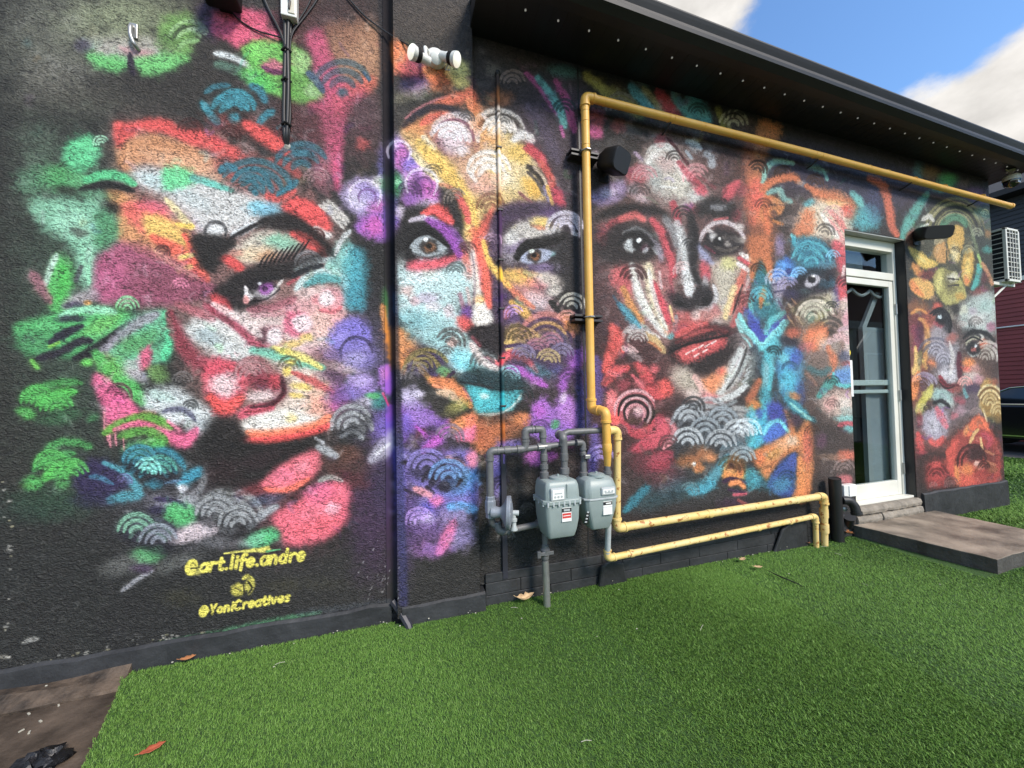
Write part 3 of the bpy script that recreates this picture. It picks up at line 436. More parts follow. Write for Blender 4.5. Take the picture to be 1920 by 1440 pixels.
    F('262424',[(742,452),(764,420),(800,416),(832,436),(852,466),(846,482),(800,486),(764,486),(744,484)],5); S('d4c8d6',[(768,414),(798,408),(826,422)],[3,6,4]); S('9445a8',[(802,412),(838,436),(862,478)],[5,11,8]); S('7d4a94',[(846,430),(866,458),(870,476)],6,.6,.7); E('a9b0ae',752,488,8,14,0,.6)
    F('aeb8bd',[(767,460),(778,444),(800,440),(824,452),(842,470),(816,482),(790,482),(775,474)],3,1,1); E('35302c',804,460,19,17,0,1,.25); E('6d4a30',806,464,12,11,0,1,.3); E('a06c40',808,466,7,6,0,.9); E('1d1a19',803,460,5,5,0,1,.3); E('eef2f2',800,446,6,5,0,1,.3); S('1f1c1c',[(762,462),(780,440),(808,435),(842,462)],[3,5,6,3]); S('c3cdd0',[(780,482),(805,488),(838,474)],2.5)
    F('e04a5c',[(762,500),(790,486),(820,486),(856,478),(848,492),(816,504),(780,508)],6); E('eca39c',790,514,30,8,-5,.7); S('e06a5a',[(868,470),(876,500),(878,520)],8,.6,.8)
    # cheek
    F('c4e0df',[(744,498),(770,508),(822,506),(866,490),(884,516),(884,560),(862,580),(868,618),(884,640),(906,655),(932,668),(936,692),(904,696),(884,684),(868,704),(848,694),(820,662),(790,634),(756,606),(744,560)],8)
    E('e2f0ee',790,522,40,12,-5,.7); E('7fb9bd',800,612,54,26,15,.75); E('5f9fa8',776,600,26,14,20,.5); E('98c9c9',830,640,30,18,20,.7); E('e6bdb6',762,546,14,10,35,.8); E('d8a7ac',778,564,10,8,0,.6); E('c9a9c4',802,558,20,10,0,.55); E('e9d9de',812,574,14,8,0,.7); E('dfb9c0',842,584,10,12,0,.6); E('d9a093',848,642,10,10,0,.7); E('6fd2e0',868,676,24,18,20,1,.5); E('a7eef0',872,670,12,9,0,.8)
    S('9a5468',[(862,552),(868,576)],7,.7,.6); E('7d4aa0',876,586,10,14,0,.75); E('e0473f',870,606,14,12,25,.95); S('d8b0aa',[(876,540),(880,570)],6,.6,.6); E('b4bfc2',760,640,22,12,20,.5)
    # nose
    F('f2ebe2',[(878,452),(890,462),(898,500),(902,548),(916,576),(924,596),(916,608),(892,610),(886,580),(886,530)],5); S('ee5a46',[(892,452),(904,488),(912,530),(918,574)],[7,10,11,5]); F('e2543c',[(882,430),(900,424),(916,400),(924,384),(918,430),(912,462),(898,466),(884,456)],6); E('e9a23e',897,562,9,8,0,.9); E('f7f1ea',905,596,18,13,0,.95)
    F('5b4660',[(916,424),(936,400),(944,446),(930,480),(920,492),(934,520),(952,548),(968,584),(966,612),(950,628),(930,606),(924,566),(920,520),(910,480)],6); E('41334c',930,560,10,40,-8,.7); S('efc75a',[(906,452),(914,488),(936,516),(958,540)],[4,6,7,5]); E('c75a56',950,588,8,10,0,.8); E('6a4a80',962,600,12,20,0,.7)
    F('2f2a2c',[(878,624),(908,614),(936,606),(950,630),(944,656),(932,668),(908,656),(892,640)],6); S('a04450',[(886,632),(900,648)],6,.6,.8); S('eed9d4',[(884,646),(904,674),(936,694)],[5,9,6]); S('7d4a5c',[(906,668),(936,688)],3.5); S('ee9ea0',[(914,668),(938,684)],4)
    # right eye
    F('4f3d56',[(922,420),(944,386),(990,378),(1030,380),(1052,388),(1040,402),(1000,404),(962,412),(938,436),(926,462)],6); E('3b3136',985,394,40,8,-4,.8); E('7b5a92',1030,398,16,10,0,.7)
    F('e4dfd4',[(944,450),(956,428),(984,414),(1014,408),(1040,420),(1054,442),(1022,452),(990,452),(962,464)],6); E('ecc65c',1018,418,22,9,5,.9); E('e0744e',1010,426,14,4,15,.7); E('b7b0b8',960,470,18,24,10,.8); E('7a6290',972,462,24,10,-15,.7); E('e9e6e2',960,446,10,12,0,.8)
    A('cbc4d2',1056,432,[32,18],4.5,190,380); A('4a4050',1056,432,[25],3,190,370); E('d8d4d8',1040,440,16,9,10,.8); E('e4dfe2',1078,438,5,5)
    F('2b2a2b',[(1034,466),(1060,444),(1086,452),(1088,520),(1082,575),(1062,560),(1050,524),(1030,500)],6); S('232021',[(966,482),(986,462),(1020,452),(1058,440)],[4,9,10,7]); S('1f1d1d',[(970,470),(990,456),(1010,450)],5)
    F('a6acc2',[(974,484),(990,468),(1014,464),(1038,474),(1020,490),(996,495),(982,492)],3,1,1); E('3b2d26',1002,480,15,14,0,1,.25); E('7d4e30',1004,482,9,8,0,1,.3); E('1c1817',1002,478,4.5,4.5,0,1,.3); E('cfe0d0',997,469,7,5,0,.95); S('201d1e',[(970,486),(988,466),(1016,462),(1044,470)],[3,4,5,3]); E('8cc0c0',1034,476,6,6,0,.6)
    E('6f5b86',1000,506,50,9,-3,.75); E('8f7ba6',1020,500,20,6,0,.6); F('eabb55',[(946,512),(966,506),(992,512),(1004,528),(984,536),(962,528)],6); E('e29a5c',990,512,20,5,10,.7); E('f0a29a',990,548,30,16,20,.9); E('ee8088',1006,530,22,8,15,.7); E('f4e8d8',1026,524,26,12,15,.95); E('f2dde0',1008,566,26,16,10,.9); E('eec0c0',1040,580,18,20,20,.8); E('f4ecdf',1040,544,14,12,0,.8); S('e9b24e',[(958,566),(980,584),(998,602)],[4,8,6]); S('e87a52',[(944,524),(968,552),(1000,576)],[3,6,3],.6,.8)
    A('262423',1072,586,[38,26,14],4.5,195,330); S('262423',[(1032,566),(1044,580),(1054,594)],[4,6,4]); S('2a2726',[(1044,580),(1056,590)],5); E('c9c6c0',1070,590,6,5)
    # lower right waves of face two
    F('5a4762',[(948,620),(984,600),(1030,590),(1080,612),(1088,680),(1080,716),(1030,722),(985,716),(952,692)],9,.95); E('6b6468',1040,650,40,26,0,.5)
    A('e08478',1024,646,[56],6.5,200,335,.95,8); A('ecb45c',1024,648,[44,30],5.5,190,320,.95,8); A('4b3658',1024,648,[50,36],4,190,345,.95,8); E('e6c979',1012,636,14,10,0,.85); E('8d94ad',1040,634,16,12,0,.6); F('e08a48',[(1054,586),(1072,592),(1084,620),(1070,622),(1056,606)],5); E('44334e',1020,622,14,6,0,.8)
    E('e3b85e',962,626,14,18,20,.9); S('e9c36c',[(946,642),(976,640),(992,652)],5); S('e6cf92',[(950,656),(980,654),(1000,668)],5); S('4d3858',[(948,650),(978,647),(996,660)],3); S('e6525c',[(936,680),(958,664),(984,672),(1006,696)],[6,8,7,4]); S('b65ac0',[(952,690),(976,694),(1004,712),(1024,724)],[4,7,7,3]); E('4c8d98',1012,694,24,12,15,.9); E('7f7b5e',985,668,12,9,0,.6)
    F('a855c4',[(1062,666),(1078,656),(1094,664),(1088,690),(1072,700),(1060,730),(1044,726),(1052,704),(1066,688)],4); E('574f9c',1040,690,14,9,0,.6)
    # mouth and chin of face two
    F('2b4347',[(854,716),(878,694),(904,688),(924,694),(940,690),(962,700),(980,716),(986,728),(960,738),(920,732),(884,726)],5); E('3a6a6e',955,712,24,9,10,.6); E('3a4a52',880,706,14,8,0,.7)
    F('43b9c2',[(876,722),(900,726),(940,732),(976,730),(972,748),(956,766),(930,773),(896,774),(886,752)],4); E('8fe0de',908,742,14,9,0,.9); E('e2f4ee',908,743,6,5); E('2f9fae',930,762,30,7,0,.6); E('6fd2d6',960,744,14,9,0,.6); S('cfd6cf',[(898,776),(932,776),(962,760),(978,738)],2.2,.6,.8); S('9a6a92',[(868,728),(884,752)],3)
    E('64402f',936,784,46,10,0,.85); F('c87038',[(890,792),(920,796),(952,790),(984,776),(992,792),(966,812),(944,834),(914,846),(892,842)],7); E('e58a3e',978,786,16,9,-20,.8); E('59402f',960,812,26,14,-20,.6); E('a3562f',905,815,14,20,0,.6); E('6a5a98',955,838,30,12,0,.7)
    # pilaster: orange, waves, violet
    F('dd8a3f',[(728,622),(748,616),(768,636),(782,656),(766,684),(746,692),(730,664)],6); E('3a3148',800,680,40,26,20,.85); A('8f7f3e',800,700,[44,28],4,190,330); A('4e3a5e',800,700,[36,20],4,190,330); E('6fae6a',830,698,16,9,15,.9); E('4a3560',812,706,12,9); S('3a2b44',[(838,708),(850,698)],5); S('c08f42',[(776,672),(796,700),(812,716)],5); S('e8843c',[(808,712),(838,718),(862,738),(882,762)],[5,10,10,4]); S('ee8d54',[(812,722),(840,730)],5); S('efc9a4',[(822,736),(842,738),(862,756)],[4,8,4]); E('a8a050',858,760,22,9,-20,.8); E('7f7a46',850,772,24,8,-15,.6); E('3d3a34',810,760,30,22,0,.6)
    F('e58a40',[(842,794),(866,782),(890,776),(890,798),(864,806),(846,806)],5); F('f07a4c',[(872,784),(890,778),(890,800),(876,802)],4); F('ee6c94',[(854,816),(876,802),(891,800),(890,822),(870,826)],4)
    F('8a55b8',[(742,800),(752,770),(784,762),(816,780),(842,798),(826,826),(798,846),(790,836),(806,812),(790,800),(768,812),(756,830)],6); E('b088d4',788,782,28,14,15,.8); E('6452bc',756,796,16,24,0,.8); E('c9bddc',768,742,18,14,-20,.85); E('e0d6ea',784,738,12,6,0,.8); E('a58acb',776,760,22,10,0,.7); S('c95ac6',[(792,846),(818,824),(838,798)],[5,9,5]); E('38303f',812,806,12,9,-10,.8); S('b84fc0',[(780,800),(800,818)],5); E('b9acd0',770,862,18,8,-10,.5)
    F('8172c8',[(752,862),(766,844),(800,866),(840,846),(884,850),(893,900),(892,950),(850,946),(806,930),(772,910),(756,900)],7,.85); E('332e36',790,870,26,14,0,.75); E('4fa2e0',862,905,32,22,-25,.9); E('6ab6ea',872,892,18,12,-25,.8); F('ec86a8',[(874,858),(890,846),(893,872),(882,876)],4); S('d89aa8',[(838,858),(858,866),(870,872)],5)
    A('241f28',832,914,[24],6,190,232); A('241f28',832,914,[24],6,262,300); A('241f28',832,914,[42],3.5,195,275); E('241f28',832,913,12,10,0,1,.25); S('2a2430',[(856,912),(864,900)],5); S('241f28',[(800,914),(812,924)],6); S('2a2430',[(758,918),(790,930)],4); S('ee9aa0',[(776,916),(796,924),(808,930)],6); E('241f28',757,868,6,5); E('3a3340',860,862,14,8,20,.7)
    E('7a62b4',815,958,56,34,0,.85,.6); E('a9a0c8',850,975,30,20,20,.6); F('e878b4',[(806,940),(822,930),(832,940),(816,952)],4,.85); E('5048b4',800,952,14,10,0,.7); S('5ba6e0',[(842,950),(866,948),(890,956)],8,.6,.8); S('ec70a6',[(850,984),(838,1008),(824,1034)],[8,11,7]); E('9a8ac4',866,1006,20,26,20,.7); E('a56bb8',805,1030,34,14,0,.75,.7); E('7f5a98',800,1000,30,24,0,.6); E('5a3f78',762,960,18,90,0,.7,.7); E('c9b8dc',800,972,12,9,0,.6); E('4a4560',860,985,20,8,0,.5)
    # violet flower behind the meters, wall feet
    F('a868c8',[(994,786),(1004,756),(1020,750),(1040,764),(1052,742),(1072,746),(1084,776),(1080,804),(1056,828),(1020,830),(998,812)],7); E('c98cd8',1062,770,14,20,10,.7); E('8470d0',1036,812,34,14,0,.7); E('c25ac8',1012,770,12,14,0,.8); E('e6d4ea',1056,746,6,10,20,.8); E('4f9f6c',1041,796,8,10,0,.95); E('b85ac0',1004,858,18,14,0,.85); E('a848b0',1034,854,10,8,0,.6); E('8b78d0',932,882,12,44,0,.8); E('7468c0',956,834,24,9,0,.6)
    S('3f3f86',[(1092,700),(1094,760),(1096,810)],12,.7,.85); S('6a5ab8',[(1118,672),(1122,720),(1118,762)],10,.7,.85); S('6f5fc0',[(1116,800),(1114,850),(1108,900)],9,.7,.85); E('8a50b8',1092,665,9,14,0,.8); E('3b3846',1095,640,12,60,0,.6); E('4d4368',1095,580,9,50,0,.5)
    # ---- face three: strokes under the eave
    F('6e4f4c',[(1116,420),(1150,380),(1200,340),(1230,270),(1290,262),(1350,320),(1402,390),(1412,520),(1396,640),(1350,745),(1290,745),(1230,690),(1190,640),(1140,560)],26,.8); E('8a6562',1180,540,50,60,0,.6,.8); E('8d7470',1350,560,50,70,0,.6,.8); E('5a3a3a',1360,320,60,50,0,.6,.8); E('8f7570',1270,350,60,60,0,.5,.8); E('54363a',1140,560,36,120,0,.6,.8); E('4e3a38',1160,880,80,80,0,.6,.8); E('54575a',1340,820,80,60,0,.7,.8); E('3f4648',1300,900,90,40,0,.6,.8)
    F('6a5650',[(1480,400),(1520,360),(1590,380),(1600,500),(1604,700),(1600,900),(1540,880),(1500,760),(1470,640),(1470,500)],16,.75); E('3f4a60',1430,640,50,60,0,.6,.8); E('6a6058',1550,680,40,70,0,.6,.8); E('4a403c',1560,860,40,50,0,.7,.7); E('5f4438',1520,840,20,60,0,.6,.8); E('40525c',1460,700,40,60,0,.6,.8); E('4c4658',1560,320,120,50,14,.7,.7); E('55485a',1740,360,90,40,14,.8,.6)
    F('75605c',[(1706,560),(1780,540),(1868,540),(1876,660),(1876,760),(1800,850),(1716,850),(1708,700)],10,.9); F('3c4238',[(1712,440),(1740,390),(1790,372),(1840,390),(1866,430),(1866,560),(1800,580),(1710,560)],10,.9); E('7a3a34',1740,700,20,120,0,.5,.8); E('5a4a58',1840,730,30,40,0,.6,.8); E('5f2c28',1800,860,80,60,0,.7,.6)
    F('a8948c',[(1196,310),(1228,272),(1280,272),(1316,340),(1330,384),(1290,396),(1230,390),(1200,360)],12,.8); F('b0887e',[(1150,500),(1190,490),(1250,500),(1268,560),(1262,630),(1236,650),(1196,610),(1162,556)],10,.9); F('b8a695',[(1330,484),(1376,478),(1404,490),(1400,550),(1378,606),(1346,612),(1334,560)],9,.9); F('b39a8f',[(1262,690),(1300,704),(1350,694),(1390,650),(1402,680),(1376,736),(1330,760),(1284,744),(1258,716)],9,.9); E('a05a56',1300,604,44,18,-5,.8); E('95857f',1284,470,22,60,0,.6); E('7d5a56',1380,420,30,50,0,.5); E('8a4a48',1190,400,60,20,0,.4)
    F('cbb09c',[(1496,410),(1520,380),(1570,376),(1592,400),(1586,450),(1540,446),(1500,440)],8,.85); F('ad8c7e',[(1504,570),(1560,556),(1590,566),(1602,640),(1600,700),(1560,716),(1520,690),(1500,640)],9,.85); F('a58c84',[(1536,740),(1590,730),(1604,780),(1570,796),(1540,780)],8,.7); E('8a5a46',1480,600,18,40,0,.5); E('b06a48',1440,430,20,60,0,.6); E('3a6f80',1425,600,26,60,0,.6); E('3f7fa0',1480,700,24,60,0,.5)
    F('b4bcb8',[(1794,590),(1812,556),(1850,542),(1868,560),(1868,620),(1836,632),(1806,620)],6,.9); F('a79ca4',[(1742,620),(1770,606),(1796,630),(1800,690),(1790,724),(1762,716),(1744,680)],6,.9); F('b07a66',[(1802,670),(1840,666),(1862,690),(1850,716),(1812,712)],6,.85); F('a04a36',[(1708,570),(1740,580),(1742,660),(1730,740),(1708,750)],6,.7); E('9a8f5c',1780,470,50,60,0,.6); F('9a8890',[(1724,780),(1780,750),(1830,730),(1836,760),(1790,800),(1760,834),(1730,820)],6,.8); E('a83c2c',1820,860,50,50,0,.8); E('8a3028',1740,860,34,50,0,.6); E('5a7a70',1840,420,24,40,0,.6)
    S('a8a04e',[(1096,138),(1124,162),(1150,182)],8,.6,.9); S('8f8848',[(1140,168),(1180,196),(1200,214)],12,.7,.8); S('56a2b4',[(1182,160),(1202,186),(1222,208)],8); S('a8a070',[(1206,164),(1228,190),(1244,214)],6,.6,.8); S('b82c38',[(1234,172),(1254,198),(1276,222)],[7,12,9]); S('5aa6a6',[(1262,176),(1280,204),(1300,228)],8); F('58a8ac',[(1288,186),(1304,178),(1318,190),(1334,226),(1322,232),(1306,222),(1294,210)],5); S('8f8a3e',[(1346,204),(1356,236)],9); S('a8a268',[(1362,220),(1368,242)],6,.6,.8); F('e0853a',[(1424,228),(1444,226),(1462,240),(1452,262),(1418,258)],6); E('5f4a44',1400,235,40,14,15,.6)
    E('a04048',1118,222,14,20,0,.8); E('d2528c',1116,248,14,10,25,.9); E('a04a44',1160,235,14,12,0,.6); E('4f4844',1250,240,60,14,14,.6)
    S('c4763f',[(1430,268),(1420,300),(1414,340)],[13,15,13]); F('e2643a',[(1402,340),(1424,330),(1434,360),(1430,400),(1436,440),(1416,446),(1406,420),(1396,380)],6); E('e84f3a',1418,362,14,26,0,.8); E('e07c3c',1426,420,12,30,0,.7); E('8a4a36',1396,330,16,60,0,.6,.8); E('b8643c',1404,300,10,40,0,.6)
    # forehead
    F('c4c2ba',[(1210,296),(1226,278),(1250,274),(1272,290),(1290,318),(1304,346),(1326,366),(1312,386),(1284,388),(1262,376),(1236,366),(1218,346),(1208,320)],8,.95); S('f0ece6',[(1216,304),(1230,282),(1252,276),(1272,294)],[5,8,7,4]); S('ece8e2',[(1266,300),(1282,326),(1288,344)],6); E('d2b0ae',1248,304,20,16,30,.7); E('a9b8b8',1226,330,14,26,-20,.7); E('e9e6d4',1270,348,26,22,30,.85); E('d9dad8',1304,370,16,10,30,.8); S('e8e6e0',[(1240,350),(1268,352)],4); E('b04a52',1238,262,10,12,20,.7); S('5d2f33',[(1250,258),(1272,284),(1292,312)],3); S('a83a48',[(1272,304),(1296,334),(1318,352)],[4,7,5]); E('de3f54',1314,358,13,8,30,.95); S('7d343c',[(1300,322),(1340,352)],6,.6,.6)
    S('c2c8ce',[(1288,266),(1300,268),(1312,278)],[4,7,4]); E('d5dade',1302,278,8,9,0,.6); S('b8bec6',[(1322,288),(1332,296),(1336,312)],7,.6,.85); S('aeb4bc',[(1286,284),(1296,296)],5)
    S('d04452',[(1382,344),(1368,358),(1358,378)],[6,10,7]); E('9a3a44',1390,356,14,12,0,.6); E('b85058',1194,330,20,18,-40,.85); F('a892c0',[(1108,366),(1130,352),(1160,340),(1174,352),(1164,372),(1138,384),(1116,384)],6,.9); E('e0d4ea',1140,362,14,8,-10,.7); E('c89aa0',1195,362,16,10,0,.5); E('8fa0a8',1188,352,9,12,0,.5); E('d9c4cc',1204,374,14,8,20,.7); S('c2a9c8',[(1190,286),(1204,300)],6,.6,.6); E('9a8a94',1116,292,10,8,0,.8)
    # brows and eyes
    F('232120',[(1112,412),(1136,392),(1180,382),(1222,384),(1248,396),(1258,408),(1230,404),(1190,400),(1150,406)],6); F('262423',[(1298,404),(1306,384),(1328,370),(1352,370),(1376,384),(1386,404),(1372,410),(1332,404)],6); E('8c8c90',1346,388,20,8,5,.8); S('a83a46',[(1262,382),(1268,402),(1272,420)],[6,8,5]); E('b04652',1296,392,14,10,0,.7); E('b8434c',1380,402,8,10,0,.6)
    S('b04048',[(1128,440),(1146,420),(1166,410)],6,.6,.8); S('d9605c',[(1166,410),(1190,402),(1206,412)],[6,8,5]); F('2c2828',[(1116,452),(1142,424),(1186,416),(1222,432),(1236,464),(1220,486),(1180,498),(1140,494),(1114,474)],6)
    S('b4b6b8',[(1170,438),(1192,430),(1216,446),(1232,474)],[4,6,6,4]); S('a9a2b0',[(1210,440),(1232,462),(1240,488)],[3,6,4],.6,.8); F('b9bcbc',[(1168,462),(1176,448),(1188,450),(1190,466),(1180,474)],2.5,1,1); E('1f1d1f',1194,458,12,12,0,1,.3); E('e8ecec',1198,451,6,5,0,1,.3); E('6d3a50',1206,464,9,7,0,.8); S('1c1a1a',[(1160,458),(1176,440),(1200,438),(1222,458)],[3,5,6,4]); E('a84650',1130,442,10,20,0,.5)
    S('c43f4c',[(1222,412),(1242,440),(1256,476),(1262,516)],[5,8,8,6]); S('d9dada',[(1268,418),(1282,456),(1288,500),(1292,545)],[6,10,10,8]); S('9c9ea0',[(1246,404),(1262,436),(1270,462)],7,.7,.8); S('292627',[(1294,404),(1300,450),(1294,494),(1306,528)],[6,12,11,5]); S('b8babc',[(1272,470),(1270,510)],6,.7,.7); S('3a3536',[(1250,440),(1262,470)],6,.7,.7)
    S('d0c2c4',[(1312,452),(1324,428),(1350,416),(1378,424),(1396,446)],[3,4,4,4,3]); F('302a2c',[(1314,456),(1338,430),(1374,432),(1394,456),(1376,476),(1342,482),(1320,470)],5); E('ded8d6',1332,434,8,5,20,.95); E('e4e0dc',1338,442,6,5); E('cfc6c2',1386,426,9,7,20,.9); E('bdb2a8',1358,446,6,5,0,.8); E('a89e94',1376,448,10,6,20,.7); S('8f8378',[(1340,462),(1362,470),(1384,462)],3); E('151315',1330,446,7,7); S('a83c54',[(1322,462),(1340,474)],4,.6,.8); S('a9aed0',[(1308,462),(1322,480),(1336,494)],[5,8,4],.7,.85); S('b85a5c',[(1340,412),(1364,408)],4); E('dad2c8',1390,450,8,6,0,.7)
    # cheeks
    F('d05256',[(1146,520),(1158,502),(1178,500),(1186,530),(1180,560),(1166,552)],7); S('c88a48',[(1168,540),(1182,572),(1204,604)],[5,7,5]); S('dedfdc',[(1184,498),(1196,544),(1216,588),(1246,628)],[6,9,8,5]); S('9a7f7c',[(1200,500),(1210,548),(1232,596)],3.5,.6,.8); S('ece0bc',[(1214,498),(1224,552),(1238,594),(1252,624)],[7,11,9,5]); S('6a3a34',[(1222,540),(1236,582),(1250,608)],2.5); S('cf3f52',[(1224,528),(1240,572),(1254,604)],[4,10,5]); E('cf646a',1246,520,14,30,-5,.7); S('f0dede',[(1236,510),(1240,540)],5,.6,.6); S('a23a46',[(1256,520),(1262,556)],6,.6,.7)
    S('4f93a6',[(1160,570),(1180,592),(1202,618)],[4,8,5]); S('3c5f74',[(1150,555),(1170,588)],5,.6,.6); S('e6e2dc',[(1180,622),(1204,620),(1234,634)],[4,6,4]); S('e0c080',[(1206,626),(1230,640),(1246,660)],6); S('d98a4c',[(1216,640),(1238,656)],4); S('7ab8bc',[(1268,592),(1264,618),(1256,634)],5); S('eccf8e',[(1256,574),(1262,602)],4); A('cfcac6',1196,640,[18,30],4,180,320)
    F('dcd8c2',[(1338,496),(1362,488),(1378,500),(1374,540),(1360,584),(1346,604),(1338,580),(1346,540)],7); E('d4cf86',1366,494,16,12,10,.9); S('dc6a52',[(1396,506),(1384,542),(1368,586)],[6,8,5]); S('f0e6da',[(1386,486),(1400,478)],5); S('f4ece8',[(1390,476),(1408,488)],[4,5]); S('c9434e',[(1386,484),(1404,496)],[4,4]); S('f2e6e2',[(1384,494),(1402,506)],[4,4]); S('ecd296',[(1376,540),(1360,594)],[6,5]); S('b85a58',[(1402,530),(1392,570),(1374,610)],[6,9,5]); S('4a3434',[(1392,534),(1374,588)],3); S('e2b0a8',[(1406,516),(1396,548)],5); E('98a0a0',1405,520,6,20,15,.5)
    # nose
    F('343032',[(1250,552),(1270,548),(1290,560),(1304,540),(1318,528),(1336,546),(1340,568),(1318,580),(1290,584),(1264,574)],6); S('e8e8e8',[(1284,500),(1292,534),(1294,552)],[8,10,4]); E('d64656',1322,508,9,16,-10,.95); S('d6d2d2',[(1306,576),(1328,578),(1342,560),(1338,536)],[3,5,5,3]); E('b4b4b6',1322,530,5,14,0,.9); E('231f21',1324,556,7,14,5,.9); E('6a3840',1258,552,10,12,0,.7); E('9a4a52',1342,580,8,10,0,.6)
    E('d85a56',1284,598,26,14,5,.9); E('dc8f86',1326,592,22,14,-10,.85); E('ecd4cc',1304,590,8,10,0,.8); E('c0413f',1268,614,18,10,-20,.8); E('c9b8b4',1344,606,10,9,0,.7)
    # mouth
    F('2f2827',[(1250,654),(1272,632),(1306,620),(1330,606),(1362,610),(1384,634),(1380,660),(1354,688),(1320,704),(1284,692),(1260,676)],6); S('d24844',[(1270,628),(1300,614),(1322,608)],[6,10,6]); E('6a3034',1360,625,16,12,20,.7)
    F('e24a4c',[(1266,664),(1284,644),(1316,638),(1346,630),(1364,638),(1348,656),(1322,668),(1290,680),(1272,674)],5); E('ee6a5c',1280,666,14,9,-20,.8)
    for x,y in((1290,662),(1302,655),(1313,650),(1325,648),(1336,642),(1306,664)): S('f6cfc8',[(x,y),(x+9,y-6)],2.6)
    S('9a2c38',[(1318,668),(1346,652),(1362,640)],3.5)
    E('d8ceba',1278,706,20,20,30,.9); E('c6beaa',1296,722,20,14,30,.7); F('ea8a52',[(1318,712),(1340,700),(1364,690),(1362,716),(1346,736),(1324,734)],6); E('e85a44',1354,698,10,9,0,.8); S('e6b8ae',[(1302,706),(1318,730),(1330,742)],[4,7,4]); E('e0787c',1330,746,24,9,5,.9); E('e9d4ca',1300,740,16,9,20,.8); S('d5dad8',[(1350,734),(1374,700),(1394,650)],[8,15,8]); S('b8a0a2',[(1372,700),(1388,668)],4); S('b0b6b4',[(1384,700),(1398,670)],[6,7]); S('4a4644',[(1362,730),(1384,694),(1400,652)],3); E('8f9a94',1408,690,9,30,10,.6)
    for k in range(5): S('b9bdbd',[(1384+4*k,738-11*k),(1396+3*k,730-11*k)],3.4)
    S('d4d6d4',[(1340,752),(1372,742),(1400,722)],[4,6,4]); S('8a8e90',[(1352,766),(1380,752)],5)
    # rose
    E('55292a',1185,740,80,110,0,.85,.6); S('e2473c',[(1148,612),(1156,636),(1146,664),(1134,694)],[6,12,10,6]); S('dc4a42',[(1158,640),(1168,660)],6); S('e9c8c4',[(1168,652),(1182,660),(1200,676)],[4,6,4]); S('cfa8a6',[(1178,646),(1196,660)],4); E('3c3436',1190,672,14,10,20,.7)
    S('dc4444',[(1134,718),(1150,698),(1176,690)],[6,9,5]); S('d83c42',[(1194,684),(1212,706),(1222,736),(1238,742)],[6,11,11,6]); F('e8473c',[(1236,716),(1250,712),(1260,730),(1250,744),(1240,738)],4); E('d2565c',1226,692,9,7); S('c9505a',[(1186,704),(1206,728)],5); S('e8686a',[(1146,740),(1150,764),(1154,790)],[8,13,8]); E('ee8a8c',1146,752,8,12,0,.8); E('f04a40',1152,784,10,10,0,.9)
    A('d4767c',1190,772,[36],5,190,350); A('c25a62',1190,774,[26],4,150,330); A('e09aa0',1192,776,[17],4,170,400); E('ecc0c0',1196,772,8,9); S('c23a48',[(1166,790),(1186,806),(1214,806),(1226,788)],5); S('b83444',[(1176,806),(1196,818),(1218,816)],5); A('241d1e',1190,774,[31],2.5,170,380); A('241d1e',1191,775,[21],2.5,150,400); E('a83a48',1170,722,14,9,-30,.7); E('d06a70',1200,720,10,8,0,.6)
    S('d6485c',[(1238,786),(1242,808),(1226,826),(1200,836)],[8,14,13,7]); S('e08a90',[(1250,786),(1266,804),(1258,826),(1244,840)],[3,6,6,3]); E('ba2f48',1202,838,20,9,-15,.9); E('bb3048',1236,866,20,16,0,.9); E('8a2c3c',1222,868,34,22,0,.5); E('7a2f3a',1250,900,30,24,0,.5,.8); E('b83850',1250,852,10,8,0,.6)
    # wave stencil below the mouth
    A('b9bdc0',1328,788,[40,27,13],4.5); A('a9adb2',1290,806,[34,20],5,200,330); A('b4b4b2',1384,806,[40,27],5); E('d5d9da',1384,816,8,7); A('c2c7ca',1380,830,[30,20],4.5,190,350); A('9fb0ba',1342,846,[46,34,20],5,190,345); A('aab8be',1392,868,[44,33],5,195,300); E('cfd2d4',1330,790,5,6); S('8fb0bc',[(1352,842),(1372,832),(1392,836),(1412,856)],5); E('5a6670',1300,818,26,16,0,.5)
    E('c07038',1308,850,26,16,-10,.85); E('a8642f',1290,866,20,10,0,.7); E('d98a4e',1334,856,10,10); E('d98440',1310,876,9,9); E('efe8e0',1300,870,4,4); S('5aa3b2',[(1296,922),(1324,908),(1350,878),(1364,854)],[6,10,9,5]); S('3f9fb4',[(1290,916),(1316,918),(1336,904)],8); E('2f6f7c',1270,915,30,18,0,.5,.8)
    F('ec9436',[(1356,896),(1362,868),(1378,850),(1392,864),(1398,892),(1380,900)],4); E('5b2f30',1372,874,7,6); E('c9682f',1388,880,6,10); S('3a2440',[(1356,902),(1374,898),(1398,906)],4); S('e88a40',[(1368,908),(1384,904),(1396,914)],4.5); S('3a2440',[(1366,918),(1396,924)],3.5); S('c04a5c',[(1376,928),(1398,926)],4); S('d0604c',[(1384,938),(1398,946)],5,.6,.7); E('4a2f46',1375,945,26,10,0,.6); F('3fa3b2',[(1398,880),(1412,884),(1426,896),(1420,912),(1402,912)],6); E('2f6f80',1440,905,20,14,0,.6)
    S('2f8294',[(1172,958),(1190,938),(1212,916)],[4,8,6],.7,.9); E('2a5862',1225,935,36,18,-20,.5,.8)
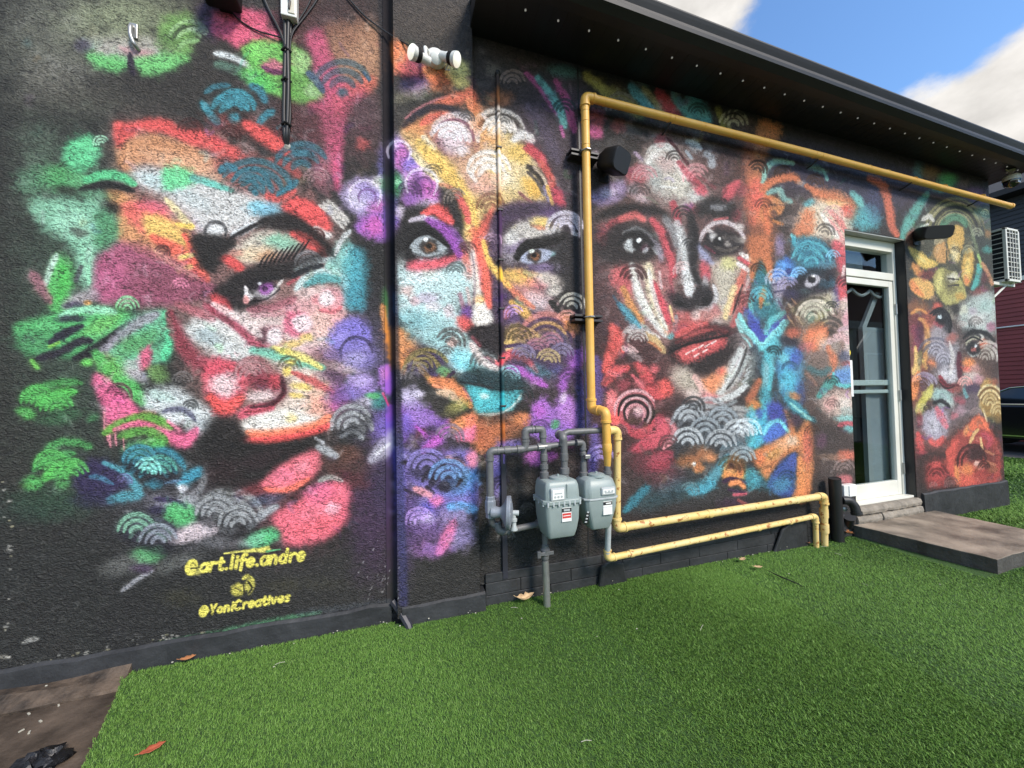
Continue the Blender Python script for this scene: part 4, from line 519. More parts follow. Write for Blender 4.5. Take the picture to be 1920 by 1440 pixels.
    # ---- blue flower
    E('2f4a56',1430,560,30,60,0,.7); S('cc7234',[(1416,470),(1412,500),(1410,526)],[8,7,3]); S('cc7234',[(1432,470),(1440,494),(1445,524)],[9,8,3]); F('c06a32',[(1404,442),(1440,440),(1446,470),(1430,482),(1408,478)],6); E('5e4030',1424,430,24,12,0,.8); A('c27a38',1450,400,[10,22],4,100,330); A('3a2a22',1450,396,[16],4,60,330); S('c67c3a',[(1446,372),(1462,384),(1460,400)],5); S('b8702f',[(1450,414),(1466,420)],5); S('e0702f',[(1440,360),(1436,400),(1440,436)],7,.7,.8)
    F('2f7f8c',[(1412,540),(1426,494),(1440,530),(1444,566),(1438,596),(1420,592),(1408,570)],5); F('d2762f',[(1422,560),(1430,536),(1436,548),(1432,568),(1426,576)],3); S('5fb4b4',[(1406,560),(1410,590),(1420,604)],4); F('2f7f86',[(1438,588),(1456,560),(1468,576),(1462,602),(1446,612)],5,.9)
    F('c0b4c8',[(1448,520),(1460,514),(1472,534),(1466,560),(1470,590),(1458,576),(1450,550)],5,.8); S('57506a',[(1450,534),(1470,530)],3); S('57506a',[(1452,548),(1470,544)],3); S('6a5f7a',[(1460,566),(1472,586)],4)
    F('2f6fc8',[(1450,516),(1458,494),(1474,482),(1486,490),(1494,508),(1498,524),(1484,526),(1470,516),(1460,522)],4); E('55a8e2',1470,500,14,10,20,.7); E('4aa6d8',1486,518,10,5,10,.8); E('2a3a78',1478,508,6,6); E('9a8ab0',1462,462,9,20,0,.7)
    F('3d4fb8',[(1396,584),(1414,588),(1428,620),(1440,612),(1470,590),(1476,600),(1452,636),(1432,650),(1410,632)],5); S('86d6d6',[(1386,592),(1400,620),(1424,646)],[5,6,5]); S('62c8cc',[(1436,624),(1442,606),(1460,592),(1470,586)],[4,6,6,4]); S('6fd0d4',[(1428,652),(1448,634),(1474,604)],[7,9,5]); S('a6e2e0',[(1380,600),(1392,626),(1408,648)],[3,4,3],.6,.8)
    F('52c0cc',[(1434,654),(1456,632),(1464,640),(1452,672),(1446,706),(1440,740),(1444,762),(1434,776),(1424,756),(1430,714),(1430,684)],6); E('b8d8dc',1440,700,8,26,8,.6); E('3fa0b0',1436,745,8,18,0,.7); S('b8643a',[(1424,712),(1412,736),(1402,752)],6,.7,.85); E('df8432',1414,760,12,10,0,.95)
    F('3f9fd0',[(1458,690),(1466,662),(1484,652),(1500,664),(1506,690),(1498,726),(1486,752),(1470,742),(1462,716)],5); E('3a4fae',1492,672,12,18,20,.9); E('7ad2d6',1470,672,10,12,0,.85); E('4fc2d2',1478,714,16,20,0,.9); A('2a5a78',1480,694,[14],3.5,190,350); E('262430',1478,640,18,7,15,.85); E('3a4a8c',1500,735,10,22,0,.6)
    F('3fbcd6',[(1402,776),(1412,764),(1420,784),(1434,762),(1440,772),(1436,796),(1452,790),(1468,802),(1456,816),(1432,828),(1416,842),(1402,836)],5); F('3a46a8',[(1438,762),(1456,756),(1474,778),(1480,810),(1464,800),(1446,790)],5); F('3f68c8',[(1432,820),(1440,800),(1460,794),(1476,808),(1462,820),(1444,834)],5); S('6fd0e4',[(1432,814),(1444,794),(1462,790),(1478,810)],[3,4,4,3]); E('62dfe6',1408,820,8,16,0,.8); E('3050a8',1424,776,6,9,0,.7)
    F('e0843a',[(1404,848),(1428,840),(1452,826),(1474,816),(1476,790),(1470,770),(1484,786),(1492,812),(1504,800),(1514,786),(1524,812),(1524,850),(1516,934),(1486,934),(1492,876),(1492,846),(1466,860),(1448,882),(1438,900),(1424,880),(1412,864)],4); E('e8b084',1474,832,22,12,-20,.85); E('f0d2b8',1484,826,9,9,0,.8); E('e2604c',1514,836,9,30,0,.9); E('c99548',1450,852,16,8,-30,.8); E('e8762f',1422,858,12,12,0,.8); E('4a3648',1490,786,12,12,0,.8)
    F('2f4f98',[(1442,902),(1462,870),(1492,850),(1492,890),(1484,928),(1456,926),(1444,916)],4); E('3f8ea6',1466,908,20,14,-20,.9); E('4f5fae',1484,866,8,10,0,.7); F('3f93a2',[(1470,742),(1492,752),(1514,774),(1530,792),(1512,786),(1488,770)],3); S('8fd0cc',[(1482,756),(1506,776),(1522,788)],2.5); E('d9803a',1488,742,12,7,25,.9); E('35302e',1545,800,26,40,0,.6)
    # ---- face four
    E('42384c',1500,320,80,44,10,.85,.6); E('3d3f5c',1620,360,60,44,10,.8,.7); S('8fbcb0',[(1430,340),(1438,314),(1458,302),(1486,306)],[4,5,5,4]); S('d06f38',[(1428,356),(1452,338),(1484,332),(1500,342)],[5,7,7,4]); S('7fa8a2',[(1440,362),(1460,356),(1470,372),(1482,378)],[4,5,5,4]); E('7fb4ac',1532,316,18,7,20,.8); S('7fb4ac',[(1544,320),(1550,336)],5); E('9a9aa0',1504,344,8,6,20,.7); S('c26a3c',[(1512,348),(1530,360),(1544,366)],[4,6,5])
    F('d97a42',[(1524,362),(1552,356),(1582,366),(1608,386),(1598,412),(1574,394),(1548,382)],6); F('e6d8c0',[(1512,386),(1540,378),(1576,386),(1590,404),(1588,440),(1586,474),(1562,450),(1532,442),(1506,438),(1496,420)],7); E('efc98a',1566,382,20,7,10,.8); E('e24e3c',1588,396,13,10,30,.95); S('dc7f78',[(1556,396),(1572,412),(1584,432)],[4,6,4]); S('e6a29c',[(1550,410),(1566,428),(1582,452)],5); S('b8a48c',[(1530,398),(1546,424)],3); S('f2ece2',[(1540,400),(1556,424),(1572,446)],4)
    F('d47744',[(1490,432),(1502,404),(1516,392),(1526,404),(1526,430),(1512,444),(1494,444)],5); E('66b4bc',1516,380,10,6,-20,.9); S('74c0c4',[(1484,440),(1494,456),(1500,470)],4)
    F('d84452',[(1562,452),(1584,462),(1584,494),(1578,514),(1572,500),(1566,480)],4); F('d9414c',[(1572,520),(1584,530),(1588,562),(1576,566),(1568,548)],4); S('e8c8c4',[(1582,500),(1580,520)],5); S('e6cfca',[(1584,566),(1590,620),(1596,680)],[8,10,8]); E('c4607a',1586,600,7,16,0,.5); E('5a5f9c',1566,560,7,22,0,.7)
    F('2f8ca6',[(1484,452),(1504,444),(1536,450),(1552,468),(1562,494),(1540,494),(1520,508),(1504,490),(1494,470)],5); A('1f5468',1522,500,[20,32,44],3,210,340); A('5cc2cc',1522,502,[26,38],3,215,330); E('57bcc8',1520,496,16,7,0,.8); E('2a3f5a',1552,480,9,10,0,.6); S('3fa0b0',[(1486,446),(1496,470),(1506,484)],4)
    F('2a2730',[(1486,530),(1506,504),(1544,500),(1566,514),(1556,544),(1524,556),(1496,566),(1470,576),(1472,556)],5); F('a8a2ac',[(1506,530),(1518,514),(1534,514),(1540,524),(1528,538),(1512,540)],2.5,1,1); E('232026',1521,522,9,9,0,1,.3); E('f2f0f2',1524,515,4,3.5,0,1); E('3f9ab8',1550,530,14,9,-15,.9); S('1c1a20',[(1500,530),(1514,510),(1540,508),(1552,524)],[3,4,4,3]); E('7fb8b4',1508,546,10,5,0,.6); E('3a3560',1484,552,16,10,0,.7)
    E('59402f',1488,590,26,30,10,.8); S('a88a6c',[(1478,570),(1494,590),(1506,610)],3); S('8f6a50',[(1484,560),(1502,580)],3); S('9a7a5c',[(1476,592),(1490,612)],3); E('d0c8ac',1528,584,28,34,10,.9,.4); A('57503f',1528,600,[18,30,42],3,195,345); A('efe6d2',1528,600,[24,36],3.5,195,340); E('8fc6b0',1520,596,8,10,0,.9); E('e6dc7c',1538,600,9,16,0,.95); E('d9d4b0',1556,560,10,12,0,.7); A('4a4440',1556,622,[16,26],3.5,190,330); E('2c2826',1556,622,12,9,20,.8)
    F('e8773c',[(1508,636),(1516,614),(1536,606),(1550,618),(1546,640),(1528,656),(1514,652)],5); E('f0a070',1538,632,10,12,30,.8); E('d0603c',1486,624,12,9,0,.9); E('c2686c',1512,650,14,10,0,.7); E('e2d4ca',1545,646,12,10,0,.7); S('d8b0b0',[(1556,640),(1576,630),(1592,640)],[5,8,5]); S('c9a8b0',[(1572,620),(1592,612)],6); S('e07a4a',[(1554,652),(1562,676),(1556,706)],[5,8,4]); E('a8a49a',1565,650,10,12,0,.6); E('44506e',1584,668,12,10,0,.8); E('b0525c',1590,682,10,5,0,.7)
    E('6a5f58',1530,690,34,26,0,.7); S('4a7478',[(1516,690),(1540,700),(1556,690)],6,.7,.8); S('9a7260',[(1512,700),(1530,720)],6,.7,.7); F('6fa8dc',[(1560,702),(1576,690),(1600,690),(1604,716),(1584,724),(1566,716)],4); S('5fc0c0',[(1562,700),(1566,716),(1584,724),(1602,720)],3.5); E('4f78b8',1580,704,12,8,0,.7); S('4fa098',[(1536,742),(1552,722),(1566,712)],[5,8,5]); F('d8beb0',[(1538,758),(1554,740),(1580,734),(1600,742),(1604,772),(1580,780),(1556,776)],6); E('e09a94',1556,756,12,14,20,.7); E('efe6dc',1584,756,14,10,0,.8); E('9fc0bc',1590,770,12,8,0,.6); E('8ad0cc',1588,784,20,7,0,.9); S('c0505c',[(1572,798),(1590,794),(1602,796)],4); E('7fc8c8',1592,805,10,6,0,.9); E('3f3634',1560,830,40,26,0,.6); E('e2704e',1586,854,18,9,-5,.95); E('a8846c',1560,856,20,6,0,.6); E('c9686c',1584,898,14,9,0,.9); E('7a4a70',1540,826,9,14,0,.5)
    # above the door
    E('55b4bc',1622,408,26,22,20,.95,.6); S('6fb8b4',[(1598,362),(1610,376),(1616,384)],[5,7,4]); S('c9623e',[(1630,334),(1654,348),(1666,386),(1672,424),(1682,440)],[5,8,7,6,5]); E('332f40',1600,345,30,14,15,.5); S('5fa89c',[(1738,364),(1716,396),(1700,424),(1692,446)],[5,9,8,5]); E('424a72',1640,384,14,30,0,.4); E('5a8f90',1722,322,10,18,0,.7); E('8a6a3c',1744,324,16,13,15,.9); E('4fae62',1778,338,17,14,15,.95); E('7fb48c',1764,352,16,9,0,.8); E('7a5584',1832,366,22,14,15,.9); E('9a8068',1806,346,10,8,0,.5); E('584a5c',1800,350,12,9,0,.5)
    # ---- right face by the corner
    E('2f2d2a',1790,640,80,250,0,.6,.6); A('8a8656',1790,444,[72,62,52],2.6,190,350,.8); A('a9a276',1790,446,[66,46],2.2,200,340,.8); A('2a2822',1790,446,[57,40],3,190,350,.8); A('57906e',1790,440,[30,36],4,200,330,.8); S('c9c6bc',[(1730,412),(1742,406),(1750,414)],4); S('d8d5cc',[(1726,426),(1740,420)],3.5); E('6f8a78',1728,428,10,8,0,.6); E('8fb8a8',1842,400,14,10,20,.8); E('35332e',1836,440,14,26,0,.8); S('6f7a5c',[(1816,418),(1826,448),(1834,480)],3); E('a0703c',1852,438,6,9,0,.7); E('3f8f88',1850,468,9,6,0,.8); E('a0604a',1708,446,9,16,0,.7)
    F('e0b048',[(1776,446),(1784,428),(1796,422),(1806,432),(1807,452),(1800,476),(1796,492),(1786,480),(1777,462)],2.5,1,1.5); E('e8e0b8',1790,474,8,16,0,.9); F('cf9a54',[(1750,468),(1766,450),(1774,462),(1778,488),(1764,494),(1752,484)],3,1,1.5); F('e6c256',[(1704,464),(1720,470),(1742,484),(1758,494),(1746,504),(1728,500),(1714,486)],2.5,1,1.5); E('f0e092',1728,486,12,4,35,.8); F('e6b446',[(1807,478),(1817,464),(1825,480),(1823,518),(1814,536),(1804,522),(1802,498)],2.5,1,1.5); E('e07a38',1812,526,5,9,0,.8); E('f0d67a',1814,500,5,18,0,.8)
    F('e8b45a',[(1707,528),(1722,520),(1744,528),(1751,546),(1745,560),(1726,558),(1712,544)],2.5,1,1.5); F('e08436',[(1707,526),(1716,530),(1732,556),(1716,550),(1708,540)],2.5,1,1); F('d08a3c',[(1708,492),(1722,500),(1730,514),(1716,514)],3); E('7a2f30',1740,516,16,8,0,.85); F('c4bc6a',[(1751,514),(1764,502),(1784,508),(1802,522),(1812,552),(1798,568),(1776,572),(1760,558),(1752,536)],3,1,1.5); E('5a5442',1780,528,10,22,-8,.85); E('d8d4c2',1786,520,10,8,0,.9); S('3a342c',[(1778,522),(1796,524)],2.5); S('4a443a',[(1778,536),(1796,534)],2.5); E('e8dc88',1760,530,5,18,5,.8); S('59523a',[(1774,470),(1776,500)],3); S('59523a',[(1798,492),(1802,510)],3); E('c9963c',1800,556,9,7,0,.7)
    S('4fb0a8',[(1836,498),(1834,520),(1824,542)],[4,6,4]); S('9ab86a',[(1834,478),(1840,500)],4); S('c08a5c',[(1842,494),(1852,512),(1860,532)],[3,4,3]); E('7a3034',1846,520,9,12,0,.6); E('8a3c38',1836,546,16,7,-15,.8)
    F('bccac4',[(1800,586),(1818,562),(1844,550),(1862,556),(1866,600),(1850,622),(1820,622),(1804,612)],5); E('e2dcdc',1830,600,18,14,0,.6); E('9ec4bc',1848,574,12,12,0,.6); E('b8a0b4',1824,584,8,7,0,.5); E('a85a78',1858,612,8,8,0,.7); E('d9d8c0',1806,580,8,10,0,.7)
    E('8a5c34',1722,574,18,9,0,.8); E('c94f38',1757,574,8,8,0,.9); E('a8a290',1780,590,12,12,0,.8); E('2a2826',1790,580,8,10,0,.8); E('6f2f34',1722,606,18,16,0,.9); S('d08a3c',[(1708,588),(1724,580),(1738,588)],3); S('8a3c50',[(1712,612),(1720,640),(1716,660)],7); S('d99a48',[(1724,598),(1736,608),(1738,650),(1732,686)],[3,5,6,4]); S('e6be6c',[(1716,650),(1718,680),(1712,700)],4); S('e8c070',[(1726,660),(1720,700),(1712,740)],[3,5,6]); S('e07c2c',[(1710,742),(1716,722),(1722,700)],[8,8,4]); E('2f3a34',1726,670,5,20,5,.7); E('4a2540',1724,626,8,20,0,.8); S('e4c060',[(1730,676),(1736,690)],5)
    E('b8523c',1744,600,10,16,0,.7); E('26262a',1766,598,12,13,0,.95,.35); E('cfe0e6',1762,594,4,4.5,0,1,.4); E('dfe8ea',1769,595,2.6,3,0,1,.4); E('a83a44',1760,608,10,5,15,.85); S('1f1f22',[(1750,590),(1764,582),(1778,600),(1780,622)],[2,3,3,3]); E('2b2b2e',1774,614,6,9,0,.8)
    E('c9c6d0',1757,648,18,32,0,.9,.6); A('6a6878',1754,668,[14,24,34],2.6,200,340); E('b45a4c',1784,636,9,12,30,.8); E('a9a6ae',1782,660,14,18,0,.7); E('4f5c5c',1772,678,9,7,0,.7); F('d4d0d6',[(1756,700),(1770,692),(1788,684),(1794,706),(1786,718),(1768,712)],4); E('e07a3c',1748,678,8,10,0,.85); E('34323a',1775,692,8,4,0,.7)
    S('5a2030',[(1798,662),(1798,684),(1800,706)],[3,5,4]); E('2a2a2c',1828,626,22,9,15,.9); S('c9c6bc',[(1834,622),(1842,632),(1838,640)],2.4); S('c6c2a8',[(1812,646),(1820,634),(1834,634)],3.5); E('28282a',1826,654,14,14,0,.95,.35); E('c9d0d4',1829,648,4.5,5,0,1,.4); E('b05a52',1826,656,5,5,0,.9); S('b4b8b4',[(1814,660),(1824,668),(1836,662)],2); E('e0683c',1842,646,8,9,30,.9); A('d8d2c8',1848,670,[14,22,30],2.6,240,380); E('ea8a38',1816,680,10,8,0,.95); E('e8604a',1812,692,9,6,0,.8); E('dca49c',1832,690,12,8,0,.7); E('e8dcd6',1824,706,16,9,10,.9); E('c88a98',1834,712,9,9,0,.7); E('43332f',1858,690,18,16,20,.85); E('8aa8a4',1808,716,9,12,0,.7); E('4a3a58',1824,728,14,10,0,.8); S('6fa0a4',[(1806,730),(1812,744)],5)
    E('8a4a36',1732,690,6,12,0,.6); A('b0a6c0',1732,724,[10,17,24],3,230,350); E('5a4a66',1730,716,8,14,0,.6); S('8a1f2c',[(1762,706),(1772,724),(1786,734)],[3,5,3]); E('a04a44',1792,728,12,9,0,.8); F('a6c6c2',[(1746,740),(1758,728),(1776,732),(1790,748),(1776,762),(1756,756)],4); E('d5dcd4',1776,756,12,7,10,.8); S('2a2a2c',[(1750,756),(1766,752),(1780,764)],3.5); E('b04a58',1798,750,12,7,30,.8); F('ccc24c',[(1716,770),(1724,748),(1740,728),(1748,722),(1746,740),(1734,760),(1724,780)],3,1,1.5); E('dcd47a',1740,738,7,10,20,.7); E('7a8a5c',1730,768,5,12,15,.6)
    F('c8a04c',[(1836,760),(1838,728),(1850,710),(1866,722),(1876,748),(1874,778),(1860,784),(1846,778)],3,1,1.5); A('f0e0b0',1856,768,[14,24,36,46],2.4,215,325,.62); A('6a4a26',1856,768,[19,30,41],2.2,215,325,.62); S('e4d2a4',[(1844,768),(1850,790)],3); S('d8c8a0',[(1860,770),(1862,790)],3); E('b0502f',1862,716,8,6,0,.6); E('4a4c3a',1862,786,10,6,0,.8)
    F('b8b4c4',[(1726,790),(1738,772),(1762,764),(1776,780),(1776,804),(1766,824),(1746,828),(1734,812)],4); E('e0dee6',1750,796,10,16,0,.7); S('d06a78',[(1756,766),(1766,784),(1774,800)],[4,7,4]); E('8a2a38',1724,786,6,16,0,.8); E('d86a78',1790,778,6,9,40,.6); E('c09aa8',1800,770,9,9,0,.6); F('e0463c',[(1740,820),(1752,826),(1768,818),(1772,830),(1758,838),(1744,832)],3); F('d23c38',[(1718,812),(1728,818),(1732,836),(1726,848),(1719,838)],3); E('b83a44',1728,848,9,4); E('2a2624',1752,858,24,12,0,.9)
    E('c93a34',1756,888,18,24,0,.9,.7); A('5a1c1c',1756,896,[10,18,26],2.4,200,340,.8); E('e0463c',1754,872,9,6,0,.8); E('2c2826',1724,885,12,36,0,.7)
    F('b2372c',[(1774,856),(1784,826),(1804,806),(1834,778),(1850,796),(1868,826),(1876,866),(1870,904),(1842,914),(1806,914),(1786,894)],4); F('ea6a2c',[(1806,812),(1820,792),(1836,778),(1848,792),(1856,808),(1834,802),(1816,818)],3); E('f0a04a',1812,806,4,10,20,.8); F('d9472f',[(1774,846),(1784,830),(1796,824),(1792,850),(1790,884),(1800,908),(1786,896),(1776,872)],3); E('e89a3c',1794,888,5,18,-10,.9); E('ea8a34',1814,880,13,12,0,.95); E('e2552c',1812,902,16,9,0,.9); E('2f2226',1830,850,18,16,0,.95,.5); S('d8b070',[(1818,832),(1826,814),(1834,806)],3); S('e6c080',[(1838,822),(1842,842)],4); S('c23a4a',[(1842,814),(1856,824),(1852,840)],5); E('d07a68',1836,872,10,7,20,.9); E('e8b8a8',1832,868,5,4); A('3a1c1c',1822,868,[24,34],2.6,170,350,.8); E('4a2a24',1856,860,12,26,0,.7); E('a0603c',1862,880,9,8,0,.7); S('b06a48',[(1848,846),(1862,852)],4); S('b06a48',[(1850,866),(1866,872)],4); E('a03a2c',1850,900,16,8,0,.8); E('2a2725',1800,930,80,14,0,.8); E('6f2f2c',1835,918,50,4,-9,.7)
    # ---- loose brushwork: short curved dabs a little lighter or darker than the paint under them
    rg=np.random.RandomState(11); zones=((170,230,660,1030,520),(30,30,250,960,170),(380,10,720,330,120),(740,80,1085,1040,560),(1110,140,1420,940,620),(1400,280,1600,920,460),(1704,380,1876,930,420))
    for x0,y0,x1,y1,n in zones:
        for k in range(n if not m.second else n//2):
            x,y=rg.uniform(x0,x1),rg.uniform(y0,y1); r0,r1,c0,c1=m.bb(x,y,x,y)
            if not(0<=r0<m.rgb.shape[0] and 0<=c0<m.rgb.shape[1]): continue
            c=m.rgb[r0,c0].copy(); v=c.max(); far=x>1400; q=.62 if far else 1
            u=rg.rand(); b=rg.rand()
            if v<.3 and (b<.8 or x<740): continue
            if v<.26: c=c+rg.uniform(.10,.25)*np.array([1,.9,.88])
            elif u<.42: c=c*rg.uniform(.25,.6)
            elif u<.8: c=c+(1-c)*rg.uniform(.25,.65)
            else: c=np.clip(c[::-1]*.5+c*.5+rg.uniform(-.2,.2,3),0,1)
            h=''.join('%02x'%int(255*min(max(t,0),1)) for t in c); L=rg.uniform(6,17)*q; an=rg.choice([-2.5,-.8,.5,2.2])+rg.normal()*.5; k2=rg.uniform(-.9,.9)
            P=[(x-L*math.cos(an-k2),y-L*math.sin(an-k2)),(x,y),(x+L*math.cos(an+k2),y+L*math.sin(an+k2))]
            S(h,P,rg.uniform(2.,5.)*q,.9,rg.uniform(.25,.55)*(.6 if m.second else 1))
    # small stencil waves scattered over cheeks and hair
    for k in range(0 if m.second else 60):
        x0,y0,x1,y1,n=zones[rg.choice([3,4,5,6])]; x,y=rg.uniform(x0+20,x1-20),rg.uniform(y0+20,y1-20); r0,r1,c0,c1=m.bb(x,y,x,y)
        if not(0<=r0<m.rgb.shape[0] and 0<=c0<m.rgb.shape[1]): continue
        c=m.rgb[r0,c0].copy(); c=c*.4 if c.max()>.55 else c+(1-c)*rg.uniform(.2,.4); q=.55 if x>1400 else .85
        A(''.join('%02x'%int(255*min(max(t,0),1)) for t in c),x,y,[10*q,18*q,26*q],2.6*q,200,340,.9,rg.uniform(-25,25),.5)
    # ---- overlapping scallops cut from one stencil
    def seig(x0,y0,nc,nr,r,light,dark,sx=1,rot=0,w=2.6,a=.8):
        c_,s_=math.cos(math.radians(rot)),math.sin(math.radians(rot))
        for j in range(nr):
            for i in range(nc):
                u=(i+(j%2)*.5)*2*r*.98*sx; v=j*r*.62; x=x0+u*c_-v*s_; y=y0+u*s_+v*c_
                if dark: E(dark,x,y-r*.25,r*sx*.92,r*.8,rot,.8,.25,.8,.4)
                A(light if isinstance(light,str) else light[(i+j)%len(light)],x,y,[r*.92,r*.62,r*.32],w*1.2,192,348,sx,rot,a)
    #SCALED
    seig(1292,792,2,3,34.5,['b4b9bd','9fa8ae','c2c7ca'],'34363a',.92,4,2.8,.9)
    seig(1392,866,1,1,30,['aab8be'],'34363a',.9,0,2.6,.8)
    seig(986,640,2,3,25.5,['d8a868','b8788c','8f86a8','d9c07c'],'4a3852',.95,10,2.4,.7)
    seig(842,262,1,1,34,['ece6e8'],None,1,14,3.6,.9); seig(936,250,1,1,34,['ece4dc'],None,1,4,3.4,.9); seig(916,326,1,1,45,['f2eae2'],None,1,0,3.4,.9)
    seig(1060,430,1,1,36,['cfc8d6'],None,1,10,2.6,.9); seig(1072,578,1,1,30,['d9d4c6'],'2c2a28',.95,14,2.4,.85)
    seig(1524,600,1,1,33,['d8d2ba'],'5a5246',.8,6,2.2,.75); seig(1520,496,1,1,45,['58c0cc'],'2a7088',.9,6,2.4,.7); seig(1512,470,1,1,19.5,['4fb4c4'],'256a80',.8,6,1.8,.7)
    seig(1754,666,1,2,22.5,['d0ccd8'],'77727e',.7,6,1.6,.6); seig(1846,676,1,1,25.5,['d2ccc0'],'57463e',.6,8,1.6,.6); seig(1856,762,1,2,25.5,['ecd8a0'],'8a6a34',.6,0,1.6,.6)
    seig(440,206,1,1,39,['2f8a99'],None,1,10,3.6,.8); seig(262,870,1,2,36,['3a94a8','58ae9c'],'26262e',1,-4,3.4,.8); seig(256,1000,1,2,39,['86bfa0','9aa0ac'],'26262e',1,-6,3.4,.8); seig(404,968,1,2,40.5,['a6a9ab'],'2a2a2c',1,-8,3.6,.85)
    seig(70,756,1,2,34,['49ae49'],None,1,-10,3.6,.85); seig(96,880,1,2,36,['4cab4c'],None,1,-10,3.6,.85); seig(470,352,1,1,39,['2d6f7e'],None,1,12,3.4,.75); seig(470,706,1,1,32,['b98a8c'],None,1,-8,3,.7); seig(660,800,1,1,42,['b3b5b8'],'333336',1,-20,3.2,.8)
    seig(800,880,1,2,39,['8f80cc','6f9fd8','b08ac8'],'2a2632',1,-6,3.6,.8); seig(792,690,1,1,30,['9c8c4a','6f5a80'],'3a3046',1,8,2.6,.7); seig(1240,300,1,1,33,['e4e0da'],None,1,10,2.6,.6); seig(1196,640,1,1,21,['d2ccc6'],'5a3a3a',.95,10,2.0,.7); seig(1560,410,1,1,27,['e8b8b0'],None,.8,20,2.2,.6)
    # crisp last lines: lashes, lids, nostrils, lip edges
    for k in range(9): S('1e1b1b',[(486+9*k,500-2.2*k),(492+10*k,486-3*k),(500+10*k,477-3.4*k)],[2.2,1.6,.9],.4,.95,.3,.3)
    S('1d1a1a',[(452,556),(470,532),(496,522),(528,522)],[2,4,4,2],.4,.95,.4,.3); S('241c20',[(470,566),(500,560),(524,542)],[1.6,2,1.4],.4,.8,.4,.3)
    for k in range(6): S('1c1a1a',[(776+11*k,446-3*math.sin(k*.7)),(770+11*k,434-3*math.sin(k*.7))],[1.8,.8],.4,.85,.3,.3)
    for k in range(6): S('1c1a1a',[(982+12*k,468-3*k*.6),(978+12*k,456-3*k*.6)],[1.8,.8],.4,.85,.3,.3)
    S('1f1a1c',[(884,622),(902,614),(918,616)],[1.5,3,1.5],.4,.9,.4,.3); S('241f22',[(862,716),(900,722),(940,731),(984,727)],[1.5,2.4,2.4,1.4],.4,.9,.4,.3); S('5a3a48',[(884,470),(890,520),(888,570)],[1,2,2],.6,.5,.4,.3)
    S('171415',[(1262,566),(1276,572),(1288,568)],[1.5,3.5,1.5],.4,.95,.4,.3); S('171415',[(1316,572),(1326,568),(1334,560)],[1.5,3.2,1.5],.4,.95,.4,.3); S('1c1617',[(1256,660),(1290,646),(1322,640),(1364,630)],[1.6,2.6,2.6,1.4],.4,.9,.4,.3)
    S('9a2a38',[(460,772),(500,768),(532,742)],[1.6,2.4,1.6],.5,.8,.4,.3); S('2a1c1c',[(470,826),(530,824),(600,808)],[1.6,2.4,1.4],.5,.8,.4,.3)
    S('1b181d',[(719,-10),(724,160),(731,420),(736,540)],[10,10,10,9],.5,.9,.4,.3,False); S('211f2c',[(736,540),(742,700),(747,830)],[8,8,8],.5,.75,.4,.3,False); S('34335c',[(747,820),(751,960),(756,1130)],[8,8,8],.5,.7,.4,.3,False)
    # scattered stencil scallops in the colours around them
    r2_=np.random.RandomState(29)
    for k in range(120 if m.second else 0):
        x0,y0,x1,y1,n=zones[r2_.choice([0,3,3,4,4,5,5,6])]; x,y=r2_.uniform(x0+15,x1-15),r2_.uniform(y0+15,y1-15); r0,r1,c0,c1=m.bb(x,y,x,y)
        if not(0<=r0<m.rgb.shape[0] and 0<=c0<m.rgb.shape[1]): continue
        c=m.rgb[r0,c0].copy(); v=c.max()
        if v<.22 and r2_.rand()<.6: continue
        c=c*r2_.uniform(.25,.5) if v>.6 else np.clip(c*1.5+r2_.uniform(.08,.22),0,1); q=r2_.uniform(16,30)*(.62 if x>1690 else .8 if x>1400 else 1)
        A(''.join('%02x'%int(255*min(max(t,0),1)) for t in c),x,y,[q,q*.68,q*.36],q*.115,192,348,.75 if x>1690 else .92,r2_.uniform(-25,25),r2_.uniform(.45,.8))
    # ---- last accents over the blended paint: sockets, brows, noses, lips
    if m.second:
        # face one
        F('1d1b1b',[(404,548),(430,526),(466,508),(512,496),(560,486),(604,472),(616,480),(590,498),(556,516),(528,524),(506,528),(520,538),(500,556),(470,574),(440,580),(420,562)],4,.85); E('e0dcdc',496,546,23,11,-12,.9,.3); E('221c20',486,533,26,10,-6,.9,.4); E('a855b0',498,541,15,10,-20,.95,.35); E('3a1c40',496,539,6,5,0,.9); E('e8e8ee',486,532,4,3,0,1); F('ece6e6',[(459,538),(467,548),(474,556),(465,563),(458,564)],2,.95); E('e2908c',461,561,5,6,0,.9)
        F('201d1c',[(484,424),(502,406),(540,400),(572,416),(602,442),(622,464),(626,482),(606,474),(576,452),(544,434),(512,428)],4,.8); F('211f1e',[(362,448),(392,441),(426,446),(436,456),(428,474),(412,494),(400,502),(378,496)],5,.7)
        F('f2efe8',[(456,798),(484,780),(532,770),(576,778),(600,784),(570,800),(520,808),(474,812)],6,.75); S('f0683a',[(470,816),(524,815),(590,802)],[4,6,4],.5,.85); S('e8332c',[(472,824),(524,822),(594,808)],[3,4.5,3],.5,.9); F('211e1d',[(392,800),(440,796),(466,828),(510,836),(566,828),(604,818),(590,842),(542,862),(500,890),(466,906),(424,912),(392,872)],8,.75)
        E('f1e4e2',420,718,22,20,0,.8,.6); S('e2362f',[(396,742),(418,764),(448,748)],[4,8,5],.5,.85); S('4a1d26',[(470,764),(508,758),(530,738),(528,716)],[2,3.5,3.5,2],.5,.9); E('7a2436',494,716,18,8,10,.7); E('f0dedc',492,742,22,8,-8,.7)
        F('f07082',[(496,904),(520,882),(554,860),(584,848),(594,858),(584,882),(560,900),(528,914),(504,914)],5,.7); F('f0667e',[(522,974),(548,950),(586,926),(624,908),(646,910),(650,936),(640,974),(616,996),(580,1010),(546,1014),(532,1000)],6,.6); E('f6bcc8',622,952,12,10,0,.8)
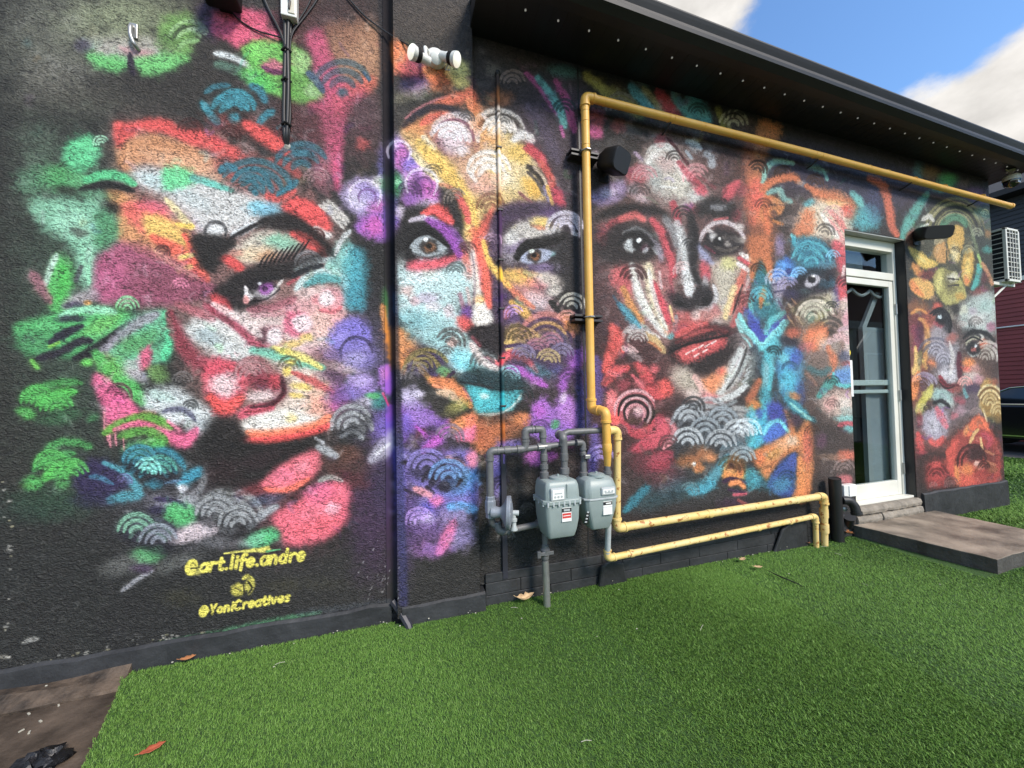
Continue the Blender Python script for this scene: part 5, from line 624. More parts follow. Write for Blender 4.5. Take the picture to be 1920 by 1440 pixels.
        S('ece9e6',[(352,622),(386,606),(424,616),(460,640)],[4,7,6,3],.8,.55); S('7d2836',[(330,610),(344,650),(380,690)],[4,6,4],.7,.6)
        # face two
        F('1f1d1d',[(744,456),(766,424),(800,418),(832,438),(850,466),(842,480),(800,486),(766,486),(746,480)],4,.75); S('9a48ae',[(806,416),(838,438),(860,476)],[4,9,6],.5,.85); F('b9c2c6',[(769,460),(780,446),(800,442),(822,452),(838,468),(814,480),(790,480),(776,473)],2.2,.95,.6); E('2e2825',804,461,17,15,0,1,.25); E('7d5232',806,464,10,9,0,.95,.4); E('15120f',804,461,5,5,0,1,.3); E('f4f6f6',799,448,4.5,4,0,1,.3); S('161313',[(763,462),(781,441),(808,436),(840,462)],[2.5,4.5,5,2.5],.4,.95,.4,.3)
        F('e2505e',[(766,500),(792,489),(822,489),(850,483),(842,493),(814,502),(784,506)],5,.75); F('463650',[(924,420),(946,388),(990,380),(1030,382),(1050,388),(1036,400),(1000,402),(962,410),(940,434),(928,458)],5,.7); F('b0b6cc',[(976,484),(991,470),(1014,466),(1036,474),(1019,489),(996,493),(983,491)],2.2,.95,.6); E('2c221d',1002,480,13.5,13,0,1,.25); E('8a5732',1004,482,7.5,7,0,.95,.4); E('120f0e',1002,479,4.2,4.2,0,1,.3); E('e8f0e8',997,470,5,4,0,1,.3); S('151212',[(967,484),(987,464),(1018,458),(1056,446)],[2.5,5,6,4],.4,.95,.4,.3)
        F('f6f0e8',[(886,470),(896,500),(900,548),(912,578),(920,598),(904,606),(892,600),(888,560)],4,.7); S('f0603c',[(896,456),(906,490),(913,530),(917,572)],[3.5,6,7,4],.5,.75); F('2a2427',[(884,624),(910,616),(936,610),(946,632),(940,656),(930,664),(908,654),(894,640)],4,.8); F('243b40',[(858,716),(880,697),(904,691),(924,697),(940,693),(962,703),(980,718),(960,735),(920,730),(884,724)],4,.75); F('48c0c8',[(882,726),(902,729),(940,735),(970,733),(966,748),(952,763),(928,770),(898,771),(890,752)],4,.75); E('d8f2ee',908,743,8,5,0,.85); S('e8dcd8',[(888,650),(906,674),(932,690)],[2,5,3],.6,.7)
        S('e8484a',[(800,402),(818,396),(842,412)],[3,6,3],.5,.8); S('f2c450',[(908,456),(916,490),(938,518),(956,538)],[2.5,4,5,3],.5,.8)
        # face three
        F('191717',[(1116,410),(1138,394),(1180,384),(1222,386),(1246,397),(1254,406),(1228,402),(1190,398),(1152,404)],4,.9); F('1c1a1a',[(1300,402),(1308,385),(1328,373),(1352,373),(1374,386),(1384,403),(1370,407),(1332,402)],4,.8); E('a9a9ae',1346,389,16,5,5,.7)
        F('1f1c1c',[(1122,454),(1146,428),(1186,420),(1220,434),(1232,464),(1216,482),(1180,492),(1144,488),(1120,472)],5,.7); E('dde2e2',1182,460,12,11,0,.95,.35); E('191718',1194,458,10,10,0,1,.3); E('f2f6f6',1198,451,4.5,4,0,1,.3); E('d9dde0',1210,470,4,6,30,.7); F('211d1e',[(1318,456),(1340,434),(1372,436),(1390,456),(1374,472),(1344,478),(1322,468)],4,.7); E('e0dcda',1336,446,8,6,20,.85); E('141213',1346,452,9,9,0,.95,.35); E('eceae6',1349,447,3.4,3,0,1); E('b8b0a8',1364,458,7,5,10,.8)
        S('e6e6e4',[(1272,440),(1283,476),(1290,520),(1292,548)],[3,5.5,6,5],.7,.75); S('1e1b1c',[(1298,410),(1304,456),(1298,500),(1310,530)],[4,7,6,3],.7,.7); F('272224',[(1254,556),(1272,552),(1290,564),(1304,546),(1318,534),(1334,550),(1336,568),(1316,578),(1290,582),(1266,572)],4,.8); E('0f0d0e',1272,568,7,4,15,.95); E('0f0d0e',1322,564,7,4,-25,.95); E('e2e2e2',1292,548,7,9,0,.75)
        F('231c1c',[(1254,656),(1274,636),(1308,624),(1332,610),(1362,614),(1380,634),(1376,656),(1352,682),(1320,698),(1286,688),(1264,674)],6,.85); F('ea5250',[(1270,663),(1286,648),(1316,641),(1346,634),(1360,641),(1346,655),(1322,666),(1292,677),(1276,672)],4,.95)
        S('6a2a2c',[(1268,642),(1300,628),(1330,616),(1362,622)],[3,7,8,3],.6,.8); S('c04a46',[(1282,634),(1312,622),(1334,618)],[2,4,2],.7,.7)
        for x,y in((1286,664),(1298,658),(1310,652),(1322,650),(1334,644),(1302,668),(1318,660)): S('f8dcd6',[(x,y),(x+8,y-5)],[1.8,1.2],.5,.9,.4,.3)
        S('1a1415',[(1258,658),(1290,645),(1320,638),(1364,628)],[1.4,2.2,2.2,1.2],.4,.9,.4,.3); F('ee9258',[(1322,714),(1342,703),(1360,696),(1356,718),(1342,732),(1326,730)],5,.75); S('e6e8e6',[(1356,728),(1376,698),(1392,660)],[3,6,3],.7,.7)
        for P_ in([(1186,506),(1198,546),(1216,586),(1242,620)],[(1216,506),(1226,552),(1238,590),(1250,618)]): S('eeeae0',P_,[3,5,5,2.5],.6,.8)
        S('d03c4c',[(1228,532),(1242,572),(1252,600)],[2.5,5,3],.5,.85); S('d9904a',[(1172,544),(1184,572),(1202,600)],[2,3.5,2.5],.5,.8); S('5aa6b8',[(1164,576),(1182,594),(1200,614)],[2,4,2.5],.5,.85)
        # face four and the face at the corner
        F('201d24',[(1494,530),(1510,508),(1544,504),(1560,516),(1552,540),(1524,552),(1500,560)],4,.75); F('cfcad2',[(1508,530),(1519,516),(1533,516),(1538,524),(1527,536),(1513,538)],2,.95,.5); E('19161b',1521,524,7.5,8,0,1,.3); E('f6f4f6',1524,518,3,2.6,0,1)
        E('1c1b1e',1766,598,10,11,0,.9,.35); E('d8e6ea',1762,594,3.2,3.6,0,1,.4); E('1e1d1f',1826,654,12,12,0,.9,.35); E('b86258',1826,655,4.5,4.5,0,.9); E('dce2e4',1829,649,3,3.4,0,1,.4); S('151416',[(1810,640),(1824,632),(1842,640)],[1.2,2,1.2],.4,.9,.3,.3); S('2a1c20',[(1760,716),(1774,728),(1790,724)],[1,2,1],.5,.8,.3,.3)
        S('4fc4d0',[(1434,660),(1446,690),(1442,730)],[3,5,3],.6,.7); S('8fe0e0',[(1390,598),(1412,628),(1428,646),(1448,626),(1470,600)],[2,3,3,3,2],.5,.85); F('3340a8',[(1402,592),(1416,596),(1428,624),(1420,628),(1408,614)],3,.8); S('e8903a',[(1498,860),(1502,900),(1500,928)],[4,6,5],.6,.7)
        S('1a181a',[(1744,588),(1762,578),(1778,590),(1784,612)],[1.6,2.6,2.6,1.6],.5,.9,.3,.3); S('1c1a1b',[(1806,634),(1824,622),(1850,626),(1864,640)],[2,4,4,2],.5,.85,.3,.3); S('e8e4e0',[(1780,640),(1786,670),(1782,700)],[2,4,3],.7,.7); S('5a1f28',[(1764,712),(1776,722),(1796,722)],[1.5,3,1.5],.6,.85); E('d8d4da',1772,694,8,9,0,.7); E('e8dcd4',1830,600,12,9,0,.6)
        # flowers
        for x,y,r in((684,368,30),(790,346,30),(748,286,22)): A('f0e6f4',x,y,[r],2.6,150,400,1,0,.6); A('5a2f6c',x+4,y+3,[r*.55],2.2,150,420,1,0,.5)
        A('e8b8bc',1192,772,[40],3,170,330); A('f0c8ca',1192,774,[28],2.6,190,400); A('e49aa0',1192,776,[18],2.4,150,380); A('1f1718',1192,774,[34,23],2,170,400)
    # ---- stencilled signatures
    LET={'a':([(.72,.5),(.4,.62),(.12,.45),(.12,.2),(.35,.0),(.7,.12)],[(.74,.62),(.72,.02)]),'r':([(.15,.62),(.15,.0)],[(.15,.42),(.4,.62),(.62,.58)]),'t':([(.35,.9),(.3,.15),(.5,.0),(.62,.05)],[(.08,.6),(.62,.6)]),'.':([(.2,.03),(.26,.03)],),'l':([(.2,1.),(.2,.0)],),'i':([(.2,.62),(.2,.0)],[(.2,.86),(.22,.86)]),'f':([(.62,.95),(.35,.95),(.25,.7),(.22,-.2)],[(.02,.58),(.55,.58)]),'e':([(.1,.33),(.7,.36),(.6,.58),(.35,.63),(.12,.42),(.15,.15),(.4,.0),(.68,.1)],),'n':([(.12,.62),(.12,.0)],[(.12,.4),(.4,.63),(.66,.45),(.66,.0)]),'d':([(.72,1.),(.72,.0)],[(.7,.45),(.4,.62),(.12,.4),(.15,.15),(.4,.0),(.7,.15)]),'Y':([(.05,1.),(.38,.5),(.72,1.)],[(.38,.5),(.34,.0)]),'o':([(.4,.62),(.12,.45),(.12,.15),(.4,.0),(.66,.15),(.66,.45),(.4,.62)],),'C':([(.75,.85),(.45,1.),(.12,.75),(.12,.25),(.42,.0),(.75,.12)],),'v':([(.08,.62),(.36,.0),(.66,.62)],),'s':([(.62,.55),(.35,.63),(.15,.5),(.35,.33),(.6,.18),(.4,.0),(.1,.08)],),'@':([(.95,.2),(.7,-.05),(.3,.0),(.05,.35),(.12,.75),(.5,.98),(.9,.8),(1.,.45),(.8,.25),(.68,.4)],[(.68,.62),(.45,.68),(.3,.45),(.42,.25),(.66,.4)])}
    def write(txt,x0,y0,x1,y1,hh,w,slant=.16):
        adv=[{'.':.42,'l':.42,'i':.42,'@':1.22,'Y':.82,'C':.92,'t':.66,'f':.6,'r':.68,'n':.82,'d':.86}.get(c,.78) for c in txt]; T=sum(adv); ux,uy=(x1-x0)/T,(y1-y0)/T; u=0
        for c,ad in zip(txt,adv):
            for st in LET[c]: S('e8dc4c',[(x0+ux*(u+px_*.86)+slant*py_*hh,y0+uy*(u+px_)-py_*hh) for px_,py_ in st],[w,w],.35,.99,.3,.35,False)
            u+=ad
    if not m.second: return
    write('@art.life.andre',347,1076,572,1050,24,3.3); write('@YoniCreatives',373,1155,545,1126,17,2.6)
    E('ded45a',366,1069,14,10,-5,.85,.4); S('3a3820',[(358,1066),(374,1064)],2); E('e6da4e',384,1147,9,8,0,.85,.4)
    S('d8d05a',[(420,1038),(452,1034),(490,1031),(502,1030)],[1.5,2.2,4,5]); S('5cb070',[(500,1034),(525,1030)],3)
    E('e6da4a',446,1106,14,12,-15,1,.3); E('e0d648',468,1098,9,16,10,.95,.35); S('2c2a1c',[(456,1092),(458,1116)],1.8); S('2c2a1c',[(464,1090),(472,1102),(466,1112)],1.6); S('2c2a1c',[(440,1102),(452,1108)],1.6); S('d8ce50',[(455,1086),(466,1080),(476,1088)],3)
    E('57522a',530,1100,30,14,0,.35,.9); E('5a5428',340,1120,30,16,0,.35,.9); E('4c4a30',600,1095,40,10,0,.3,.9)
    S('4f8f62',[(300,1205),(420,1184),(520,1162),(600,1148)],[3,5,5,3],.9,.7); S('57606a',[(560,1150),(650,1140),(730,1128)],[5,8,5],.9,.4)
    # bare plaster chips and flecks where the black paint has come off
    for k in range(80):
        u=rg.rand(); x=rg.uniform(0,380)if u<.7 else rg.uniform(0,24); y=(1262-.2*x+rg.normal(0,6) if u<.7 else rg.uniform(900,1200)); L=rg.uniform(.8,2.6)
        S('8f8d86' if rg.rand()<.7 else '8f8a70',[(x,y),(x+L*rg.uniform(1,3),y-L*.4)],[L,L*.6],.5,.9,.4,.4)
    S('8b8b86',[(42,1206),(58,1200),(70,1198)],[2,5,3]); E('7d7a70',6,1232,8,4); E('b5b2a8',16,1232,5,2.5)
    for k in range(34):
        x=rg.normal(705,30); y=rg.normal(1085,26); L=rg.uniform(.6,1.6); S('a9a9a9',[(x,y),(x+L,y-L*2)],[L,L*.5],.5,.6,.4,.4)

# ================================================================ the mural on the wall
S0, S1, Z1 = -2.7, 6.72, 4.75          # painted stretch of the wall, metres
LEFT_Y, PIL_Y, WALL_Y = .03, -.05, 0.0 # planes of the left bay, the pilaster and the long bay
PIL0, PIL1 = .015, .512
TEX = .0038
tw, th = int((S1-S0)/TEX), int(Z1/TEX)
_s = S0 + (np.arange(tw)+.5)*TEX; _z = (np.arange(th)+.5)*TEX
_y = np.where(_s < PIL0, LEFT_Y, np.where(_s < PIL1, PIL_Y, WALL_Y))
dx = (_s-CAM[0])[None]; dy = (_y-CAM[1])[None]; dz = (_z-CAM[2])[:, None]
den = dx*_fw[0]+dy*_fw[1]+dz*_fw[2]; den = np.maximum(den, .05)
PX = (960+FPX*(dx*CR[0]+dy*CR[1]+dz*CR[2])/den).astype(np.float32)
PY = (720-FPX*(dx*CU[0]+dy*CU[1]+dz*CU[2])/den).astype(np.float32)
def texel_box(x0, y0, x1, y1):
    q = [at_y(x, y, Y) for x in (x0, x1) for y in (y0, y1) for Y in (LEFT_Y, PIL_Y)]
    s = [p[0] for p in q]; z = [p[2] for p in q]
    return int(min(z)/TEX), int(max(z)/TEX)+2, int((min(s)-S0)/TEX), int((max(s)-S0)/TEX)+2
mural = Mural(PX, PY, texel_box)
paint_mural(mural); mural.blur(2); mural.second = True; paint_mural(mural)
img = bpy.data.images.new('mural_paint', tw, th, alpha=False)
px = np.ones((th, tw, 4), np.float32); _m = np.clip(mural.rgb, 0, 1); _g = _m.mean(2, keepdims=True)
px[..., :3] = np.clip((_g+(_m-_g)*1.06), 0, 1)**1.04
img.pixels.foreach_set(px.ravel()); img.update(); img.pack()
del px, mural, PX, PY

def stucco_mat(name, smooth=False):
    m = bpy.data.materials.new(name); m.use_nodes = True; N, L = m.node_tree.nodes, m.node_tree.links; b = N['Principled BSDF']
    b.inputs['Roughness'].default_value = .62; b.inputs['Specular IOR Level'].default_value = .35
    im = N.new('ShaderNodeTexImage'); im.image = img; im.extension = 'EXTEND'
    t = N.new('ShaderNodeTexCoord')
    def nz(s, d, r, dist, v=None, st=(1, 1, 1)):
        mp = N.new('ShaderNodeMapping'); mp.inputs['Scale'].default_value = st; L.new(t.outputs['Object'], mp.inputs[0])
        n = N.new('ShaderNodeTexNoise'); n.inputs['Scale'].default_value = s; n.inputs['Detail'].default_value = d; n.inputs['Roughness'].default_value = r; n.inputs['Distortion'].default_value = dist; L.new(mp.outputs[0], n.inputs[0]); return n
    def mth(op, a, c):
        n = N.new('ShaderNodeMath'); n.operation = op
        for i, v in enumerate((a, c)):
            if isinstance(v, (int, float)): n.inputs[i].default_value = v
            else: L.new(v, n.inputs[i])
        return n.outputs[0]
    def rng(v, a, c, d=0, e=1): r = N.new('ShaderNodeMapRange'); r.interpolation_type = 'SMOOTHSTEP'; r.inputs[1].default_value = a; r.inputs[2].default_value = c; r.inputs[3].default_value = d; r.inputs[4].default_value = e; L.new(v, r.inputs[0]); return r.outputs[0]
    if smooth:
        L.new(im.outputs[0], b.inputs['Base Color']); b.inputs['Roughness'].default_value = .8; b.inputs['Specular IOR Level'].default_value = .2; return m
    # trowelled dash: ridges of a warped noise, with finer grit
    a = nz(50, 2.5, .55, 1.5, st=(.78, 1, 1.2)); c = nz(140, 3, .6, .4); e = nz(9, 2, .5, 0)
    h = mth('ADD', mth('MULTIPLY', a.outputs['Fac'], .75), mth('MULTIPLY', c.outputs['Fac'], .25))
    # the spray never reached the pits: black base coat is left there, softened to paint in shade between ridges
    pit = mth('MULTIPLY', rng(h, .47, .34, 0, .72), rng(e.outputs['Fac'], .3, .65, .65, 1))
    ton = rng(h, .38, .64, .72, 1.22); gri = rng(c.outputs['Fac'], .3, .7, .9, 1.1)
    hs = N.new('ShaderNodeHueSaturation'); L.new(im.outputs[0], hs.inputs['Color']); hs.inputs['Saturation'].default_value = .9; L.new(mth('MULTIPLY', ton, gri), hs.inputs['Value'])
    x = N.new('ShaderNodeMix'); x.data_type = 'RGBA'; L.new(pit, x.inputs[0]); L.new(hs.outputs[0], x.inputs[6]); x.inputs[7].default_value = (.016, .015, .015, 1); # relief highlights painted in as pale grey ridge tips
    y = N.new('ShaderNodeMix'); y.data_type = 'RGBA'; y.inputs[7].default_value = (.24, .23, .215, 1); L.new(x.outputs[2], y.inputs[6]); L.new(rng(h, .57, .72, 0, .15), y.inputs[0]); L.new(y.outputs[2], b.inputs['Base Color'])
    bp = N.new('ShaderNodeBump'); bp.inputs['Strength'].default_value = 1; bp.inputs['Distance'].default_value = .018; L.new(h, bp.inputs['Height']); L.new(bp.outputs[0], b.inputs['Normal'])
    return m
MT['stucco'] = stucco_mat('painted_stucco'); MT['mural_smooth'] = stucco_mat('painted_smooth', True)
def wall_uv(o):
    me = o.data; uv = me.uv_layers.new(name='wall'); n = len(me.loops); vi = np.empty(n, np.int32); me.loops.foreach_get('vertex_index', vi)
    co = np.empty(len(me.vertices)*3, np.float32); me.vertices.foreach_get('co', co); co = co.reshape(-1, 3)[vi]
    u = np.stack([(co[:, 0]-S0)/(S1-S0), co[:, 2]/Z1], 1).astype(np.float32); uv.data.foreach_set('uv', u.ravel()); return o

# ================================================================ ground
TURF_Z = .018
struct(MB().add([(-60, -60, -.06), (90, -60, -.06), (90, 90, -.06), (-60, 90, -.06)], [(0, 1, 2, 3)]).build('ground', 'soil'))
# turf sheet: its cut edge runs from the wall foot towards the camera at the left
EDGE = [(-1.30, -.02), (-1.262, -.06), (-1.20, -.24), (-1.105, -.557), (-1.0, -.95), (-.80, -1.6), (-.45, -2.8), (-.2, -6)]
def edge_x(y):
    ys = [p[1] for p in EDGE][::-1]; xs = [p[0] for p in EDGE][::-1]; return np.interp(y, ys, xs)
tb = MB(); ny, nx = 60, 70; ys = np.concatenate([np.linspace(-6, -1.2, 16), np.linspace(-1.1, -.02, ny-16)])
grid = []
for y in ys:
    x0 = float(edge_x(y)); u = np.linspace(0, 1, nx)**1.3
    for k in u: x = x0+(11.2-x0)*k; grid.append((x, y, TURF_Z+.006*math.sin(x*2.1+y*1.3)*math.sin(y*2.7)))
tb.add(grid, [(j*nx+i, j*nx+i+1, (j+1)*nx+i+1, (j+1)*nx+i) for j in range(ny-1) for i in range(nx-1)])
tb.add([(p[0], p[1], TURF_Z+.002) for p in EDGE]+[(p[0]-.004, p[1]-.002, -.05) for p in EDGE], [(i, i+1, len(EDGE)+i+1, len(EDGE)+i) for i in range(len(EDGE)-1)])
tb.add([(6.74, -.02, TURF_Z), (11.2, -.02, TURF_Z), (11.2, 12, TURF_Z), (6.74, 12, TURF_Z)], [(0, 1, 2, 3)])
turf = struct(tb.build('artificial_turf', 'turfbase'))
# pile of the turf: bent blades, thinning with distance
rg = np.random.RandomState(3)
def blades(n, x0, x1, y0, y1, hgt, wid, keep):
    x = rg.uniform(x0, x1, n); y = rg.uniform(y0, y1, n)
    ok = (x > edge_x(y)+rg.uniform(-.008, .006, n)) & keep(x, y); x, y = x[ok], y[ok]; n = len(x)
    az = rg.uniform(0, 2*math.pi, n); h = hgt*rg.uniform(.55, 1.15, n); lean = rg.uniform(.4, 1.7, n); w = wid*rg.uniform(.7, 1.3, n)
    # the pile lies in drifts
    az = np.where(rg.rand(n) < .55, 1.2*np.sin(x*1.7+y*.8)+2.4+rg.normal(0, .7, n), az)
    z = TURF_Z-.004+.006*np.sin(x*2.1+y*1.3)*np.sin(y*2.7)
    ca, sa = np.cos(az), np.sin(az); fx, fy = -sa*w/2, ca*w/2; mx_, my_ = ca*h*lean*.28, sa*h*lean*.28; tx, ty = ca*h*lean*.85, sa*h*lean*.85; ht = h/np.sqrt(1+.35*lean*lean)
    V = np.stack([np.stack([x-fx, y-fy, z], 1), np.stack([x+fx, y+fy, z], 1), np.stack([x+mx_+fx*.9, y+my_+fy*.9, z+ht*.62], 1), np.stack([x+mx_-fx*.9, y+my_-fy*.9, z+ht*.62], 1), np.stack([x+tx, y+ty, z+ht], 1)], 1)
    return V.reshape(-1, 3), rg.rand(n), n
def vis(x, y): return ~((x > 4.0) & (x < 5.2) & (y > -.85)) & ~((x > .0) & (x < .53) & (y > -.06))
parts = [blades(380000, -1.35, 2.4, -2.0, -.0, .015, .0022, lambda x, y: vis(x, y)), blades(190000, 1.2, 5.2, -1.9, -.0, .016, .0030, lambda x, y: vis(x, y)), blades(60000, 4.6, 9.5, -1.8, -.0, .03, .006, lambda x, y: vis(x, y)), blades(90000, -.9, 6, -3.4, -1.9, .020, .0045, lambda x, y: vis(x, y)), blades(50000, 5.5, 11.2, -5, -1.6, .03, .010, lambda x, y: vis(x, y)), blades(40000, 6.75, 11.2, -.0, 4.5, .03, .010, lambda x, y: x > 0)]
V = np.concatenate([p[0] for p in parts]); T = np.concatenate([p[1] for p in parts]); nb = len(T)
me = bpy.data.meshes.new('turf_pile'); me.vertices.add(nb*5); me.vertices.foreach_set('co', V.astype(np.float32).ravel())
base = np.arange(nb, dtype=np.int32)[:, None]*5; loops = np.concatenate([base+0, base+1, base+2, base+3, base+3, base+2, base+4], 1).ravel()
me.loops.add(nb*7); me.loops.foreach_set('vertex_index', loops.astype(np.int32)); me.polygons.add(nb*2)
ls = (np.arange(nb)[:, None]*7+np.array([0, 4])[None]).ravel().astype(np.int32); me.polygons.foreach_set('loop_start', ls)
me.update(calc_edges=True); at = me.attributes.new('tint', 'FLOAT', 'POINT'); at.data.foreach_set('value', np.repeat(T, 5).astype(np.float32))
gm = bpy.data.materials.new('turf_blade'); gm.use_nodes = True; N, L = gm.node_tree.nodes, gm.node_tree.links; b = N['Principled BSDF']; b.inputs['Roughness'].default_value = .65; b.inputs['Specular IOR Level'].default_value = .15
a_ = N.new('ShaderNodeAttribute'); a_.attribute_name = 'tint'; cr = N.new('ShaderNodeValToRGB'); e = cr.color_ramp.elements; e[0].position = 0; e[0].color = (.066, .148, .024, 1); e[1].position = 1; e[1].color = (.19, .31, .09, 1)
for p_, c_ in ((.3, (.092, .190, .032, 1)), (.65, (.116, .222, .040, 1)), (.88, (.146, .256, .056, 1))): q = cr.color_ramp.elements.new(p_); q.color = c_
tcn = N.new('ShaderNodeTexCoord'); nn = N.new('ShaderNodeTexNoise'); nn.inputs['Scale'].default_value = 1.3; nn.inputs['Detail'].default_value = 3; L.new(tcn.outputs['Object'], nn.inputs[0]); mr = N.new('ShaderNodeMapRange'); mr.inputs[1].default_value = .3; mr.inputs[2].default_value = .7; mr.inputs[3].default_value = .95; mr.inputs[4].default_value = 1.22; L.new(nn.outputs['Fac'], mr.inputs[0])
hs = N.new('ShaderNodeHueSaturation'); L.new(a_.outputs['Fac'], cr.inputs[0]); L.new(cr.outputs[0], hs.inputs['Color']); L.new(mr.outputs[0], hs.inputs['Value']); L.new(hs.outputs[0], b.inputs['Base Color'])
pile = bpy.data.objects.new('turf_pile', me); col.objects.link(pile); me.materials.append(gm); pile['kind'] = 'stuff'; tag(pile, 'short green artificial grass pile covering the yard along the wall', 'grass')
# brown paving at the left, with a worn footing against the wall
pv = MB(); xs = np.linspace(-4.5, -.2, 40); yv = np.linspace(-5, -.07, 40)
pv.add([(x, y, -.012+.003*math.sin(5*x+2)*math.cos(4*y)) for y in yv for x in xs], [(j*40+i, j*40+i+1, (j+1)*40+i+1, (j+1)*40+i) for j in range(39) for i in range(39)])
struct(pv.build('paving', 'paving', smooth=True))
struct(MB().add([(11.1, -12, -.02), (40, -12, -.02), (40, 30, -.02), (11.1, 30, -.02)], [(0, 1, 2, 3)]).build('parking_lot', 'asphalt'))

# ================================================================ the painted building
B = thing('mural_building', (3, .3, 0), 'single-storey building with a black stucco wall covered in a mural of colourful painted faces', 'building')
BACK = .22
def wall_piece(name, x0, x1, z0, z1, y, back=BACK):
    nx_ = max(2, int((x1-x0)/.25)); m = MB()
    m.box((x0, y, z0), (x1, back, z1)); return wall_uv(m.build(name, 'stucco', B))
DX0, DX1, DTOP = 4.137, 5.05, 2.915           # door opening
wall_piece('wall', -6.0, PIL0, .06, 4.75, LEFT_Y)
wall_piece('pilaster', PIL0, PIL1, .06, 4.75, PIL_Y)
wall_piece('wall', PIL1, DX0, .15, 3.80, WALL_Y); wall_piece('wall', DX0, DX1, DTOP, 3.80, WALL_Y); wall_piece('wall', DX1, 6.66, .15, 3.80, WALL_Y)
# smooth painted strip in the corner beside the pilaster, bent out over the plinth
cs_ = MB().box((-.048, LEFT_Y-.006, .10), (.020, LEFT_Y+.01, 4.7)); wall_uv(cs_.build('corner_strip', 'mural_smooth', B))
MB().tube([(-.012, LEFT_Y-.02, .14), (.03, LEFT_Y-.05, .09), (.075, LEFT_Y-.11, .03), (.09, LEFT_Y-.13, -.02)], [.022, .024, .022, .018], 8).build('corner_strip', 'fillet', B, smooth=True)
MB().box((1.306, -.002, .2), (1.318, .01, 3.79)).build('control_joint', 'dark', B)
# end wall and the rest of the box
MB().box((6.50, .23, 0), (6.655, 9, 3.80)).build('end_wall', 'plinth', B); MB().box((-6, 8.8, 0), (6.5, 9, 3.8)).build('back_wall', 'plinth', B)
MB().box((-6, .0, 4.752), (.56, .5, 4.83)).build('coping', 'gutter', B)
# plinth
def plinth(x0, x1, y, z1, z0=-.06):
    n = max(2, int((x1-x0)/.12)); m = MB(); v = []; 
    for i in range(n+1):
        x = x0+(x1-x0)*i/n; j = random.uniform(-.004, .004); k = random.uniform(-.006, .006)
        v.append([(x, y-.006+j, z0), (x, y+j, z1-.012+k), (x, y+.014+j, z1+k), (x, y+.08, z1+.002+k), (x, y+.08, z0)])
    return m.loft(v).build('plinth', 'plinth', B)
plinth(-6, -.02, LEFT_Y-.018, .128); plinth(.04, .545, PIL_Y-.012, .128); plinth(5.12, 6.67, -.02, .30)
wall_uv(MB().box((.56, -.004, .10), (4.1, .06, .205)).build('plinth', 'plinth', B))
for row, (z0, z1, off) in enumerate(((-.05, .075, 0), (.081, .155, .21), (.161, .215, .05))):
    x = .555-off*.9
    while x < 4.08:
        L_ = random.uniform(.33, .46); a, c = max(x, .556), min(x+L_, 4.10)
        if c-a > .05:
            j = random.uniform(-.005, .003); MB().box((a+.0015, -.017+j*.6, z0), (c-.0015, .02, z1+.003)).build('block', 'plinth', B, bevel=.003)
        x += L_
# broken corner of the footing below the pipes
MB().prism([(1.36, -.02, .005), (1.60, -.02, .005), (1.55, -.05, .17), (1.44, -.055, .205), (1.38, -.04, .17)], (0, -.03, 0)).build('footing_lump', 'plinth', B, bevel=.015)
MB().prism([(3.02, -.02, .0), (3.45, -.02, .0), (3.42, -.03, .22), (3.30, -.035, .27), (3.12, -.03, .20)], (0, -.022, 0)).build('footing_lump', 'plinth', B, bevel=.012)
ft = MB(); v = []
for i in range(50):
    x = -6+4.74*i/49; v.append([(x, LEFT_Y-.01, -.03), (x, LEFT_Y-.02, .05+.012*math.sin(x*9)), (x, -.035+.012*math.sin(x*13), .036+.012*math.sin(x*7+1)), (x, -.085+.02*math.sin(x*5+.3), .004), (x, -.09, -.03)])
ft.loft(v).build('footing', 'footing', B)

# ---- eave
def sh(s): return .0165*(s-1.6)          # the eave is not quite parallel to the wall
E0, E1 = .50, 6.86; SZ = 3.795
pn = 22
for i in range(pn):
    a, c = E0+(E1-E0)*i/pn, E0+(E1-E0)*(i+1)/pn; m = MB(); yo = .15 if c < 6.6 else .4
    for k in range(3):
        p, q = a+(c-a)*k/3+.006, a+(c-a)*(k+1)/3-.001
        m.prism([(p, yo, SZ+.004), (q, yo, SZ+.004), (q, -.352+sh(q), SZ+.004), (p, -.352+sh(p), SZ+.004)], (0, 0, .012))
    m.prism([(a, yo, SZ+.009), (c, yo, SZ+.009), (c, -.352+sh(c), SZ+.009), (a, -.352+sh(a), SZ+.009)], (0, 0, .012)); m.build('soffit_panel', 'soffit', B)
gp = [(-.35, 3.92), (-.352, 3.778), (-.362, 3.748), (-.425, 3.744), (-.452, 3.757), (-.474, 3.768), (-.478, 3.790), (-.466, 3.806), (-.462, 3.830), (-.476, 3.858), (-.484, 3.876), (-.482, 3.888), (-.466, 3.888), (-.464, 3.878), (-.440, 3.76), (-.37, 3.76), (-.362, 3.92)]
g = MB(); g.loft([[(s, y+sh(s), z) for y, z in gp] for s in np.linspace(E0, E1+.03, 16)]); g.build('gutter', 'gutter', B)
MB().prism([(E0, -.345+sh(E0), 3.80), (E1, -.345+sh(E1), 3.80), (E1, .1, 3.80), (E0, .1, 3.80)], (0, 0, .13)).build('fascia', 'gutter', B)
MB().prism([(E0-.0, -.40+sh(E0), 3.93), (E1+.02, -.40+sh(E1), 3.93), (E1+.02, 9, 4.6), (E0, 9, 4.6)], (0, 0, .03)).build('roof', 'roof', B)
MB().tube([(E0, -.356+sh(E0), 3.786), (E1, -.356+sh(E1), 3.786)], .009, 8).build('drip_edge', 'gutter', B)

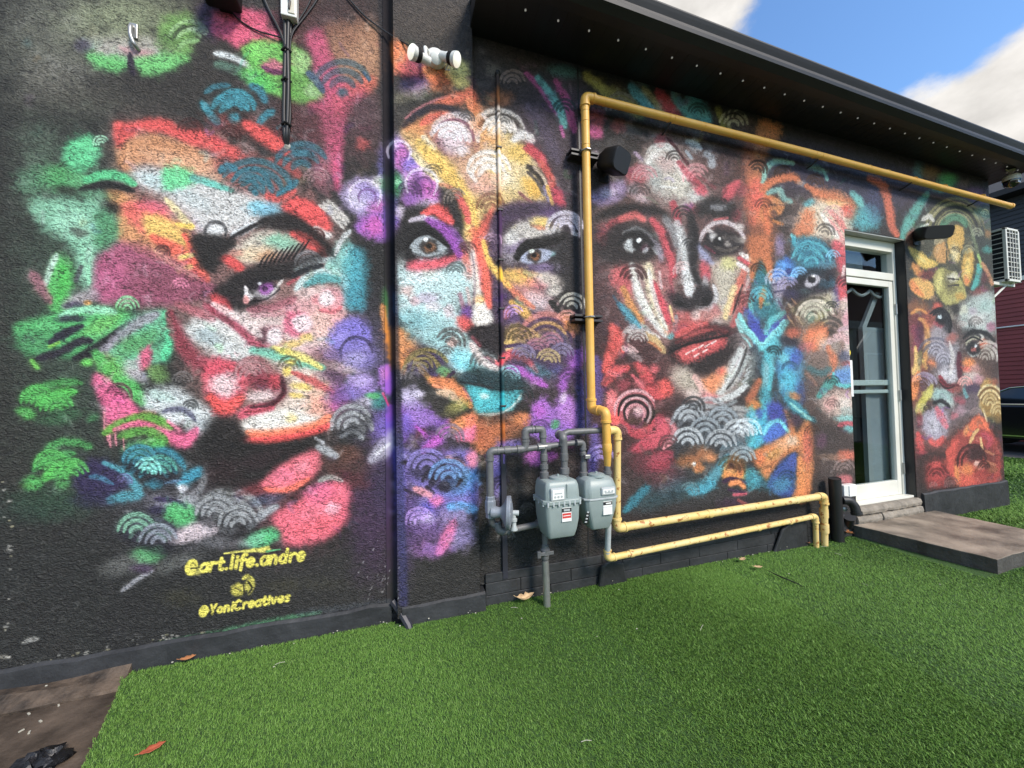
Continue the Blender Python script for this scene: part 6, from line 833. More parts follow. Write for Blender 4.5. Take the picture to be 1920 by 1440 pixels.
# ---- door
FY = .08
MB().box((DX0-.02, .004, DTOP-.012), (DX1+.02, FY+.03, DTOP+.004)).build('lintel_flashing', 'lintel', B)
MB().box((DX1-.004, .006, .20), (DX1+.03, FY+.14, DTOP-.013)).build('reveal', 'dark', B); MB().box((DX0-.03, .006, .20), (DX0+.003, FY+.14, DTOP-.013)).build('reveal', 'dark', B)
fr = MB(); zt0, zt1 = 2.50, 2.575
fr.box((DX0+.003, FY, .26), (DX0+.045, FY+.10, DTOP-.013)); fr.box((DX1-.05, FY, .26), (DX1-.005, FY+.10, DTOP-.013)); fr.box((DX0+.045, FY, 2.80), (DX1-.05, FY+.10, DTOP-.013)); fr.box((DX0+.045, FY, zt0), (DX1-.05, FY+.10, zt1))
fr.build('door_frame', 'white', B, bevel=.004)
MB().box((DX0+.02, FY+.045, zt1-.01), (DX1-.03, FY+.053, 2.81)).build('transom_pane', 'glass', B)
L0, L1, LZ0, LZ1 = DX0+.05, DX1-.055, .285, zt0-.008
door = MB().box((L0, FY+.008, LZ0), (L0+.062, FY+.055, LZ1)).box((L1-.062, FY+.008, LZ0), (L1, FY+.055, LZ1)).box((L0+.062, FY+.008, LZ1-.062), (L1-.062, FY+.055, LZ1)).box((L0+.062, FY+.008, LZ0), (L1-.062, FY+.055, LZ0+.145)).build('door', 'white', B, bevel=.004)
MB().box((L0+.05, FY+.028, LZ0+.135), (L1-.05, FY+.036, LZ1-.05)).build('pane', 'glass', door)
for z in (1.345, 1.435): MB().box((L0+.04, FY+.045, z-(.018 if z < 1.4 else .028)), (L1-.055, FY+.068, z+(.018 if z < 1.4 else .028))).build('push_bar', 'white', door, bevel=.006)
for z in (.55, 1.30, 2.20): MB().tube([(L1+.014, FY-.006, z-.055), (L1+.014, FY-.006, z+.055)], .011, 10).build('hinge', 'galv', door, smooth=True)
MB().box((L0+.085, FY+.020, 1.30), (L0+.155, FY+.024, 1.66)).build('notice', 'paper', door); MB().lathe((L0+.10, FY+.022, 1.735), (0, -1, 0), [(0, .036), (.003, .036)], 20).build('sticker', 'stickery', door)
MB().box((L0+.088, FY+.0175, 1.730), (L0+.112, FY+.0185, 1.740)).build('sticker_print', 'dark', door)
MB().box((DX0+.0, .02, .262), (DX1, FY+.10, .283)).build('threshold', 'white', B, bevel=.003)
# sill of rough stones
sx = DX0-.03; zc = [(.10, .185), (.19, .262)]
for r_, (z0, z1) in enumerate(zc):
    x = sx
    for w_ in ((.34, .30, .33) if r_ == 0 else (.62, .35)):
        m = MB(); n = 7; v = []
        for i in range(n+1):
            xx = x+.004+(w_-.008)*i/n; j = random.uniform(-.012, .010); k = random.uniform(-.006, .006)
            v.append([(xx, .12, z0), (xx, -.028+j, z0+.004), (xx, -.036+j+random.uniform(-.006, .006), (z0+z1)/2), (xx, -.026+j, z1-.008+k), (xx, .0, z1+k*.4), (xx, .12, z1)])
        m.loft(v).build('sill_stone', 'stone', B, bevel=.006); x += w_
MB().box((DX0-.03, -.012, .06), (DX1+.02, .13, .255)).build('sill_core', 'footing', B)
# room behind the glass, with added shapes that imitate reflections in the pane
rm = MB(); rm.box((3.4, 3.2, .25), (6.4, 3.3, 3.6)); rm.box((6.3, .3, .25), (6.42, 3.2, 3.6)); rm.box((3.3, .3, .25), (3.4, 3.2, 3.6)); rm.build('room_wall', 'in_wall', B)
MB().box((3.3, .26, .20), (6.42, 3.3, .25)).build('room_floor', 'in_floor', B); MB().box((3.3, .26, 3.5), (6.42, 3.3, 3.55)).build('room_ceiling', 'in_wall', B)
MB().box((4.2, .30, 1.42), (4.62, .33, 2.2)).build('reflection_wood', 'in_wood', B); MB().box((5.6, .9, .25), (6.1, 3.1, 1.0)).build('counter', 'in_dark', B)  # brown panel added to imitate a reflected house front
MB().box((4.655, .175, .30), (4.72, .215, 2.02)).build('reflection_post', 'refl_white', B); MB().prism([(4.655, .185, 2.0), (4.72, .185, 2.0), (4.98, .185, 2.40), (4.91, .185, 2.40)], (0, .03, 0)).build('reflection_brace', 'refl_white', B)  # added post and brace shapes imitating a reflected white frame
MB().box((4.72, .185, .30), (5.04, .20, 2.02)).build('reflection_panel', 'in_panel', B)  # added pale panel in place of the grey reflection on the pane
sw = MB()
for k in range(4): sw.tube([(4.2+.28*k+.28*u, .16, 2.40-.06*math.sin(math.pi*u)) for u in np.linspace(0, 1, 9)], .016, 6)
sw.build('reflection_curves', 'refl_white', B)  # added white curves that imitate a reflection high in the pane
MB().box((4.3, .26, 2.60), (4.85, .28, 2.82)).build('transom_card', 'in_panel', B)
# rest of the roof shell so that the room is dark
MB().box((PIL1, .22, 3.80), (6.6, 8.9, 3.84)).build('ceiling_deck', 'in_dark', B)
MB().box((DX0-.5, .22, .0), (DX0-.03, .26, 3.6)).build('inner_lining', 'in_wall', B)

# ---- concrete landing slab
sv = []
for (x, y) in ((4.165, -.84), (5.262, -.82), (5.262, -.03), (5.10, -.028), (4.04, -.032)): sv.append((x, y))
# chipped, slightly wandering edges
rj = random.Random(4); sv = [(a[0]+(b[0]-a[0])*k/14+rj.uniform(-.006, .006), a[1]+(b[1]-a[1])*k/14+rj.uniform(-.006, .006)) for a, b in zip(sv, sv[1:]+sv[:1]) for k in range(14)]
slab = thing('landing_slab', (4.6, -.4, 0), 'brown concrete landing slab at the foot of the glass door', 'slab')
MB().prism([(x, y, -.05) for x, y in sv], (0, 0, .166)).build('slab_body', 'slabside', slab, bevel=.008)
MB().prism([(x*.998+4.6*.002, y*.994-.4*.006, .112) for x, y in sv], (0, 0, .008)).build('slab_top', 'concrete', slab, bevel=.004)

# ================================================================ gas service
def V3(a): return Vector((float(a[0]), float(a[1]), float(a[2])))
def pipe(parent, pts, r, m, name='pipe', fr=None, n=16): return MB().tube(fillet(pts, fr or r*1.6), r, n).build(name, m, parent, smooth=True)
def collar(parent, p, d, r, ln, m, name='coupling'):
    p, d = V3(p), Vector(d).normalized(); k = ln/2
    return MB().lathe(p, d, [(-k, r*.93), (-k, r), (-k*.75, r*1.02), (k*.75, r*1.02), (k, r), (k, r*.93)], 18).build(name, m, parent, smooth=True)
def elbow(parent, p, d0, d1, r, m):
    p, d0, d1 = V3(p), Vector(d0).normalized(), Vector(d1).normalized(); q = r*1.75
    o = MB().tube(fillet([p-d0*q*1.5, p, p+d1*q*1.5], q*1.2, 8), r*1.13, 18).build('elbow', m, parent, smooth=True)
    for c, d in ((p-d0*q*1.35, d0), (p+d1*q*1.35, d1)): MB().lathe(c, d, [(-r*.3, r*1.2), (-r*.26, r*1.27), (r*.26, r*1.27), (r*.3, r*1.2)], 18).build('elbow_rim', m, o, smooth=True)
    return o
X, Y_, Z = Vector((1, 0, 0)), Vector((0, 1, 0)), Vector((0, 0, 1))

# --- main yellow pipe: along the top of the wall, down, jog, into the second meter
r1 = .0285; PYo = -.095
yp = thing('yellow_gas_pipe', (1.31, PYo, 3.48), 'thick yellow gas pipe running under the eave and down to the smaller meter', 'pipe')
pz = 3.484; px0, px1 = 1.312, 6.82
MB().tube([(px0+.03, PYo, pz), (3.6, PYo, pz+.003), (px1, PYo, pz-.022)], r1, 18).build('pipe', 'yellow', yp, smooth=True)
elbow(yp, (px0, PYo, pz), (0, 0, 1), (1, 0, 0), r1, 'yellow')
jz = 1.262
MB().tube([(px0, PYo, pz-.05), (px0-.004, PYo, jz+.03)], r1, 18).build('pipe', 'yellow', yp, smooth=True)
m2o = V3(at_y(1139, 885, -.215)); jt = V3(at_y(1136, 790, -.215))
A_, B_ = Vector((px0-.004, PYo, jz)), Vector((jt.x, -.215, jz-.01))
elbow(yp, A_, (0, 0, -1), B_-A_, r1, 'yellow'); elbow(yp, B_, B_-A_, (0, 0, -1), r1, 'yellow')
MB().tube([A_, B_], r1*.98, 16).build('pipe', 'yellow', yp, smooth=True)
MB().tube([B_-Z*.05, Vector((jt.x+.004, -.215, m2o.z+.17))], r1*.97, 16).build('pipe', 'yellow', yp, smooth=True)
MB().lathe((jt.x+.004, -.215, m2o.z+.17), -Z, [(-.02, r1*1.0), (-.01, r1*1.1), (.03, r1*1.1), (.036, r1*1.02), (.13, r1*.72), (.135, r1*.6)], 18).build('reducer', 'yellow', yp, smooth=True)
for xx in (1.47, 2.035, 2.08, 2.37, 3.05, 3.62, 3.70, 4.35, 4.62, 5.05, 5.55, 6.25): MB().lathe((xx, PYo, pz), X, [(-.004, r1*1.0), (-.003, r1*1.07), (.003, r1*1.07), (.004, r1*1.0)], 18).build('weld_ring', 'yellow', yp, smooth=True)
for zz in (3.30, 3.375, 3.13): MB().lathe((px0-.002, PYo, zz), Z, [(-.004, r1*1.0), (-.003, r1*1.06), (.003, r1*1.06), (.004, r1*1.0)], 18).build('weld_ring', 'yellow', yp, smooth=True)
MB().lathe((px1, PYo, pz-.022), X, [(-.012, r1*1.14), (.02, r1*1.14), (.03, r1*.9), (.03, .01)], 18).build('end_cap', 'yellow', yp, smooth=True)
for zz in (3.085, 1.905):
    st = MB()
    for k in (-1, 1): st.box((px0-.105, -.075, zz+k*.016-.008), (px0+.115, 0, zz+k*.016+.008))
    st.box((px0-.105, -.012, zz-.03), (px0+.115, .002, zz+.03)); st.build('strut_channel', 'strut', yp, bevel=.002)
    MB().tube([(px0-.03, -.07, zz+.004), (px0-.035, PYo-.005, zz), (px0-.012, PYo-.036, zz), (px0+.012, PYo-.036, zz), (px0+.035, PYo-.005, zz), (px0+.03, -.07, zz+.004)], .006, 8).build('clamp', 'galv', yp, smooth=True)
for xx in (2.05, 3.66, 5.0, 6.2):
    MB().tube([(xx, PYo-.004, pz-.036), (xx, -.04, pz-.06), (xx, 0, pz-.065)], .007, 8).build('pipe_hanger', 'strut', yp, smooth=True)

# --- pale yellow branches along the foot of the wall
r2, r3 = .0275, .0215; LY = -.10
b1 = thing('pale_yellow_pipe', (1.5, LY, .45), 'rust-flecked pale yellow gas pipe, the higher of two along the wall foot', 'pipe')
v1 = V3(at_y(1157, 806, -.19)); c1 = Vector((v1.x+.002, LY, .452)); e1 = Vector((3.555, LY, .452))
c0 = Vector((v1.x, -.19, v1.z))
elbow(b1, c0, (1, 0, 0), (0, 0, -1), r2*.92, 'yellowold'); MB().tube([c0-Z*.04, Vector((c0.x, -.16, .47))], r2*.92, 16).build('pipe', 'yellowold', b1, smooth=True)
cb = Vector((c0.x, -.158, .452)); elbow(b1, cb, (0, 0, -1), (1, .03, 0), r2*.98, 'yellowold')
MB().tube([cb+X*.03+Y_*.002, e1-X*.04], r2, 16).build('pipe', 'yellowold', b1, smooth=True)
elbow(b1, e1, (1, 0, 0), (0, 0, -1), r2, 'yellowold'); MB().tube([e1-Z*.05, Vector((e1.x+.012, LY+.02, -.02))], r2*.96, 16).build('pipe', 'yellowold', b1, smooth=True)
for zz in (.30, .17): collar(b1, (e1.x+.006, LY+.01, zz), Z, r2*1.16, .075, 'yellowold')
for xx in (2.26, 3.2): collar(b1, (xx, -.158+.058*(xx-1.5)/2.05, .4525), X, r2*1.12, .03, 'yellowold')
b2 = thing('pale_yellow_pipe', (1.45, LY, .28), 'thin pale yellow gas pipe, the lower of two along the wall foot', 'pipe')
k0 = V3(at_y(1141, 998, -.235)); k1 = Vector((k0.x+.01, -.20, .282)); e2 = Vector((3.455, LY+.01, .285))
MB().tube([k0+Z*.05, Vector((k0.x+.008, -.202, .30))], r3*.9, 14).build('pipe', 'meterl', b2, smooth=True); elbow(b2, k1, (0, 0, -1), (1, .05, 0), r3, 'yellowold')
MB().tube([k1+X*.03, e2-X*.03], r3, 14).build('pipe', 'yellowold', b2, smooth=True); elbow(b2, e2, (1, 0, 0), (0, 0, -1), r3, 'yellowold'); MB().tube([e2-Z*.04, Vector((e2.x+.01, LY+.02, -.02))], r3*.95, 14).build('pipe', 'yellowold', b2, smooth=True)
for xx in (1.53, 2.75, 3.12): collar(b2, (xx, (-.20+.11*(xx-1.42)/2.04), .2835), X, r3*1.14, .03, 'yellowold')

# --- meters
def octo(cx, cy, z, hw, hd, ch): return [(cx+a*hw, cy+b*hd, z) for a, b in ((-1+ch, -1), (1-ch, -1), (1, -1+ch), (1, 1-ch), (1-ch, 1), (-1+ch, 1), (-1, 1-ch), (-1, -1+ch))]
def meter(loc, hw, hd, z0, zf, z1, label, kind):
    cx, cy = loc; t = thing('gas_meter', (cx, cy, z0), label, 'gas meter')
    if kind == 1:
        MB().loft([octo(cx, cy, z, hw*w, hd*d, .15) for z, w, d in ((z0, .70, .64), (z0+.010, .76, .71), (z0+.05, .83, .83), ((z0+zf)/2, .91, .94), (zf-.012, .95, .97), (zf, .95, .97))]).build('lower_body', 'meter', t, smooth=True, bevel=.006)
        MB().loft([octo(cx, cy, z, hw*w, hd*d, .17) for z, w, d in ((zf, .96, .97), (zf+.05, .95, .96), (z1-.030, .92, .92), (z1-.008, .86, .84), (z1, .78, .74))]).build('upper_body', 'meter', t, smooth=True, bevel=.006)
        MB().loft([octo(cx, cy, z, hw*w, hd*w, .24) for z, w in ((zf-.014, 1.03), (zf-.010, 1.07), (zf+.010, 1.07), (zf+.014, 1.03))]).build('flange', 'meter', t, bevel=.003)
        for i in range(7):
            u = -0.88+1.76*i/6
            for z in (-.020,): MB().lathe((cx+hw*u, cy-hd*1.03, zf+z-.004), Z, [(.004, .0065), (.026, .0065), (.030, .005)], 8).build('flange_bolt', 'meterl', t, smooth=True)
        for i in range(3): MB().lathe((cx-hw*1.03, cy-hd*(.75-.7*i), zf-.024), Z, [(.004, .0065), (.026, .0065), (.030, .005)], 8).build('flange_bolt', 'meterl', t, smooth=True)
        MB().box((cx-hw*.50, cy-hd*1.02, zf+.026), (cx-hw*.46, cy-hd*.8, z1-.05)).build('rib', 'meter', t, bevel=.003)
        MB().box((cx+hw*.16, cy-hd*1.0, zf+.022), (cx+hw*.24, cy-hd*.8, z1-.02)).build('rib', 'meter', t, bevel=.004)
        ix0, ix1, iz0, iz1 = cx-hw*.74, cx+hw*.05, zf+.012, z1-.034
    else:
        MB().loft([octo(cx+o*hw, cy, z, hw*w, hd*d, .2) for z, w, d, o in ((z0, .54, .60, .06), (z0+.01, .60, .66, .06), (z0+.08, .78, .82, .03), (zf-.06, .92, .95, 0), (zf, .96, .98, 0))]).build('lower_body', 'meter', t, smooth=True, bevel=.006)
        MB().loft([octo(cx, cy, z, hw*w, hd*d, .26) for z, w, d in ((zf+.003, .98, 1.0), (zf+.06, .97, .98), (z1-.05, .93, .92), (z1-.02, .86, .80), (z1, .66, .55))]).build('upper_body', 'meter', t, smooth=True, bevel=.008)
        MB().loft([octo(cx, cy, z, hw*w, hd*w, .24) for z, w in ((zf-.005, 1.0), (zf-.003, 1.03), (zf+.005, 1.03), (zf+.007, 1.0))]).build('flange', 'meterl', t)
        ix0, ix1, iz0, iz1 = cx-hw*.12, cx+hw*.74, zf+.022, z1-.058
    MB().box((ix0, cy-hd*1.10, iz0), (ix1, cy-hd*.8, iz1)).build('index_housing', 'meterl', t, bevel=.008, seg=3)
    iw = MB().box((ix0+.010, cy-hd*1.12, iz0+.010), (ix1-.010, cy-hd*1.09, iz1-.010)).build('index_cover', 'glassplate', t, bevel=.006, seg=3)
    for k in range(3): MB().lathe((ix0+.026+(ix1-ix0-.052)*k/2, cy-hd*1.1185, iz0+.026), -Y_, [(0, .0075), (.0012, .0075)], 12).build('dial', 'meterl', iw)
    MB().box((ix0+.022, cy-hd*1.1225, iz1-.036), (ix1-.022, cy-hd*1.1185, iz1-.028)).build('index_print', 'meterl', iw)
    MB().lathe((cx+hw*.02, cy-.02, z1-.004), Z, [(0, hw*.46), (.016, hw*.44), (.020, hw*.36), (.021, .008), (.032, .007)], 20).build('top_cap', 'meter', t, smooth=True)
    return t
f1l, f1r = at_y(1027, 905, -.34), at_y(1088, 905, -.34)
mcx, mhw = (f1l[0]+f1r[0])/2-.004, (f1r[0]-f1l[0])/2+.012; mcy, mhd = -.235, .105
m1 = meter((mcx, mcy), mhw, mhd, .500, .725, .848, 'larger grey gas meter with bolted flange and red warning label', 1)
lb = MB().box((mcx-mhw*.12, mcy-mhd*1.000, .608), (mcx+mhw*.40, mcy-mhd*.90, .690)).build('warning_label', 'paper', m1)
MB().box((mcx-mhw*.12, mcy-mhd*1.004, .664), (mcx+mhw*.40, mcy-mhd*.998, .688)).build('label_band', 'dark', lb); MB().box((mcx-mhw*.02, mcy-mhd*1.008, .670), (mcx+mhw*.32, mcy-mhd*1.003, .682)).build('label_text', 'meterl', lb); MB().box((mcx-mhw*.10, mcy-mhd*1.004, .628), (mcx+mhw*.38, mcy-mhd*.998, .658)).build('label_stripe', 'red', lb); MB().box((mcx-mhw*.06, mcy-mhd*1.008, .641), (mcx+mhw*.34, mcy-mhd*1.003, .645)).build('label_text', 'paper', lb)
f2l, f2r = at_y(1101, 905, -.325), at_y(1160, 905, -.325)
ncx, nhw = (f2l[0]+f2r[0])/2-.004, (f2r[0]-f2l[0])/2+.006; ncy, nhd = -.225, .10
m2 = meter((ncx, ncy), nhw, nhd, .512, .712, .842, 'smaller grey gas meter with cream dial and plain label', 2)
lb = MB().box((ncx+nhw*.02, ncy-nhd*.985, .612), (ncx+nhw*.56, ncy-nhd*.88, .695)).build('meter_label', 'paper', m2)
MB().box((ncx+nhw*.02, ncy-nhd*.990, .672), (ncx+nhw*.56, ncy-nhd*.984, .692)).build('label_band', 'dark', lb); MB().box((ncx+nhw*.18, ncy-nhd*.994, .678), (ncx+nhw*.50, ncy-nhd*.989, .686)).build('label_text', 'paper', lb); MB().box((ncx+nhw*.02, ncy-nhd*.990, .6585), (ncx+nhw*.56, ncy-nhd*.984, .661)).build('label_rule', 'meterl', lb)
bar = MB().obox((ncx-nhw*.80, ncy-nhd*.76, .625), (.010*.7, -.010*.7, 0), (.0035*.7, .0035*.7, 0), (.012, -.010, .066)).build('barcode_strip', 'dark', m2)
for k in range(6): MB().obox((ncx-nhw*.80+.012*(k-2.5)/3.2-.003, ncy-nhd*.76-.010*(k-2.5)/3.2-.003, .625+.066*(k-2.5)/3.2), (.006*.7, -.006*.7, 0), (.002, .002, 0), (.001, -.001, .004)).build('barcode_mark', 'paper', bar)

# --- grey manifold
mf = thing('meter_manifold', (.92, -.2, 0), 'grey steel gas piping that loops around and above the meters', 'pipework')
gr = .0215; GY = -.20
P = lambda x, y, Yq=GY: V3(at_y(x, y, Yq))
a0, a1 = P(918, 846), P(921, 936)
elbow(mf, a0, (0, 0, 1), (1, 0, 0), gr, 'grey'); MB().tube([a0-Z*.03, Vector((a0.x, GY, a1.z))], gr, 14).build('pipe', 'grey', mf, smooth=True)
t0 = P(985, 841); t0.z = a0.z; MB().tube([a0+X*.03, t0], gr, 14).build('pipe', 'grey', mf, smooth=True); collar(mf, a0+X*.11, X, gr*1.16, .04, 'grey')
lt = P(985, 806); lq = P(1009, 806); elbow(mf, t0, (1, 0, 0), (0, 0, 1), gr, 'grey'); lt.x = t0.x; lq.z = lt.z; lq.x = mcx-mhw*.60
elbow(mf, lt, (0, 0, 1), (1, 0, 0), gr*.95, 'grey'); elbow(mf, lq, (1, 0, 0), (0, 0, -1), gr*.95, 'grey'); MB().tube([t0+Z*.02, lt], gr*.98, 14).build('pipe', 'grey', mf, smooth=True); MB().tube([lt, lq], gr*.95, 14).build('pipe', 'grey', mf, smooth=True)
tee = Vector((lq.x, GY, t0.z+.006)); MB().tube([lq, tee], gr*.95, 14).build('pipe', 'grey', mf, smooth=True); MB().tube([t0, tee], gr*.92, 14).build('pipe', 'grey', mf, smooth=True)
MB().lathe(tee-X*.045, X, [(0, gr*.9), (.004, gr*1.2), (.09, gr*1.2), (.094, gr*.9)], 16).build('tee', 'grey', mf, smooth=True); MB().box((tee.x-.012, GY-.062, tee.z-.006), (tee.x+.008, GY-.02, tee.z+.012)).build('valve_lever', 'grey', mf, bevel=.003); MB().box((tee.x-.052, GY-.060, tee.z-.004), (tee.x+.008, GY-.050, tee.z+.016)).build('valve_lever', 'galv', mf, bevel=.003)
MB().lathe((tee.x, GY-.01, tee.z), -Z, [(0, gr*.9), (.04, gr*.9), (.045, gr*1.12), (.085, gr*1.12), (.09, gr*.92), (.105, gr*.92), (.108, gr*1.22), (.135, gr*1.22), (.138, gr*.95), (tee.z-.89, gr*1.0), (tee.z-.885, gr*1.3), (tee.z-.855, gr*1.3), (tee.z-.84, gr*1.1)], 16).build('inlet_union', 'grey', mf, smooth=True)
ox = mcx+mhw*.58; ot = Vector((ox, GY, P(1072, 816).z))
MB().lathe((ox, GY-.01, ot.z), -Z, [(.02, gr*1.05), (.11, gr*1.05), (.112, gr*1.22), (.155, gr*1.22), (.158, gr*1.0), (.20, gr*1.0), (.204, gr*1.42), (ot.z-.865, gr*1.42), (ot.z-.86, gr*1.2), (ot.z-.835, gr*1.3)], 16).build('outlet_union', 'grey', mf, smooth=True)
elbow(mf, ot, (0, 0, 1), (.0, 1, 0), gr*1.12, 'grey'); hb = Vector((c0.x-.03, -.17, c0.z)); MB().tube([ot+Y_*.03, Vector((ot.x+.05, -.165, c0.z)), hb], gr*1.0, 14).build('pipe', 'grey', mf, smooth=True)
q1 = P(1101, 846); q1.x = ncx-nhw*.55; q0 = Vector((tee.x+.03, GY+.02, tee.z)); q1.z = tee.z+.012
MB().tube([q0, Vector((q1.x-.02, GY+.02, q1.z))], gr*.85, 14).build('pipe', 'grey', mf, smooth=True); elbow(mf, q1, (1, 0, 0), (0, 0, -1), gr*.85, 'grey')
MB().lathe((q1.x, GY, q1.z), -Z, [(.02, gr*.8), (.06, gr*.8), (.065, gr*1.0), (.085, gr*1.0), (.09, gr*.75), (.12, gr*.75), (.125, gr*.95), (q1.z-.865, gr*1.0), (q1.z-.86, gr*1.3), (q1.z-.84, gr*1.3), (q1.z-.82, gr*1.1)], 16).build('inlet_union', 'grey', mf, smooth=True); MB().box((q1.x-.008, GY-.045, q1.z-.10), (q1.x+.03, GY-.015, q1.z-.075)).build('valve_lever', 'galv', mf, bevel=.003)
MB().lathe((m2o.x, -.215, m2o.z+.04), -Z, [(0, .02), (.03, .021), (.032, .028), (.05, .028), (.055, .024), (.085, .026)], 16).build('outlet_union', 'grey', mf, smooth=True)
# riser out of the turf, valve and the lower loop to the regulator
rx = .925; RY = -.135; ra = Vector((rx, RY, .545))
MB().tube([(rx+.006, RY-.005, -.03), (rx, RY, .30)], gr*1.06, 16).build('riser', 'galv', mf, smooth=True)
MB().tube([(rx, RY, .28), (rx, RY, .53)], gr*.86, 16).build('riser', 'grey', mf, smooth=True)
MB().lathe((rx, RY, .355), Z, [(-.045, gr*1.0), (-.04, gr*1.15), (-.02, gr*1.15), (-.012, gr*1.5), (.02, gr*1.5), (.028, gr*1.1), (.05, gr*1.1)], 14).build('shutoff_valve', 'grey', mf, smooth=True); MB().box((rx-.065, RY-.03, .345), (rx+.05, RY-.018, .368)).build('valve_lever', 'grey', mf, bevel=.004); MB().box((rx-.065, RY-.034, .335), (rx-.04, RY-.014, .378)).build('valve_lever', 'grey', mf, bevel=.004)
lb_ = P(934, 1012); rg_t = P(921, 940); rg_t.x = a0.x
lo = Vector((lb_.x+.01, GY, .548)); elbow(mf, ra+X*0, (0, 0, 1), (-1, -.2, 0), gr*1.0, 'grey')
MB().tube([ra-X*.03-Y_*.01, lo+X*.04], gr*.9, 16).build('pipe', 'grey', mf, smooth=True); elbow(mf, lo, (-1, 0, 0), (-.25, .3, 1), gr*1.0, 'grey')
MB().tube(fillet([lo+Vector((-.01, .012, .03)), Vector((a0.x+.012, GY+.015, .60)), Vector((a0.x, GY, .665))], .03), gr*.95, 14).build('pipe', 'grey', mf, smooth=True)
MB().lathe((a0.x, GY, .69), Z, [(-.055, gr*.95), (-.05, gr*1.35), (-.025, gr*1.35), (-.02, gr*1.55), (.05, gr*1.55), (.055, gr*1.3), (.075, gr*1.3), (.08, gr*1.0)], 6).build('regulator_coupling', 'reg', mf, bevel=.003)
# regulator: round diaphragm case on its side
rgl = thing('gas_regulator', (a0.x+.08, -.21, .6), 'round grey gas regulator with pale vent cap beside the larger meter', 'regulator')
rc = Vector((a0.x, -.21, .675)); ax = Vector((.93, -.30, -.05)).normalized()
MB().lathe(rc, ax, [(0, .034), (.02, .036), (.05, .030), (.060, .034), (.075, .055), (.088, .082), (.092, .096), (.104, .098), (.108, .094)], 30).build('diaphragm_case', 'reg', rgl, smooth=True)
MB().lathe(rc+ax*.106, ax, [(0, .098), (.008, .098), (.012, .090), (.020, .06), (.026, .03)], 30).build('cover', 'reg', rgl, smooth=True)
for k in range(8):
    w = ax.cross(Z).normalized(); u = w.cross(ax); th_ = 2*math.pi*k/8+.2; c_ = rc+ax*.100+(w*math.cos(th_)+u*math.sin(th_))*.090; MB().lathe(c_, ax, [(-.004, .006), (.018, .006)], 6).build('case_bolt', 'meterl', rgl)
vc = rc+ax*.125; MB().tube([vc, vc+ax*.042], .0155, 14).build('spring_cap', 'meterl', rgl, smooth=True); MB().lathe(vc+ax*.012, -Z, [(0, .012), (.03, .012), (.034, .019), (.05, .019), (.055, .013), (.075, .013), (.098, .023), (.102, .022)], 16).build('vent', 'meterl', rgl, smooth=True)

# ================================================================ conduit, lamps and cables on the wall
cdt = thing('wall_conduit', (.69, -.012, .15), 'thin conduit painted over with the mural, running down the middle painted face', 'conduit')
wall_uv(MB().tube([(.694, -.014, .92), (.694, -.014, 3.56)], .012, 10).build('conduit', 'mural_smooth', cdt, smooth=True)); MB().box((.672, -.022, .17), (.708, .001, 1.04)).build('cover_channel', 'fillet', cdt, bevel=.003)
MB().lathe((.694, -.014, 3.55), Z, [(0, .013), (.012, .02), (.028, .017), (.03, .008)], 12).build('conduit_head', 'strut', cdt, smooth=True)
for zz in (3.05, 2.62, 2.28, 1.95, 1.62, 1.3): MB().box((.676, -.029, zz-.006), (.712, .002, zz+.006)).build('clip', 'strut', cdt, bevel=.002)

fl = thing('twin_flood_light', (.275, PIL_Y, 3.56), 'white twin-head security flood light on the pilaster', 'light')
fc = V3(at_y(818, 100, -.10)); fcx, fcz = fc.x, fc.z
MB().lathe((fcx, PIL_Y+.004, fcz), -Y_, [(0, .060), (.022, .060), (.034, .055), (.046, .042), (.05, .02)], 28).build('base_plate', 'whitep', fl, smooth=True)
MB().lathe((fcx, PIL_Y-.043, fcz-.028), Vector((0, -1, -.4)), [(0, .040), (.012, .036), (.02, .02)], 20).build('sensor', 'whitep', fl, smooth=True)
for (hx, hy, sgn, dvec) in ((771, 97, -1, Vector((-.90, -.42, -.10))), (857, 112, 1, Vector((.74, -.50, -.46)))):
    hc = V3(at_y(hx, hy, -.165)); dvec.normalize(); jn = Vector((fcx+sgn*.05, PIL_Y-.04, fcz+.008)); bk = hc-dvec*.125
    MB().tube(fillet([jn, jn+Vector((sgn*.02, -.02, .004)), bk+dvec*.02], .01), .0115, 10).build('arm', 'whitep', fl, smooth=True)
    h = MB().lathe(bk, dvec, [(0, .012), (.002, .025), (.065, .027), (.068, .031), (.075, .034), (.118, .043), (.124, .043)], 26).build('lamp_head', 'whitep', fl, smooth=True)
    MB().lathe(bk+dvec*.066, dvec, [(0, .028), (.0, .0345), (.012, .037), (.03, .039)], 26).build('lamp_ring', 'black', h, smooth=True)
    MB().lathe(bk+dvec*.120, dvec, [(0, .041), (.008, .039), (.016, .029), (.020, .012)], 26).build('lens', 'lens', h, smooth=True)
MB().tube([(fcx+.062, PIL_Y-.02, fcz-.015), (fcx+.075, PIL_Y-.045, fcz-.04), (fcx+.06, PIL_Y-.03, fcz-.075), (fcx+.085, PIL_Y-.02, fcz-.06)], .0045, 8).build('wire_loop', 'galv', fl, smooth=True)

